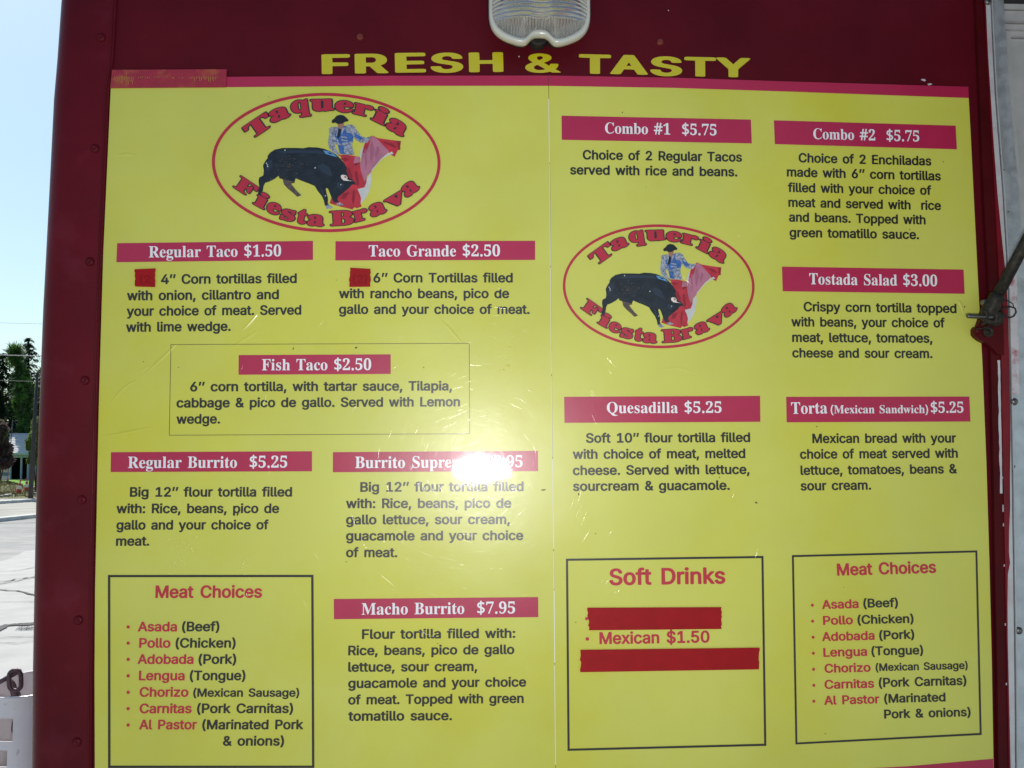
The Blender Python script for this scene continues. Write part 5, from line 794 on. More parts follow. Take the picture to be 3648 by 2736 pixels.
for k in range(9):
    x0 = 55 + k * 9; crack([(x0, 2252), (x0 + 16, 2241)], 0.012, n=2, amp=.5)

# ------------------------------------------------------------------ the trailer
TO = (0.0, 0.0, 0.45)
trailer = thing('food_trailer', TO, 'maroon painted food trailer side with riveted corner trim and yellow lettering', 'food trailer')
TX0, TX1, TY1, TZ0, TZ1 = -0.545, 2.60, 2.25, 0.45, 2.62
b = MB()
b.poly([[(TX0, TZ0), (0.745, TZ0), (0.745, TZ1), (TX0, TZ1)]], 0.0, 0.03)
wall = b.build('wall_panel', m_maroon, TO, trailer)
b = MB()
b.box((TX0, 0.032, TZ0), (TX0 + 0.03, TY1, TZ1)); b.box((TX0, TY1 + .002, TZ0), (TX1, TY1 + 0.03, TZ1))
b.box((TX1, 0.032, TZ0), (TX1 + 0.03, TY1, TZ1)); b.box((TX0 - .01, 0.0, TZ1 + .002), (TX1 + .04, TY1 + .03, TZ1 + 0.05)); b.box((TX0 + .031, 0.033, TZ0), (TX1, TY1, TZ0 + .03))
b.build('body_shell', m_maroon, TO, trailer)
for wx in (0.9, 1.7):
    b = MB(); b.lathe([(0.0, -.1), (.30, -.1), (.33, -.06), (.33, .06), (.30, .1), (0, .1)], (wx, 0.22, 0.33), 28, 0, 'y'); w_ = b.build('wheel', m_black, TO, trailer, True)
    b = MB(); b.lathe([(0.0, .115), (.06, .115), (.17, .103), (.18, .08)], (wx, 0.22, 0.33), 20, 0, 'y'); b.build('rim', m_steel, TO, w_, True)
b = MB(); b.box((-2.2, 1.0, 0.38), (TX0 + .1, 1.14, 0.446)); b.box((-2.3, 1.03, .36), (-2.2, 1.11, .47)); b.build('tow_bar', m_grime, TO, trailer)
# rounded corner trim on the left: cross-section swept down the edge
L_, Rr = ext(E['wall_l']), ext(E['trim_r'])
zs = sorted({p[1] for p in L_}, reverse=True)
b = MB(); prof_n = 12; rows = []
for z in zs:
    xl, xr = x_at(L_, z) - .0085, x_at(Rr, z)      # the round bulges a little beyond its visible edge
    row = [(xr, 0.0, z), (xr, -0.0035, z), (xr - .0045, -0.0045, z)]
    xa = xl + 0.030
    row += [(xa + .022, -0.0045, z), (xa + .010, -.0055, z), (xa, -0.0045, z)]
    for k in range(1, prof_n + 1):
        a = math.pi / 2 * k / prof_n
        row.append((xa - 0.030 * math.sin(a), -0.0045 + 0.030 * (1 - math.cos(a)), z))
    row.append((xl, 0.10, z)); row.append((xl + .012, .10, z))
    rows.append(row)
n = len(rows[0]); b.add([v for r in rows for v in r], [(j * n + i, j * n + i + 1, (j + 1) * n + i + 1, (j + 1) * n + i) for j in range(len(rows) - 1) for i in range(n - 1)])
m_cornerpaint = mat('weathered_maroon_trim_paint', (0.098, 0.0030, 0.0085), rough=0.42, spec=0.14, coat=0.05, coat_r=0.12, var=0.28, vs=5, col2=(0.110, 0.007, 0.015), ms=14, mix=0.62, mw=.06, bump=0.4, bs=120, bd=0.0006, bump2=0.6, bs2=5, bd2=0.008)
ct = b.build('corner_trim', m_cornerpaint, TO, trailer, True)
# thin bead of the trim beside the board
b = MB()
for (x0, z0), (x1, z1) in zip(Rr, Rr[1:]):
    pass
rb_ = MB(); rb_.tube([(x - .0035, -0.0048, z) for x, z in Rr], .0016, 8); rb_.build('trim_bead', m_maroon, TO, trailer, True)
# rivets
def dome(r, h, n=14, dim=0.25):
    b = MB(); b.lathe([(r, 0), (r * .96, h * .35), (r * .75, h * .8), (r * .45, h), (r * .28, h), (r * .2, h * (1 - dim)), (0.0001, h * (1 - dim))], (0, 0, 0), n, 0, 'y'); return b
rv = dome(0.0062, 0.0030).build('rivet', m_maroon, (0, 0, 0), trailer, True)
riv_spots = [(x / 1000, z / 1000) for x, z in SPOT['rivets']]
riv_spots += [(riv_spots[0][0], 2.365), (riv_spots[0][0], 2.52), (riv_spots[-1][0], 1.113), (riv_spots[-1][0], .957), (riv_spots[-1][0], .8)]
for i, (x, z) in enumerate(riv_spots):
    o = rv if i == 0 else rv.copy()
    if i: COL.objects.link(o)
    o.parent = trailer; o.location = Vector((x, -0.0046, z)) - Vector(TO)
m_rust = mat('rusty_screw', (0.16, 0.02, 0.012), rough=0.6, var=0.4, vs=400)
sc = dome(0.0052, 0.0034, dim=.6).build('screw', m_rust, (0, 0, 0), trailer, True)
for i, (x, z) in enumerate(SPOT['screws']):
    o = sc if i == 0 else sc.copy()
    if i: COL.objects.link(o)
    o.parent = trailer; o.location = Vector((x / 1000, -0.0002, z / 1000)) - Vector(TO)
for i, (x, z) in enumerate(SPOT['specks']):
    b = MB(); x, z = x / 1000, z / 1000
    pts = [(x + (0.0012 if i < 2 else .0045) * uni(.5, 1.1) * math.cos(a), z + (0.001 if i < 2 else .002) * uni(.4, 1.2) * math.sin(a)) for a in [k * .7 for k in range(9)]]
    b.poly([pts], -0.0006, None); b.build('paint_chip', m_offwhite, TO, trailer)
# cut vinyl words above the board
for (bd, grp, f, col, txt, x, z, ang, w, cap) in TEXT:
    if grp == 'fresh':
        b = MB(); set_text(b, f, txt, x / 1000, z / 1000, math.radians(ang), w / 1000, cap / 1000, -0.0008, own_height=(txt in '&'))
        b.build('letter', m_letter, TO, trailer)
# right-hand channel: recessed band, raised red flange, white-edged strip, gap, aluminium frame
Rt = ext(E['right'], 2.62, .42); r0, r1, r2 = (ext(E[k], 2.62, .42) for k in ('r0', 'r1', 'r2'))
sh = lambda l, d: [(x + d, z) for x, z in l]
b = MB(); b.poly(strip_poly(sh(r0, -.002), sh(r1, 0)), -0.0075, 0.0); b.build('door_flange', m_maroon2, TO, trailer)
# lower part of the flange is painted a brighter red with a worn pale edge
zr = [2.62, 2.2, 2.14, 2.08, 2.0, 1.95, 1.90, 1.86, 1.83, 1.80, 1.76, 1.7, 1.65, 1.6, 1.56, 1.53, 1.50, 1.485, 1.47, 1.43, 1.38, 1.30, 1.2, .42]
mix_ = [0.16, .17, .2, .25, .35, .55, .75, .92, .98, .98, .98, .96, .9, .82, .72, .55, .52, .62, .30, .16, .15, .18, .2, .2]
le = [(x_at(r1, z) + .0006, z) for z in zr]; re = [(x_at(r2, z), z) for z in zr]
mid = [(a[0] + (c[0] - a[0]) * t + uni(-.0004, .0004), a[1]) for a, c, t in zip(le, re, mix_)]
b = MB(); b.poly(strip_poly(le, mid), -0.0095, 0.0); b.build('red_flange_edge', m_redpaint, TO, trailer)
b = MB(); b.poly(strip_poly([(x + .0003, z) for x, z in mid], re), -0.0094, 0.0); b.build('white_flange_edge', m_offwhite, TO, trailer, label='pale worn edge of the flange beside the aluminium frame')
# chipped white paint on the inner step
b = MB(); k = 22; zz = [1.765 - i * .0088 for i in range(k)]
la = [(x_at(r1, z) - .0030 - (.0014 * rnd()), z) for z in zz]; lb = [(x_at(r1, z) - .0006 + (.0004 * rnd()), z) for z in zz]
b.poly(strip_poly(la, lb), -0.0080, None); b.build('paint_chip', m_offwhite, TO, trailer)
for z0, dz in ((1.555, .009), (1.535, .004), (1.48, .003), (1.40, .003), (1.32, .003), (1.60, .003)):
    b = MB(); x = x_at(r1, z0) - .001; b.poly([[(x, z0), (x + .0016, z0), (x + .002, z0 + dz), (x + .0004, z0 + dz * 1.1)]], -.0080, None); b.build('paint_chip', m_offwhite, TO, trailer)
# bracket that carries the hatch strut
def circ(cx, cz, r, n=14, a0=0): return [(cx + r * math.cos(a0 + 2 * math.pi * i / n), cz + r * math.sin(a0 + 2 * math.pi * i / n)) for i in range(n)]
bx_, bz_ = 0.7045, 1.7995
b = MB()
def b13(x, y): p = at(x, y, -.0135); return (p.x, p.z)
br = [b13(*q) for q in ((3508, 1088), (3496, 1130), (3486, 1160), (3477, 1163), (3471, 1172), (3471, 1190), (3478, 1200), (3492, 1211), (3521, 1226), (3546, 1251), (3556, 1263), (3577, 1264), (3576, 1180), (3573, 1100), (3569, 1046), (3530, 1040))]
b.poly([br], -0.0135, -.002); bk = b.build('strut_bracket', m_maroon2, TO, trailer)
def bolt(px, py, prof, m_):
    p = b13(px, py); b = MB(); b.lathe(prof, (p[0], -.0136, p[1]), 20, 0, 'y'); b.build('bolt', m_, TO, bk, True)
bolt(3518, 1183, [(.0074, 0), (.0072, .003), (.0052, .0038), (.0048, .0016), (.0030, .0016), (.0028, .003), (.0001, .0032)], m_grime)
bolt(3478, 1181, [(.0042, 0), (.0040, .004), (.0026, .0058), (.0001, .0062)], m_maroon2)
bolt(3503, 1079, [(.0046, 0), (.0046, .004), (.0033, .0070), (.0001, .0082)], m_steel)
# aluminium frame of the serving window
zt = [2.62, 2.29, 2.14, 2.0, 1.88, 1.76, 1.60, 1.45, 1.33, 1.2, .42]
fr_l = [(x_at(r2, z) + .0022, z) for z in zt]
W = [.0185, .0185, .0205, .0225, .0225, .0215, .0205, .0205, .0205, .0205, .0205]
fr_r = [(a[0] + w, a[1]) for a, w in zip(fr_l, W)]
win = MB(); win.poly(strip_poly(fr_l, fr_r), -0.0085, 0.02); alu = win.build('window_frame', m_alu, TO, trailer)
b = MB(); b.poly(strip_poly([(x + .0008, z) for x, z in fr_r[2:]], [(x + .008, z) for x, z in fr_r[2:]]), -0.0030, 0.02); b.build('frame_rail', m_alu2, TO, trailer)
b = MB(); b.poly(strip_poly(fr_l, [(x + .0012, z) for x, z in fr_l]), -0.0105, -.0085); b.build('frame_lip', m_alu2, TO, trailer)
zs2 = 2.247
def frame_piece(nm, pts, y0, y1, m_): 
    b = MB(); b.poly([pts], y0, y1); b.build(nm, m_, TO, trailer)
xi = .7735
frame_piece('window_head', [(xi, 2.279), (2.40, 2.279), (2.40, 2.272), (xi, 2.272)], -.004, .02, m_alu2)
frame_piece('window_head', [(xi, 2.2705), (2.40, 2.2705), (2.40, 2.256), (xi, 2.256)], 0.0, .02, m_alu2)
frame_piece('window_head', [(xi + .002, 2.2545), (2.40, 2.2545), (2.40, 2.247), (xi + .009, 2.247)], 0.008, .03, m_alu2)
frame_piece('window_head', [(xi + .0095, 2.2465), (2.40, 2.2465), (2.40, 2.2385), (xi + .018, 2.2385)], 0.013, .04, m_alu2)
frame_piece('window_stile', [(xi + .0005, 2.2535), (xi + .0175, 2.238), (xi + .0175, 1.0), (xi + .0005, 1.0)], 0.010, .04, m_alu2)
for i in range(9):
    x = xi + .0185 + i * .052
    frame_piece('shutter_slat', [(x, 2.237), (x + .0505, 2.237), (x + .0505, 1.0), (x, 1.0)], 0.018 + (.003 if i % 2 else 0), .035, m_alu2)
frame_piece('lower_wall', [(.776, .998), (TX1, .998), (TX1, TZ0), (.776, TZ0)], 0.0, .03, m_maroon)
frame_piece('right_wall', [(1.262, TZ1), (TX1, TZ1), (TX1, 1.0), (1.262, 1.0)], 0.042, .07, m_maroon)
frame_piece('upper_wall', [(.776, TZ1), (1.26, TZ1), (1.26, 2.281), (.776, 2.281)], 0.0, .03, m_dark)
r_ = dome(0.0052, 0.0040, dim=.0).build('frame_rivet', m_steel, (0, 0, 0), trailer, True)
for i, (x, z) in enumerate(SPOT['alu_rivets'][:2] + [SPOT['alu_rivets'][3]]):
    o = r_ if i == 0 else r_.copy()
    if i: COL.objects.link(o)
    o.parent = trailer; o.location = Vector((x / 1000 + .0025, -0.0086, z / 1000)) - Vector(TO)
for x, z, s_ in ((.7575, 2.055, .0012), (.7555, 1.955, .0022), (.7615, 2.035, .0010), (.7585, 1.617, .0022), (.7545, 1.611, .0018), (.765, 1.975, .001), (.7525, 1.63, .0012)):
    b = MB(); b.poly([circ(x, z, s_, 7)], -.0089, None); b.build('dark_fleck', m_black, TO, trailer)
# white paint smeared with red beside the bracket, on the frame
b = MB(); zs3 = [1.885 - i * .0105 for i in range(17)]
la = [(x_at(fr_l, z) + .0004, z) for z in zs3]; lb = [(x_at(fr_l, z) + .0105 + uni(-.0008, .0008), z) for z in zs3]
b.poly(strip_poly(la, lb), -.0109, -.0104); b.build('smeared_paint', m_smear, TO, trailer)
# hatch above the serving window, open, out of the picture but it shades the frame
b = MB(); b.add([(.757, -.012, 2.355), (2.3, -.012, 2.355), (2.3, -.85, 2.06), (.757, -.85, 2.06), (.757, -.012, 2.38), (2.3, -.012, 2.38), (2.3, -.85, 2.085), (.757, -.85, 2.085)],
      [(0,3,2,1),(4,5,6,7),(0,1,5,4),(1,2,6,5),(2,3,7,6),(3,0,4,7)]); b.build('hatch_panel', m_maroon2, TO, trailer)

# ------------------------------------------------------------------ strut with its pull-pin
strut = thing('hatch_strut', (0.72, -.03, 1.80), 'grimy dark steel hatch strut ending in a pinned clevis at the right edge', 'strut')
SO = (0.72, -.03, 1.80)
p0 = at(3549, 1062, -.034); p1 = at(3648, 874, -.055); pe = Vector((.80, -.36, 2.27)); d_ = (p1 - p0)
b = MB(); b.tube([p0, p1, p1 + d_ * 1.0, p1 + d_ * 2.5], .0078, 18); b.build('rod', m_grime, SO, strut, True)
dd = d_.normalized()
q0 = p0 - dd * .024; q1 = p0 + dd * .006
b = MB(); b.tube([q0 - dd * .004, q0, p0 - dd * .010, p0 - dd * .006, p0 + dd * .004, q1], [.0080, .0105, .0112, .0098, .0102, .0082], 16); b.build('socket', m_grime, SO, strut, True)
e0 = at(3524, 1128, -.030)
b = MB(); b.tube([q0, e0.lerp(q0, .5) + Vector((.0015, 0, 0)), e0 + Vector((.004, 0, -.003))], [.0085, .0080, .0066], 12)
b.lathe([(.0050, -.005), (.0105, -.005), (.0118, -.002), (.0118, .003), (.0105, .006), (.0050, .006), (.0050, -.005)], (e0.x + .001, e0.y, e0.z), 20, 0, 'y')
b.build('clevis', m_grime, SO, strut, True)
pin_l = at(3446, 1126, -.040); pin_r = at(3535, 1130, -.034)
b = MB(); b.tube([pin_l, pin_l + (pin_r - pin_l) * .03, pin_l + (pin_r - pin_l) * .9, pin_r], [.0024, .0031, .0031, .0031], 14); b.build('pull_pin', m_steel, SO, strut, True)
hook = [at(x, y, -.038) for x, y in ((3500, 1104), (3510, 1110), (3517, 1122), (3516, 1138), (3508, 1150), (3499, 1156))]
b = MB(); b.tube(hook, .0022, 10); b.build('spring_clip', m_grime, SO, strut, True)
wire = [at(x, y, -.024) for x, y in ((3565, 1105), (3578, 1096), (3600, 1093), (3616, 1098), (3620, 1112), (3612, 1126), (3598, 1132), (3584, 1128), (3576, 1116))]
b = MB(); b.tube(wire, .0011, 8); b.build('wire_loop', m_black, SO, strut, True)
wire = [at(x, y, -.034) for x, y in ((3545, 1062), (3568, 1070), (3590, 1072), (3608, 1082), (3612, 1094))]
b = MB(); b.tube(wire, .0007, 6); b.build('wire_loop', m_black, SO, strut, True)
wire = [at(x, y, -.026) for x, y in ((3555, 1128), (3538, 1146), (3520, 1162), (3500, 1170), (3478, 1172))]
b = MB(); b.tube(wire, .0009, 6); b.build('wire_loop', m_grime, SO, strut, True)
b = MB(); b.tube([at(3550, 1112, -.030), at(3560, 1126, -.028), at(3556, 1146, -.026), at(3536, 1160, -.024)], [.006, .0075, .0062, .003], 10); b.build('knuckle', m_grime, SO, strut, True)

# ------------------------------------------------------------------ menu boards
Y_SHEET, Y_BAND, Y_TEXT, Y_TEXT2 = -0.0030, -0.00325, -0.0035, -0.0037
seam = E['seam']; ztop_line, zyel = E['stop'], E['ytop']
def z_on(line, x):
    for (x0, z0), (x1, z1) in zip(line, line[1:]):
        if (x0 - x) * (x1 - x) <= 0: return z0 + (z1 - z0) * (x - x0) / (x1 - x0)
    return line[0][1] if x < line[0][0] else line[-1][1]
gap = 0.0003
def cut(line, x0, x1):
    return [(x0, z_on(line, x0))] + [p for p in line if x0 + .002 < p[0] < x1 - .002] + [(x1, z_on(line, x1))]
low = 1.196
def side(line, ztop): return [p for p in line if p[1] < ztop - .01 and p[1] > low + .003]
boards = []
def board(idx, xa_line, xb_line, x_t0, x_t1, label):
    O = Vector(((x_t0 + x_t1) / 2, -0.002, low))
    root = thing('menu_board', O, label, 'menu board', 'laminated menu boards side by side on the trailer')
    top = cut(ztop_line, x_t0, x_t1); yel = cut(zyel, x_t0 - (.0014 if idx == 0 else 0), x_t1)
    ra_ = side(xb_line, top[-1][1]); la_ = side(xa_line, top[0][1])
    out = [(p[0], p[1]) for p in top] + ra_ + [(x_at(xb_line, low), low), (x_at(xa_line, low), low)] + list(reversed(la_))
    b = MB(); b.poly([out], Y_SHEET, -0.0002, 0, 1); sheet_ = b.build('sheet', [m_yellow, m_seam], O, root)
    b = MB(); b.poly([top + list(reversed(yel))], Y_BAND, None); b.build('top_band', m_pink, O, root)
    if idx == 0:      # the cut edge of the laminate shows as a pale line, broken here and there
        rr_ = random.Random(9); z = 2.132; b = MB()
        while z > 1.23:
            h_ = rr_.uniform(.03, .16); w_ = rr_.uniform(.0007, .0013); zb = max(z - h_, 1.225)
            xa_, xb_ = x_at(xb_line, z), x_at(xb_line, zb)
            b.poly([[(xa_ - .0004, z), (xa_ - .0004 + w_, z), (xb_ - .0004 + w_, zb), (xb_ - .0004, zb)]], Y_BAND, -.0012); z = zb - rr_.uniform(.0015, .004)
        b.build('cut_edge', m_seam, O, root)
    xl, xr = x_at(xa_line, 1.215) + .0005, x_at(xb_line, 1.215) - .0005
    bt = list(reversed([p for p in E['bot'] if xl + .01 < p[0] < xr - .01]))
    bt = [(xl, z_on(list(reversed(E['bot'])), xl))] + bt + [(xr, z_on(list(reversed(E['bot'])), xr))]
    b = MB(); b.poly([bt + [(xr, low + .0005), (xl, low + .0005)]], Y_BAND, None); b.build('bottom_band', m_pink, O, root)
    boards.append((root, O))
board(0, E['left'], sh(seam, -gap), E['stop'][0][0], x_at(seam, 2.15) - gap, 'left yellow menu board with Regular Taco, Burrito and Meat Choices lists')
board(1, sh(seam, gap), E['right'], x_at(seam, 2.15) + gap, E['right'][0][0], 'right yellow menu board with Combo, Quesadilla and Soft Drinks lists')
MATS = {'k': m_ink, 'r': m_red, 'w': m_white, 'y': m_letter}
ban = {}
for (bd, name, *v) in BANNERS:
    root, O = boards[bd]
    q = [(v[i] / 1000, v[i + 1] / 1000) for i in range(0, 8, 2)]
    b = MB(); b.poly([q], Y_BAND, None); ban[name] = b.build('heading_banner', m_pink, O, root)
frames = {}
for (bd, name, th, *v) in BOXES:
    root, O = boards[bd]
    q = [(v[i] / 1000, v[i + 1] / 1000) for i in range(0, 8, 2)]; t = th / 1000
    cx = sum(p[0] for p in q) / 4; cz = sum(p[1] for p in q) / 4
    inner = [(p[0] + (t if p[0] < cx else -t), p[1] + (t if p[1] < cz else -t)) for p in q]
    b = MB()
    for i in range(4):
        j = (i + 1) % 4
        b.poly([[q[i], q[j], inner[j], inner[i]]], Y_TEXT, None)
    frames[name] = b.build('border_line', m_ink, O, root)
for (bd, grp, f, col, txt, x, z, ang, w, cap) in TEXT:
    if grp in ('fresh', 'logo') or grp.startswith('tape'): continue
    root, O = boards[bd]
    par = root; nm = 'text_line'
    if f == 'serif': par = ban[grp]; nm = 'heading_text'
    elif grp in frames: par = frames[grp]
    b = MB(); set_text(b, f, txt, x / 1000, z / 1000, math.radians(ang), w / 1000, cap / 1000, Y_TEXT)
    b.build(nm, MATS[col], O, par)
for (bd, grp, x, z, r) in DOTS:
    root, O = boards[bd]; b = MB(); b.poly([circ(x / 1000, z / 1000, r / 1000 * .92, 12)], Y_TEXT, None); b.build('bullet', m_red, O, frames[grp])

# the oval emblem with bull and bullfighter, printed twice
ART = [  # material, outline in emblem units (1095,670 = centre)
 (m_capew, [(1500,760),(1506,820),(1485,930),(1450,1000),(1405,1048),(1380,980),(1350,910),(1440,860)]),
 (m_cape, [(1210,600),(1290,603),(1398,622),(1402,690),(1412,760),(1460,800),(1458,850),(1440,900),(1375,915),(1395,960),(1408,1000),(1402,1045),(1412,1075),(1370,1090),(1345,1082),(1328,1102),(1290,1092),(1215,1075),(1120,1045),(1140,980),(1180,960),(1230,900),(1290,820),(1270,720),(1240,660)]),
 (m_capew, [(1405,640),(1393,600),(1410,545),(1440,505),(1455,520),(1425,590),(1420,650)]),
 (m_cape, [(1510,425),(1560,448),(1680,466),(1776,476),(1768,520),(1770,556),(1746,560),(1716,620),(1680,600),(1640,560),(1560,500)]),
 (m_capep, [(1510,428),(1555,455),(1600,505),(1665,570),(1640,600),(1590,640),(1545,700),(1500,760),(1462,800),(1440,850),(1420,800),(1405,740),(1400,690),(1415,600),(1435,520),(1465,455)]),
 (m_cape, [(1510,426),(1465,452),(1438,510),(1420,580),(1450,590),(1480,520)]),
 (m_capew, [(1690,572),(1708,592),(1665,605),(1610,635),(1565,680),(1525,730),(1500,760),(1510,735),(1548,690),(1590,640),(1640,600)]),
 (m_capep, [(1350,620),(1395,622),(1400,672),(1340,680)]),
 (m_bull, [(1345,690),(1395,678),(1360,700)]),
 # folds of the cape
 (m_cape2, [(1270,740),(1300,720),(1330,800),(1310,830),(1290,800)]), (m_cape2, [(1350,760),(1372,750),(1390,860),(1380,900),(1362,860)]), (m_cape2, [(1215,640),(1260,625),(1300,650),(1262,662)]),
 (m_cape2, [(1240,960),(1300,940),(1270,1000),(1225,1010)]), (m_cape2, [(1335,930),(1352,930),(1350,1010),(1335,1060),(1322,1010)]), (m_cape2, [(1740,480),(1775,478),(1768,530),(1768,556),(1750,556)]),
 (m_cape2, [(1590,480),(1700,500),(1740,540),(1700,532)]), (m_capep2, [(1490,520),(1510,470),(1530,560),(1505,680),(1490,640)]), (m_capep2, [(1440,560),(1455,540),(1462,680),(1450,740)]), (m_capep2, [(1560,520),(1580,560),(1545,640),(1540,590)]),
 # bullfighter
 (m_jblue, [(1195,350),(1270,335),(1330,350),(1345,400),(1335,470),(1322,515),(1240,522),(1165,495),(1130,440),(1125,390),(1150,355)]),
 (m_silver, [(1122,385),(1112,440),(1106,500),(1118,545),(1145,575),(1190,602),(1208,596),(1180,548),(1162,492),(1168,430),(1155,380)]),
 (m_silver, [(1325,345),(1352,352),(1375,385),(1410,430),(1450,445),(1495,436),(1500,450),(1465,492),(1410,494),(1365,470),(1340,440),(1318,400)]),
 (m_jblue, [(1345,400),(1390,425),(1430,450),(1400,470),(1355,440)]),
 (m_silver, [(1115,365),(1135,348),(1190,345),(1195,365),(1175,400),(1140,415),(1118,400)]),
 (m_silver, [(1270,330),(1320,325),(1355,345),(1350,375),(1310,405),(1280,400),(1265,365)]),
 (m_silver, [(1165,440),(1200,470),(1200,485),(1162,470)]), (m_silver, [(1225,430),(1280,440),(1280,452),(1225,448)]), (m_silver, [(1225,460),(1285,468),(1285,480),(1225,476)]),
 (m_silver, [(1235,495),(1325,480),(1330,505),(1240,518)]), (m_silver, [(1150,485),(1200,490),(1235,515),(1190,512)]), (m_silver, [(1190,350),(1200,350),(1195,440),(1180,430)]), (m_silver, [(1230,350),(1262,355),(1230,420)]),
 (m_jblue, [(1195,512),(1258,525),(1265,600),(1212,592)]),
 (m_silver, [(1258,522),(1325,508),(1332,550),(1350,605),(1262,602),(1250,560)]),
 (m_hat, [(1203,362),(1226,366),(1218,425),(1203,456),(1186,440),(1196,400)]),
 (m_skin, [(1195,318),(1252,308),(1250,340),(1232,366),(1212,366),(1198,345)]),
 (m_hat, [(1140,306),(1142,286),(1164,270),(1184,246),(1215,236),(1250,242),(1276,264),(1294,284),(1290,297),(1262,301),(1236,318),(1198,322),(1172,308),(1152,314)]),
 (m_skin, [(1190,596),(1215,600),(1225,612),(1205,616)]),
 # bull
 (m_bull2, [(690,815),(770,820),(805,858),(770,866),(795,900),(830,940),(865,972),(826,986),(790,952),(740,912),(704,872)]),
 (m_bull, [(555,615),(575,585),(620,556),(690,541),(800,540),(880,543),(930,533),(1010,536),(1070,548),(1130,572),(1180,602),(1218,638),(1250,675),(1277,718),(1293,765),(1302,800),(1328,825),(1350,852),(1368,880),(1340,872),(1318,880),(1300,905),(1265,932),(1225,965),(1198,985),(1190,1010),(1208,1036),(1160,1040),(1140,1000),(1128,968),(1105,912),(1092,904),(1085,915),(1095,960),(1106,1000),(1104,1040),(1112,1060),(1078,1068),(1068,1020),(1050,980),(1010,930),(985,888),(940,868),(870,842),(812,818),(800,850),(760,840),(700,826),(665,818),(655,795),(620,822),(570,848),(535,858),(520,885),(515,920),(506,955),(512,985),(470,985),(468,955),(482,900),(474,840),(480,810),(516,792),(522,750),(514,700),(535,660),(556,632)]),
 (m_sheen, [(640,575),(760,560),(900,560),(1020,560),(1100,600),(1000,590),(860,585),(700,590)]), (m_sheen, [(560,660),(600,640),(590,720),(550,760),(535,720)]), (m_sheen, [(1010,700),(1060,680),(1120,720),(1150,800),(1110,790),(1050,760)]), (m_sheen, [(1190,850),(1260,870),(1230,910),(1185,900)]), (m_sheen, [(1035,900),(1060,920),(1080,1000),(1065,990)]),
 (m_silver, [(1085,1066),(1112,1058),(1150,1080),(1140,1092),(1092,1096)]), (m_silver, [(1182,1050),(1210,1038),(1250,1055),(1240,1066),(1192,1066)]),
 (m_brand, [(1060,562),(1120,572),(1165,600),(1190,626),(1140,612),(1085,595)]), (m_bull, [(1100,580),(1130,585),(1150,600),(1120,596)]),
 (m_horn, [(1222,795),(1240,785),(1268,790),(1285,808),(1280,825),(1300,838),(1340,845),(1290,842),(1250,838),(1228,820)]),
 (m_skin, [(1252,795),(1275,800),(1275,818),(1258,815)]),
]
sp_rng = random.Random(5)
def speck(cx, cz, r): return [(cx + r * sp_rng.uniform(.5, 1.2) * math.cos(a), cz + r * sp_rng.uniform(.4, 1.1) * math.sin(a)) for a in (0, 1.1, 2.2, 3.3, 4.4, 5.4)]
ART += [(m_bull2, speck(sp_rng.gauss(760, 60), sp_rng.gauss(700, 45), sp_rng.uniform(3, 7))) for _ in range(60)]
ART += [(m_capew, speck(x, z, 8)) for x, z in ((715, 566), (548, 685), (560, 715), (556, 700), (990, 725), (1085, 980), (1225, 880))]
for bi, (ox, oz, ux, uz, vx, vz) in enumerate(LOGO):
    root, O = boards[bi]
    P = lambda x, y: ((ox + (x - 1095) * ux + (y - 670) * vx) / 1000, (oz + (x - 1095) * uz + (y - 670) * vz) / 1000)
    def ring(a, bb, n=120):
        c, s = math.cos(.012), math.sin(.012)
        return [P(1095 + a * math.cos(t) * c - bb * math.sin(t) * s, 670 + a * math.cos(t) * s + bb * math.sin(t) * c) for t in [2 * math.pi * i / n for i in range(n)]]
    b = MB(); o_, i_ = ring(1045, 637), ring(1017, 609); n = len(o_)
    b.add([(p[0], Y_TEXT, p[1]) for p in o_ + i_], [(i, n + i, n + (i + 1) % n, (i + 1) % n) for i in range(n)])
    emb = b.build('oval_emblem', m_oval, O, root)
    cut1 = 19; groups = {'cape': ART[:cut1], 'bullfighter': ART[cut1:cut1 + 19], 'bull': ART[cut1 + 19:]}
    for gi, (gn, items) in enumerate(groups.items()):
        b = MB(); ms = []
        for li, (m_, poly) in enumerate(items):
            if m_ not in ms: ms.append(m_)
            b.poly([[P(*p) for p in poly]], Y_TEXT - 0.00003 * li - .0001 * gi, None, ms.index(m_))
        b.build(gn + '_picture', ms, O, emb)
    for (bd, grp, f, col, txt, x, z, ang, w, cap) in TEXT:
        if grp == 'logo' and bd == bi:
            b = MB()
            e_w = 0.0022
            for lay, (ff, yy, grow) in enumerate((('edge', Y_TEXT - .0009, 1), ('fill', Y_TEXT - .0012, 0))):
                adv, tr, pts = glyph_tris(ff, txt); a_, t2, base = glyph_tris('fill', txt)
                lo, hi = min(p[0] for p in base), max(p[0] for p in base); y0b = 0.0
                y1 = max(p[1] for p in base)
                if txt in 'q': y1 = max(p[1] for p in base)
                sx = w / 1000 / (hi - lo); sy = cap / 1000 / (y1)
                ca, sa = math.cos(math.radians(ang)), math.sin(math.radians(ang)); vs = []
                for p in pts:
                    u = (p[0] - lo) * sx; v = p[1] * sy
                    vs.append((x / 1000 + u * ca - v * sa, yy, z / 1000 + u * sa + v * ca))
                b.add(vs, tr, 0 if lay == 0 else 1)
            b.build('emblem_letter', [m_ink, m_oval], O, emb)

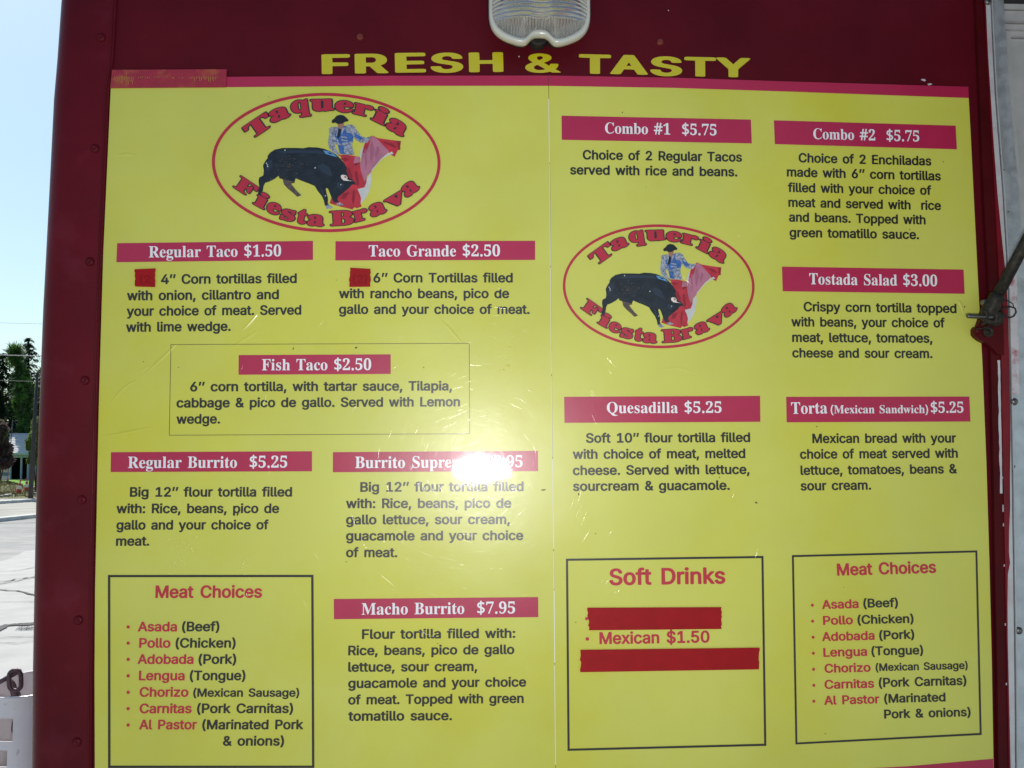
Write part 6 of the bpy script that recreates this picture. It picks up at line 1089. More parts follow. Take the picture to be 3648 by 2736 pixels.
# creases of the laminate that stand proud and catch the light
def ridge(mb, pts, w, h, y=Y_SHEET):
    n = len(pts); prof = [(-1, 0), (-.55, .35), (-.2, .9), (0, 1), (.2, .9), (.55, .35), (1, 0)]; vs = []
    for i, p in enumerate(pts):
        a, c = pts[max(i - 1, 0)], pts[min(i + 1, n - 1)]; d = Vector((c[0] - a[0], c[1] - a[1])).normalized(); nn = Vector((-d.y, d.x))
        t = math.sin(math.pi * (i + .02) / (n - .96)) ** .7
        for u, hh in prof: vs.append((p[0] + nn.x * w * u * t, y - .0004 * 0 - h * hh * t, p[1] + nn.y * w * u * t))
    k = len(prof)
    mb.add(vs, [(i * k + j, (i + 1) * k + j, (i + 1) * k + j + 1, i * k + j + 1) for i in range(n - 1) for j in range(k - 1)])
def bez(p0, p1, p2, n=16):
    return [((1 - t) ** 2 * p0[0] + 2 * t * (1 - t) * p1[0] + t * t * p2[0], (1 - t) ** 2 * p0[1] + 2 * t * (1 - t) * p1[1] + t * t * p2[1]) for t in [i / n for i in range(n + 1)]]
def bp(x, y): p = at(x, y, 0); return (p.x, p.z)
creases = [((392, 1448), (440, 1370), (500, 1352), .0030, .0007), ((495, 1352), (590, 1270), (640, 1218), .0028, .0008), ((368, 1553), (450, 1545), (555, 1518), .0030, .0010),
           ((860, 1185), (890, 1150), (925, 1115), .0028, .0007), ((1462, 965), (1500, 1060), (1560, 1120), .0028, .0005), ((1560, 1130), (1600, 1170), (1660, 1240), .004, .0005),
           ((498, 1330), (520, 1310), (545, 1300), .003, .0005), ((415, 560), (450, 545), (500, 560), .004, .0006), ((820, 1245), (870, 1210), (935, 1170), .004, .0005),
           ((2330, 1330), (2420, 1290), (2480, 1340), .004, .0004), ((3395, 1100), (3415, 1040), (3430, 1130), .0035, .0008)]
for bi, (root, O) in enumerate(boards):
    for (a, c, d, w, h) in creases:
        if (a[0] < 1950) == (bi == 0):
            b = MB(); ridge(b, bez(bp(*a), bp(*c), bp(*d)), w, h, Y_SHEET + .0001); b.build('crease', m_yellow, O, root, True)
# crinkled patches where air sits under the film
rc = random.Random(15); b = MB()
for (x0, x1, y0, y1, n_) in ((595, 700, 1912, 1965, 34), (590, 660, 1975, 2045, 34), (850, 890, 1990, 2070, 22), (1770, 1830, 1180, 1330, 8)):
    for _ in range(n_):
        p = bp(rc.uniform(x0, x1), rc.uniform(y0, y1)); r = rc.uniform(.0010, .0024); h = r * rc.uniform(.10, .20)
        b.lathe([(r, 0), (r * .7, h * .52), (r * .35, h * .88), (.00001, h)], (p[0], Y_SHEET + .00002, p[1]), 8, 0, 'y')
b.build('film_bubbles', m_yellow, boards[0][1], boards[0][0], True, kind='stuff')
# hairline scratches in the laminate: tiny roof-shaped burrs in every direction
rs = random.Random(3)
for bi, (root, O) in enumerate(boards):
    b = MB()
    x0, x1 = (-.48, .115) if bi == 0 else (.12, .71)
    for k in range(13000):
        if rs.random() < .55:
            r = abs(rs.gauss(0, .22)); t = rs.uniform(0, 6.283); cx, cz = .02 + r * math.cos(t), 1.62 + r * math.sin(t)
        else: cx, cz = rs.uniform(x0, x1), rs.uniform(1.22, 2.13)
        if not (x0 + .02 < cx < x1 - .02 and 1.21 < cz < 2.13): continue
        a = rs.uniform(0, math.pi); ln = rs.uniform(.004, .022) * (1 if rs.random() < .9 else 1.6); w = rs.uniform(.00004, .00011); tilt = abs(rs.gauss(0, .13)) + .01
        h = w * math.tan(tilt); bend = rs.uniform(-.1, .1); vs = []; y = Y_TEXT - .0014
        for s_ in (-1, 0, 1):
            aa = a + bend * s_; dx, dz = math.cos(a) * ln / 2 * s_, math.sin(a) * ln / 2 * s_; ox_ = -math.sin(a) * bend * ln * .25 * (s_ * s_); oz_ = math.cos(a) * bend * ln * .25 * (s_ * s_)
            nx_, nz_ = -math.sin(aa) * w, math.cos(aa) * w; k_ = .3 if s_ else 1
            vs += [(cx + dx + ox_ - nx_ * k_, y, cz + dz + oz_ - nz_ * k_), (cx + dx + ox_, y - h * k_, cz + dz + oz_), (cx + dx + ox_ + nx_ * k_, y, cz + dz + oz_ + nz_ * k_)]
        b.add(vs, [(0, 3, 4, 1), (1, 4, 5, 2), (3, 6, 7, 4), (4, 7, 8, 5)])
    b.build('laminate_scratches', m_scratch, O, root, kind='stuff')
# small fly specks and grime spots on the print
dirt = [(1935, 1745, 9, 2), (850, 1830, 3, 8), (2690, 1790, 5, 3), (2560, 1700, 3, 1.5), (1510, 1310, 2, 2), (2060, 1760, 5, 2), (1235, 2000, 2, 2), (515, 1290, 2, 2), (640, 1310, 1.6, 1.6), (1047, 1243, 5, 2), (1270, 1240, 3, 5), (3430, 1095, 3, 3), (2905, 1520, 2, 3),
        (2120, 1900, 2, 2), (2215, 405, 2, 3), (3380, 1450, 2, 2), (3355, 580, 3, 1.5), (1560, 2290, 2, 2), (960, 350, 1.6, 1.6), (1770, 2190, 2, 2), (2050, 2215, 2, 2), (3000, 2090, 1.5, 1.5), (1200, 1000, 1.5, 1.5), (3235, 820, 2, 3), (2300, 670, 1.5, 1.5), (2935, 2610, 1.5, 3)]
m_speck = mat('dark_speck', (0.07, 0.06, 0.03), rough=0.7)
for bi, (root, O) in enumerate(boards):
    b = MB()
    for (x, y, w, h) in dirt:
        if (x < 1965) == (bi == 0):
            p = bp(x, y); a = uni(0, 3); s_ = .00038
            b.poly([[(p[0] + s_ * (w * math.cos(t) * math.cos(a) - h * math.sin(t) * math.sin(a)), p[1] + s_ * (w * math.cos(t) * math.sin(a) + h * math.sin(t) * math.cos(a))) for t in (0, 1, 2, 3, 4, 5)]], Y_TEXT - .0016, None)
    b.build('grime_specks', m_speck, O, root, kind='stuff')

# ------------------------------------------------------------------ strips of red tape
def tape_strip(q, label, ragged=True, m_=m_tape, y=-0.0052, printed=None, ribbed=False):
    (ax, az), (bx, bz), (cx, cz), (dx, dz) = q
    nL = 9
    left = [(dx + (ax - dx) * i / nL + (uni(-.0010, .0010) if ragged and 0 < i < nL else 0), dz + (az - dz) * i / nL) for i in range(nL + 1)]
    right = [(bx + (cx - bx) * i / nL + (uni(-.0008, .0008) if ragged and 0 < i < nL else 0), bz + (cz - bz) * i / nL) for i in range(nL + 1)]
    O = Vector(((ax + cx) / 2, y + .001, (az + cz) / 2))
    b = MB(); b.poly([left + right], y, y + .00045)
    o = b.build('tape_strip', m_, O, None)
    o['label'] = label; o['category'] = 'tape'; o['group'] = 'strips of red cloth tape on the menu boards'
    return o, O
labs = {'small tape left': "small red tape square beside 4'' Corn tortillas", 'small tape right': "small red tape square beside 6'' Corn Tortillas",
        'long tape upper': 'red tape strip above Mexican $1.50 in the soft drinks box', 'long tape lower': 'longer red tape strip below Mexican $1.50 in the soft drinks box'}
tp = {}
for (name, *v) in TAPES:
    tp[name] = tape_strip([(v[i] / 1000, v[i + 1] / 1000) for i in range(0, 8, 2)], labs[name])
for (bd, grp, f, col, txt, x, z, ang, w, cap) in TEXT:
    if grp.startswith('tape'):
        o, O = tp['small tape left' if grp == 'tape0' else 'small tape right']
        b = MB(); set_text(b, f, txt, x / 1000, z / 1000, math.radians(ang), w / 1000, cap / 1000, -0.0054); b.build('show_through_print', m_tapeprint, O, o)
def corner_tape():
    q = [bp(404, 254), bp(811, 252), bp(808, 315), bp(398, 318)]
    (ax, az), (bx, bz), (cx, cz), (dx, dz) = q
    O = Vector(((ax + cx) / 2, -.004, (az + cz) / 2)); n = 150
    b = MB(); vs = []
    for i in range(n + 1):
        t = i / n; y = -.0052 - .00035 * (0.5 + .5 * math.sin(i * 2.1)) * (0.4 + .6 * rnd())
        vs += [(ax + (bx - ax) * t, y, az + (bz - az) * t), (dx + (cx - dx) * t, y, dz + (cz - dz) * t), (ax + (bx - ax) * t, -.0001, az + (bz - az) * t), (dx + (cx - dx) * t, -.0034, dz + (cz - dz) * t)]
    b.add(vs, [(4 * i, 4 * i + 4, 4 * i + 5, 4 * i + 1)[::-1] for i in range(n)] + [(4 * i, 4 * i + 2, 4 * i + 6, 4 * i + 4)[::-1] for i in range(n)] + [(4 * i + 1, 4 * i + 5, 4 * i + 7, 4 * i + 3)[::-1] for i in range(n)] + [(0, 1, 3, 2), (4 * n, 4 * n + 2, 4 * n + 3, 4 * n + 1)])
    m_r = mat('faded_ribbed_tape', (0.34, 0.012, 0.03), rough=0.45, coat=0.3, coat_r=0.2, col2=(0.42, 0.10, 0.02), ms=30, mix=0.60, mw=.1, var=.1, vs=90)
    o = b.build('tape_strip', m_r, O, None)
    o['label'] = 'faded ribbed red tape over the top left corner of the boards'; o['category'] = 'tape'; o['group'] = 'strips of red cloth tape on the menu boards'
    m_w = mat('worn_yellow_thread', (0.42, 0.28, 0.03), rough=.6)
    bb = MB()
    for i in range(62):
        x = 412 + i * 6.2 + uni(-1, 1); st = .9 if (i < 12 or 42 < i < 60) else .25
        if rnd() > st + .15: continue
        h = (uni(10, 32) if i < 13 else uni(3, 6 + 14 * (45 < i)))
        y0 = 279 + uni(-1.5, 2) - (1 if i < 13 else 0); sl = -h * .22 if i < 13 else 0
        p = [bp(x, y0), bp(x + 1.7, y0), bp(x + 1.5 + sl, y0 + h), bp(x + .2 + sl, y0 + h)]
        bb.poly([p], -.00572, None)
    bb.build('worn_threads', m_w, O, o)
corner_tape()

# ------------------------------------------------------------------ bulkhead lamp
LC = Vector((0.1022, -0.02, 2.3035)); LH, LW = 0.1125, 0.0692
lamp = thing('bulkhead_lamp', LC, 'white rimmed bulkhead lamp with ribbed clear lens above the lettering', 'wall lamp')
def outline(s, n=160, notch=1.0, nexp=2.9):
    pts = []
    for i in range(n):
        t = 2 * math.pi * i / n; c, s_ = math.cos(t), math.sin(t)
        x = LW * s * math.copysign(abs(c) ** (2 / nexp), c); z = s * math.copysign(LH - .047 + .047 * abs(s_) ** (2 / nexp), s_)
        if z < 0:
            z += notch * .0115 * math.exp(-(x / .0155) ** 4)
            z -= notch * .0015 * math.exp(-((abs(x) - .027) / .012) ** 2)
        pts.append((LC.x + x, LC.z + z))
    return pts
LO = tuple(LC)
b = MB(); b.poly([outline(.87, 80, .85)], -.030, 0); b.lathe([(.0130, 0), (.0130, .018), (.010, .019), (.0001, .019)], (LC.x, 0, 2.2150), 20, 0, 'y'); b.build('base', m_black, LO, lamp)
b = MB(); n = 160
prof = [(.95, -.034), (.99, -.036), (1.0, -.042), (.992, -.0475), (.970, -.0505), (.940, -.0500), (.918, -.0470), (.910, -.040)]
for s, y in prof: b.v += [(x, y, z) for x, z in outline(s, n)]
for k in range(len(prof) - 1):
    for i in range(n): b.f.append((k * n + i, k * n + (i + 1) % n, (k + 1) * n + (i + 1) % n, (k + 1) * n + i)[::-1]); b.m.append(0)
b.build('rim', m_lampw, LO, lamp, True)
def shell(s_in, y_rim, depth, rings, n, off=0):
    b = MB(); base = outline(s_in, n)
    for k in range(rings + 1):
        u = k / rings; r = 1 - u
        for (x, z) in base:
            b.v.append((LC.x + (x - LC.x) * (r if r > 0 else 1e-4), y_rim - depth * (1 - r ** 3.2), LC.z + (z - LC.z) * (r if r > 0 else 1e-4)))
    for k in range(rings):
        for i in range(n): b.f.append((k * n + i, k * n + (i + 1) % n, (k + 1) * n + (i + 1) % n, (k + 1) * n + i)[::-1]); b.m.append(0)
    return b
b = shell(.925, -.0475, .030, 26, 160)
i0 = len(b.v); inner = shell(.905, -.0455, .0285, 26, 160); b.v += inner.v; b.f += [tuple(i0 + i for i in f)[::-1] for f in inner.f]; b.m += inner.m
b.build('lens', m_lens, LO, lamp, True)
b = MB(); b.poly([outline(.86, 80)], -.0300, -.0285); b.build('reflector', m_reflector, LO, lamp)
b = MB(); b.box((LC.x - .046, -.056, 2.2235), (LC.x + .046, -.0305, 2.2315)); b.build('tray', m_dirtcream, LO, lamp)
b = MB(); b.tube([(LC.x, -.050, 2.36), (LC.x, -.050, 2.33), (LC.x, -.050, 2.30), (LC.x, -.050, 2.27), (LC.x, -.050, 2.245), (LC.x, -.050, 2.236)], [.013, .013, .018, .019, .014, .004], 16); b.build('bulb', m_bulb, LO, lamp, True)

# ------------------------------------------------------------------ gas cylinder beside the trailer
GC = Vector((-0.842, 0.66, 0.0)); RIM = 1.190
tank = thing('gas_cylinder', (GC.x, GC.y, 0), 'white gas cylinder with cut-out guard collar standing beside the trailer', 'gas cylinder')
TOg = (GC.x, GC.y, 0)
b = MB(); b.lathe([(.0001, .03), (.14, .03), (.165, .0), (.17, .0), (.17, .06), (.185, .10), (.19, .16), (.19, .86), (.185, .91), (.165, .955), (.12, .99), (.05, 1.005), (.0001, 1.01)], (GC.x, GC.y, 0), 40)
b.build('cylinder_body', m_tank, TOg, tank, True)
b = MB(); n = 72; R0 = .106; th = .0032; z0, z1 = .985, RIM
def holes(a):   # angular spans of the hand-holes (radians, 0 = +x, -pi/2 = towards the camera)
    return any(abs((a - c + math.pi) % (2 * math.pi) - math.pi) < .27 for c in (-1.80, -.35, 1.5))
for i in range(n):
    a0, a1 = 2 * math.pi * i / n, 2 * math.pi * (i + 1) / n
    am = (a0 + a1) / 2
    spans = [(z0, RIM - .082), (RIM - .040, z1)] if holes(am) else [(z0, z1)]
    if abs((am + 1.86 + math.pi) % (2 * math.pi) - math.pi) < .22: spans = [(z0, RIM - .128), (RIM - .098, RIM - .082), (RIM - .040, z1)]
    for (za, zb) in spans:
        vs = []
        for r in (R0, R0 - th):
            for a in (a0, a1):
                for z in (za, zb):
                    zz = z + (.006 * math.cos(a - .6) if z > 1.1 and z == z1 else 0)
                    vs.append((GC.x + r * math.cos(a), GC.y + r * math.sin(a), zz))
        b.add(vs, [(0, 2, 3, 1), (4, 5, 7, 6), (1, 3, 7, 5), (0, 4, 6, 2)] + ([(0, 1, 5, 4), (2, 6, 7, 3)] if len(spans) > 1 else []))
col_ = b.build('guard_collar', m_tank, TOg, tank)
b = MB(); pts = [(GC.x + (R0 - .0015) * math.cos(t), GC.y + (R0 - .0015) * math.sin(t), RIM + .006 * math.cos(t - .6)) for t in [2 * math.pi * i / 72 for i in range(73)]]
b.tube(pts, .0032, 8); b.build('rolled_rim', m_tank, TOg, tank, True)
b = MB(); b.lathe([(.0001, 0), (.018, 0), (.018, .05), (.012, .052), (.012, .075), (.022, .078), (.022, .09), (.0001, .094)], (GC.x, GC.y, 1.0), 16); b.tube([(GC.x, GC.y, 1.035), (GC.x - .05, GC.y + .012, 1.04)], .010, 12); b.build('valve', m_brass, TOg, tank, True)
ch = thing('chain', tuple(at(50, 2440, .56)), 'rusty steel chain links hooked over the rim of the gas cylinder', 'chain')
CO = tuple(at(50, 2440, .56))
def link(c, ax, ay, w=.0105, l=.0185, r=.0042):
    ax, ay = Vector(ax).normalized(), Vector(ay).normalized(); pts = []
    for i in range(29):
        t = 2 * math.pi * i / 28; cx, sx = math.cos(t), math.sin(t)
        pts.append(Vector(c) + ax * w * cx + ay * (l - w) * (1 if sx > 0 else -1) * min(1, abs(sx) * 4) + ay * w * sx)
    b = MB(); b.tube(pts, r, 10, cap=False); return b
cc = at(54, 2424, .555)
link(cc, (1, .1, 0), (-.05, 0, 1)).build('chain_link', m_chain, CO, ch, True)
c2 = at(34, 2410, .566); link(c2, (.25, -1, .1), (.8, .2, .45)).build('chain_link', m_chain, CO, ch, True)
c3 = at(50, 2462, .60); link(c3, (.2, -1, 0), (-.45, .1, 1)).build('chain_link', m_chain, CO, ch, True)
for k in range(4):
    c = Vector(c3) + Vector((-.006 * (k + 1), .02 * (k + 1), -.022 * (k + 1)))
    link(c, (1, .2, 0) if k % 2 else (.1, 1, 0), (-.2, .4, -.7)).build('chain_link', m_chain, CO, ch, True)

# ------------------------------------------------------------------ across the street
def leaf_cloud(mb, centre, radii, n, size, rs, spiky=0.0, droop=0.0, hollow=.35):
    for _ in range(n):
        while True:
            d = Vector((rs.uniform(-1, 1), rs.uniform(-1, 1), rs.uniform(-1, 1)))
            if hollow < d.length < 1: break
        p = Vector(centre) + Vector((d.x * radii[0], d.y * radii[1], d.z * radii[2]))
        u = Vector((rs.gauss(0, 1), rs.gauss(0, 1), rs.gauss(0, 1) - droop)).normalized(); w = u.orthogonal().normalized()
        s = size * rs.uniform(.5, 1.3)
        if spiky: u = (d * spiky + u * (1 - spiky)).normalized(); w = u.orthogonal().normalized(); mb.add([p - w * s * .12, p + w * s * .12, p + u * s * 1.6], [(0, 1, 2)])
        else: mb.add([p - w * s * .5, p + u * s, p + w * s * .5, p - u * s * .35], [(0, 1, 2, 3)])
def conifer(base, h, r, label, lm, seed, lean=0.0, dens=1.0, group='conifers behind the house'):
    rs = random.Random(seed); root = thing('conifer_tree', base, label, 'tree', group); B = Vector(base)
    b = MB(); b.tube([B, B + Vector((lean * h * .4, 0, h * .5)), B + Vector((lean * h, 0, h * .98))], [h * .022, h * .014, h * .003], 8); b.build('trunk', m_bark, B, root, True)
    b = MB(); layers = int(26 * dens)
    for k in range(layers):
        t = (k + rs.random() * .6) / layers; z = h * (.10 + .9 * t); rr = r * (1 - t) ** .8 * rs.uniform(.75, 1.15) + .45
        nb = int(9 + 5 * (1 - t))
        for j in range(nb):
            a = rs.uniform(0, 6.283); L = rr * rs.uniform(.55, 1.1)
            for q in range(9):
                s = (q + rs.random()) / 9; c = B + Vector((lean * z + math.cos(a) * L * s, math.sin(a) * L * s, z - L * s * s * .45 + rs.gauss(0, .08)))
                d = Vector((math.cos(a + rs.gauss(0, .7)), math.sin(a + rs.gauss(0, .7)), -.5 + rs.gauss(0, .4))).normalized(); w = d.cross(Vector((0, 0, 1))).normalized()
                sz = .46 * rs.uniform(.5, 1.4) * (.6 + .5 * (1 - t))
                b.add([c - w * sz * .4, c + d * sz, c + w * sz * .4, c - d * sz * .3], [(0, 1, 2, 3)])
    b.build('crown', lm, B, root)
    return root
g = lambda px, Y: (at(px, 1700, Y).x, Y, gz(Y))
conifer(g(0, 92), 11.9, 5.2, 'tall dark conifer at the left edge of the picture behind the house', m_leaf_d, 1, dens=1.5)
conifer(g(90, 96), 13.8, 3.4, 'narrow dark conifer between the tufted tree and the utility pole', m_leaf_d, 2, dens=1.4)
conifer(g(152, 90), 10.4, 3.8, 'conifer half hidden behind the utility pole and trailer corner', m_leaf_m, 4, dens=1.3)
conifer(g(36, 99), 10.6, 5.4, 'broad dark conifer in the middle behind the house roof', m_leaf_d, 9, dens=1.4)
conifer(g(118, 102), 9.4, 5.0, 'low broad conifer behind the utility pole', m_leaf_d, 12, dens=1.3)
tb = Vector(g(66, 88)); tt = thing('tufted_tree', tb, 'bright green tree with a bare bent stem carrying a round tuft above', 'tree')
tp_ = at(55, 1262, 88)
b = MB(); b.tube([tb, tb + Vector((.1, 0, 6.5)), at(66, 1325, 88), at(56, 1305, 88), at(54, 1285, 88), tp_], [.30, .22, .13, .11, .10, .05], 10); b.build('trunk', m_bark, tb, tt, True)
rs = random.Random(21); b = MB(); leaf_cloud(b, tp_ + Vector((0, 0, -.05)), (.50, .50, .80), 700, .42, rs, spiky=.6, hollow=.1)
cr = b.build('tuft', m_leaf_m, tb, tt)
b = MB()
for (px, py, rx, rz, n) in ((74, 1312, .32, .6, 160), (82, 1345, .55, .9, 380), (84, 1388, .8, 1.0, 560), (80, 1430, .75, 1.1, 560), (86, 1470, .65, 1.0, 480), (92, 1515, .55, .9, 380)):
    leaf_cloud(b, at(px, py, 88 + rs.uniform(-.6, .6)), (rx * 1.1, rx, rz), int(n * .55), .42, rs, droop=.8)
b.build('crown', m_leaf_m, tb, tt)
def shrub(base, blobs, label, lm, Y, name='leafy_shrub', size=.16, seed=3):
    rs = random.Random(seed); B = Vector(base); root = thing(name, B, label, 'shrub')
    b = MB()
    for (px, py, rx, rz, n) in blobs: leaf_cloud(b, at(px, py, Y + rs.uniform(-.4, .4)), (rx, rx, rz), n, size, rs, hollow=.2)
    b.build('foliage', lm, B, root)
    b = MB()
    for (px, py, rx, rz, n) in blobs[:3]: b.tube([B, B.lerp(at(px, py, Y), .5) + Vector((.1, 0, 0)), at(px, py, Y)], [.07, .04, .02], 6)
    b.build('stem', m_bark, B, root, True)
shrub(g(-6, 64), [(-10, 1560, .7, 1.0, 900), (8, 1545, .45, .8, 500), (18, 1600, .5, .55, 500), (32, 1640, .32, .45, 350), (-20, 1630, .8, .8, 700), (5, 1520, .3, .45, 200), (10, 1650, .5, .4, 300)], 'purple brown leafy shrub at the left edge in front of the house', m_leaf_p, 64)
shrub(g(130, 60), [(132, 1515, .35, .6, 500), (126, 1560, .42, .5, 450), (104, 1590, .20, .28, 250), (112, 1640, .30, .22, 300), (130, 1625, .45, .6, 700), (142, 1580, .5, .9, 600), (100, 1575, .15, .18, 120)], 'bright green leafy shrub around the foot of the utility pole', m_leaf_b, 60, size=.13, seed=8)
# house
HY = 84.0
ho = Vector((at(60, 1700, HY).x, HY, gz(HY)))
house = thing('house', ho, 'low house with grey shingle roof and a dark open carport', 'house')
xl, xr = at(-90, 1600, HY).x, at(330, 1600, HY).x; zr_ = at(60, 1544, HY + 3).z; ze = at(60, 1614, HY - .6).z; zg = gz(HY)
rows_ = 11
shg = MB()
for k in range(rows_):                                   # shingle courses overlap like steps
    y0 = HY - .6 + (3.6 * k / rows_); y1 = HY - .6 + 3.6 * (k + 1.08) / rows_; za = ze + (zr_ - ze) * k / rows_; zb = ze + (zr_ - ze) * (k + 1.08) / rows_
    shg.add([(xl, y0, za + .03), (xr, y0, za + .03), (xr, y1, zb), (xl, y1, zb), (xl, y0, za - .02), (xr, y0, za - .02)], [(0, 1, 2, 3), (4, 5, 1, 0)])
rf = shg.build('roof', m_roof, ho, house)
b = MB(); b.add([(xl, HY + 3.0, zr_), (xr, HY + 3.0, zr_), (xr, HY + 6.6, ze), (xl, HY + 6.6, ze)], [(0, 1, 2, 3)]); b.build('roof_back', m_roof, ho, house)
b = MB(); b.box((xl, HY - .66, ze - .17), (xr, HY - .6, ze + .03)); b.build('gutter', m_trim, ho, house)
def wallbox(p0_, p1_, m_, nm, y0=HY, y1=HY + .2): 
    a, c = at(p0_[0], p0_[1], y0), at(p1_[0], p1_[1], y0); b = MB(); b.box((a.x, y0, c.z), (c.x, y1, a.z)); return b.build(nm, m_, ho, house)
wallbox((100, 1622), (330, 1720), m_wall, 'wall'); wallbox((-90, 1622), (36, 1720), m_wall, 'wall')
wallbox((36, 1622), (100, 1720), m_dark, 'back_wall', HY + 3.6, HY + 3.8)  # back of the carport, its shade painted in as near-black
wallbox((36, 1622), (100, 1630), m_trim, 'beam', HY - .1, HY)
wallbox((73, 1630), (76, 1715), m_trim, 'post', HY - .1, HY + .05); wallbox((97, 1630), (100.5, 1715), m_trim, 'post', HY - .12, HY - .01); wallbox((35, 1630), (38, 1715), m_trim, 'post', HY - .12, HY - .01)
f_ = wallbox((10, 1640), (28, 1668), m_trim, 'window', HY - .04, HY - .005)
a, c = at(12, 1642, HY - .05), at(26, 1666, HY - .05); b = MB(); b.box((a.x, HY - .05, c.z), (c.x, HY - .041, a.z)); b.build('pane', m_glass, ho, f_)
f_ = wallbox((112, 1645), (128, 1668), m_trim, 'window', HY - .04, HY - .005)
a, c = at(114, 1647, HY - .05), at(126, 1666, HY - .05); b = MB(); b.box((a.x, HY - .05, c.z), (c.x, HY - .041, a.z)); b.build('pane', m_glass, ho, f_)
b = MB(); b.add([(xl, HY, zg), (xl, HY + 6, zg), (xl, HY + 3.0, zr_ - .1), (xl, HY, ze - .1), (xl, HY + 6, ze - .1)], [(0, 3, 2, 4, 1)]); b.add([(xr, HY, zg), (xr, HY + 6, zg), (xr, HY + 3.0, zr_ - .1), (xr, HY, ze - .1), (xr, HY + 6, ze - .1)], [(0, 1, 4, 2, 3)]); b.build('gable_wall', m_wall, ho, house)
# lawn, path, mound
def quad_ground(name, ya, yb, m_, lift, xa=-3500, xb=2500, **kw):
    return skew_sheet(name, [on_ground(x, ya) for x in (xa, -300, 0, 150, 420, xb)], [on_ground(x, yb) for x in (xa, -300, 0, 150, 420, xb)], m_, lift, 4, **kw)
quad_ground('lawn', 1711, 1732, m_lawn, 0.05, kind='structure')
quad_ground('pavement', 1733, 1741, m_kerb, 0.03, kind='structure')
quad_ground('verge', 1742, 1776, m_drygrass, 0.02, kind='structure')
b = MB(); c0 = on_ground(-8, 1752)
for i in range(13):
    for j in range(9):
        a = 2 * math.pi * i / 12; r = j / 8; b.v.append((c0.x + math.cos(a) * r * 2.3, c0.y + math.sin(a) * r * 2.0, -1.0 + .62 * (1 - r * r) ** 1.3 + uni(0, .03)))
for i in range(12):
    for j in range(8): b.f.append((i * 9 + j, (i + 1) * 9 + j, (i + 1) * 9 + j + 1, i * 9 + j + 1)); b.m.append(0)
b.build('earth_mound', m_drygrass, smooth=True, kind='structure')
rs = random.Random(77); b = MB()
for _ in range(2600):
    px, py = rs.uniform(-20, 135), rs.uniform(1737, 1774); p = on_ground(px, py) if _ < 900 else Vector((c0.x + rs.gauss(0, 1.0), c0.y + rs.gauss(0, .9), 0))
    z = gz(p.y) + .02 if _ < 900 else -1.0 + .60 * max(0, 1 - ((p.x - c0.x) / 2.3) ** 2 - ((p.y - c0.y) / 2) ** 2) ** 1.3
    h = rs.uniform(.06, .2); dx = rs.gauss(0, .05)
    b.add([(p.x - .02, p.y, z), (p.x + .02, p.y, z), (p.x + dx, p.y, z + h)], [(0, 1, 2)])
b.build('verge_grass', m_drygrass, kind='stuff')
# the row of trees goes on along the street on both sides of the picture
rs = random.Random(50); b = MB()
for k in range(46):
    x = -190 + k * 5.4 + rs.uniform(-1.5, 1.5)
    if -47 < x < -29: continue
    y = 100 + rs.uniform(-4, 6); h = rs.uniform(6, 12); r = rs.uniform(2.2, 3.6)
    for _ in range(3): leaf_cloud(b, (x + rs.uniform(-1, 1), y, -1 + h * rs.uniform(.35, .65)), (r, r, h * .42), 110, 1.1, rs, droop=.6, hollow=.3)
b.build('distant_treeline', m_leaf_d, kind='stuff')
# utility pole and wires
pb = at(108, 1774, 49); pb.z = gz(49) - .1; pt = at(133, 1328, 49)
pole = thing('utility_pole', pb, 'leaning dark wooden utility pole in front of the trees', 'pole')
b = MB(); b.tube([pb, pb.lerp(pt, .5), pt], [.125, .10, .07], 14); b.build('shaft', m_wood, pb, pole, True)
b = MB(); pm = pb.lerp(pt, .80); b.tube([pm, pm + Vector((.30, -.1, .05)), pm + Vector((.62, -.2, .03))], .022, 8); b.build('bracket_arm', m_steel, pb, pole, True)
b = MB(); b.tube([pt + Vector((-.14, 0, -.04)), pt + Vector((.16, 0, .06))], .035, 8); b.build('cap', m_wood, pb, pole, True)
def cable(y0, y1, Y, label, r=.018, sag=.3):
    a, c = at(-400, y0 * 1 - 0, Y), at(900, y1, Y); pts = []
    for i in range(13):
        t = i / 12; p = a.lerp(c, t); pts.append(Vector((p.x, p.y, p.z - sag * 4 * t * (1 - t) + sag * .9)))
    b = MB(); b.tube(pts, r, 6); o = b.build('overhead_wire', m_wire, pts[0], None, True)
    o['label'] = label; o['category'] = 'wire'; o['group'] = 'overhead wires across the street'
cable(1262, 1274, 50, 'pale overhead wire crossing in front of the tufted tree', .022)
cable(1145, 1163, 60, 'thin overhead wire in the open sky above the trees', .010)
cable(1352, 1366, 60, 'lowest thin overhead wire crossing the dark trees', .010)
# traffic cones
def cone_parts(O, root):
    b = MB(); b.box((-.19, -.19, 0), (.19, .19, .03)); b.build('base', m_orange, (0, 0, 0), root)
    b = MB(); b.lathe([(.14, .03), (.105, .22)], (0, 0, 0), 20); b.lathe([(.075, .40), (.055, .52)], (0, 0, 0), 20); b.lathe([(.043, .58), (.028, .68), (.0001, .70)], (0, 0, 0), 20); cb = b.build('cone_body', m_orange, (0, 0, 0), root, True)
    b = MB(); b.lathe([(.1055, .22), (.075, .40)], (0, 0, 0), 20); b.lathe([(.0552, .52), (.043, .58)], (0, 0, 0), 20); b.build('reflective_band', m_conew, (0, 0, 0), root, True)
cones = [((66, 1759), .12, 'tilted orange traffic cone on the grass verge, nearest of the three'), ((27, 1737), 0, 'orange traffic cone beside the white barricade'), ((96, 1752), -.05, 'orange traffic cone half hidden by the utility pole')]
root = thing('traffic_cone', (0, 0, 0), cones[0][2], 'traffic cone', 'traffic cones on the verge')
cone_parts((0, 0, 0), root)
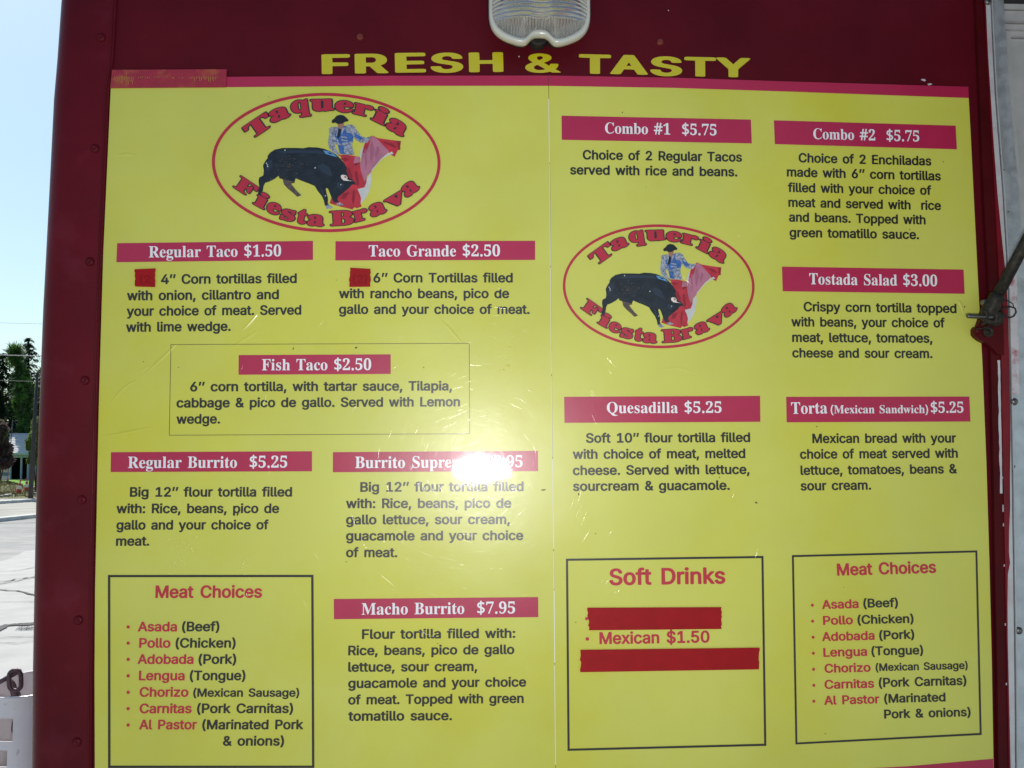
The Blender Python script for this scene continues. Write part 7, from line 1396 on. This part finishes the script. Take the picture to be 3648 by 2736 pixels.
for i, ((x, y), tilt, lab) in enumerate(cones):
    p = on_ground(x, y)
    if i == 0: r_o = root
    else:
        r_o = root.copy(); COL.objects.link(r_o)
        for c in list(root.children):
            d = c.copy(); COL.objects.link(d); d.parent = r_o
    r_o['label'] = lab; r_o.location = (p.x, p.y, p.z + .03); r_o.rotation_euler = (0, tilt, .3 * i); r_o.scale = (1.15,) * 3
# barricade and bin at the left edge
bo = on_ground(8, 1741); YB = bo.y
bar = thing('barricade', bo, 'white two-board road barricade at the left edge behind the verge', 'barricade')
for y0, y1 in ((1671, 1683), (1696, 1708)):
    a, c = at(-70, y0, YB), at(33, y1, YB); b = MB(); b.box((a.x, YB - .02, c.z), (c.x, YB + .02, a.z)); b.build('board', m_signw, bo, bar)
for x in (-40, 1):
    a = at(x, 1665, YB + .03); b = MB(); b.box((a.x - .03, YB + .021, bo.z), (a.x + .03, YB + .07, a.z)); b.build('leg', m_signw, bo, bar)
sp_ = on_ground(25, 1742); sg = thing('sign_post', sp_, 'thin grey metal stake standing in front of the barricade', 'post')
b = MB(); b.tube([sp_, sp_ + Vector((.25, 0, 4.6))], .03, 8); b.build('stake', m_steel, sp_, sg, True)
bn = on_ground(4, 1738); bi_ = thing('storage_bin', bn, 'low blue plastic bin at the left edge on the lawn side', 'bin')
b = MB(); a, c = at(-30, 1716, bn.y), at(22, 1735, bn.y); b.box((a.x, bn.y - .3, gz(bn.y)), (c.x, bn.y + .3, a.z)); b.build('tub', m_bluebin, bn, bi_)
b = MB(); b.box((a.x - .03, bn.y - .33, a.z), (c.x + .03, bn.y + .33, a.z + .05)); b.build('lid', m_bluebin, bn, bi_)
for i, (x0, y0, x1, y1) in enumerate(((0, 1773, 38, 1766), (10, 1771, 40, 1769), (112, 1748, 150, 1746), (114, 1762, 150, 1763))):
    a, c = on_ground(x0, y0), on_ground(x1, y1); d = (c - a); nn = Vector((-d.y, d.x, 0)).normalized() * .07; b = MB()
    zz = .12
    b.add([a - nn, c - nn, c + nn, a + nn, a - nn + Vector((0, 0, zz)), c - nn + Vector((0, 0, zz)), c + nn + Vector((0, 0, zz)), a + nn + Vector((0, 0, zz))], [(0,3,2,1),(4,5,6,7),(0,1,5,4),(1,2,6,5),(2,3,7,6),(3,0,4,7)])
    o = b.build('timber_plank', m_plank, a, None)
    o['label'] = ['long pale plank lying on the verge edge at far left', 'shorter plank crossing the long one at far left', 'upper pale plank right of the utility pole', 'lower pale plank right of the utility pole'][i]
    o['category'] = 'plank'; o['group'] = 'planks lying on the verge'

# unseen broadleaf tree, added behind the camera to darken the boards' upper right reflections
def reflection_tree(loc, h, r, label, seed):
    rs = random.Random(seed); B = Vector(loc); root = thing('unseen_reflection_tree', B, label, 'tree')
    b = MB(); b.tube([B, B + Vector((.1, 0, h * .3)), B + Vector((-.1, .1, h * .6))], [.28, .22, .12], 10)
    for k in range(6):
        a = k * 1.05; b.tube([B + Vector((.1, 0, h * .3)), B + Vector((math.cos(a) * r * .4, math.sin(a) * r * .4, h * .5)), B + Vector((math.cos(a) * r * .7, math.sin(a) * r * .7, h * .68))], [.12, .08, .03], 6)
    b.build('trunk', m_bark, B, root, True)
    b = MB()
    for k in range(16):
        a = rs.uniform(0, 6.283); q = rs.uniform(.1, .75); leaf_cloud(b, B + Vector((math.cos(a) * r * q, math.sin(a) * r * q, h * rs.uniform(.42, .92))), (r * .38, r * .38, r * .34), 420, .26, rs, hollow=.2)
    b.build('crown', m_leaf_m, B, root)
reflection_tree((9.5, -17, 0), 11, 4.4, 'unseen broadleaf tree added behind the camera to darken reflections in the menu boards', 31)
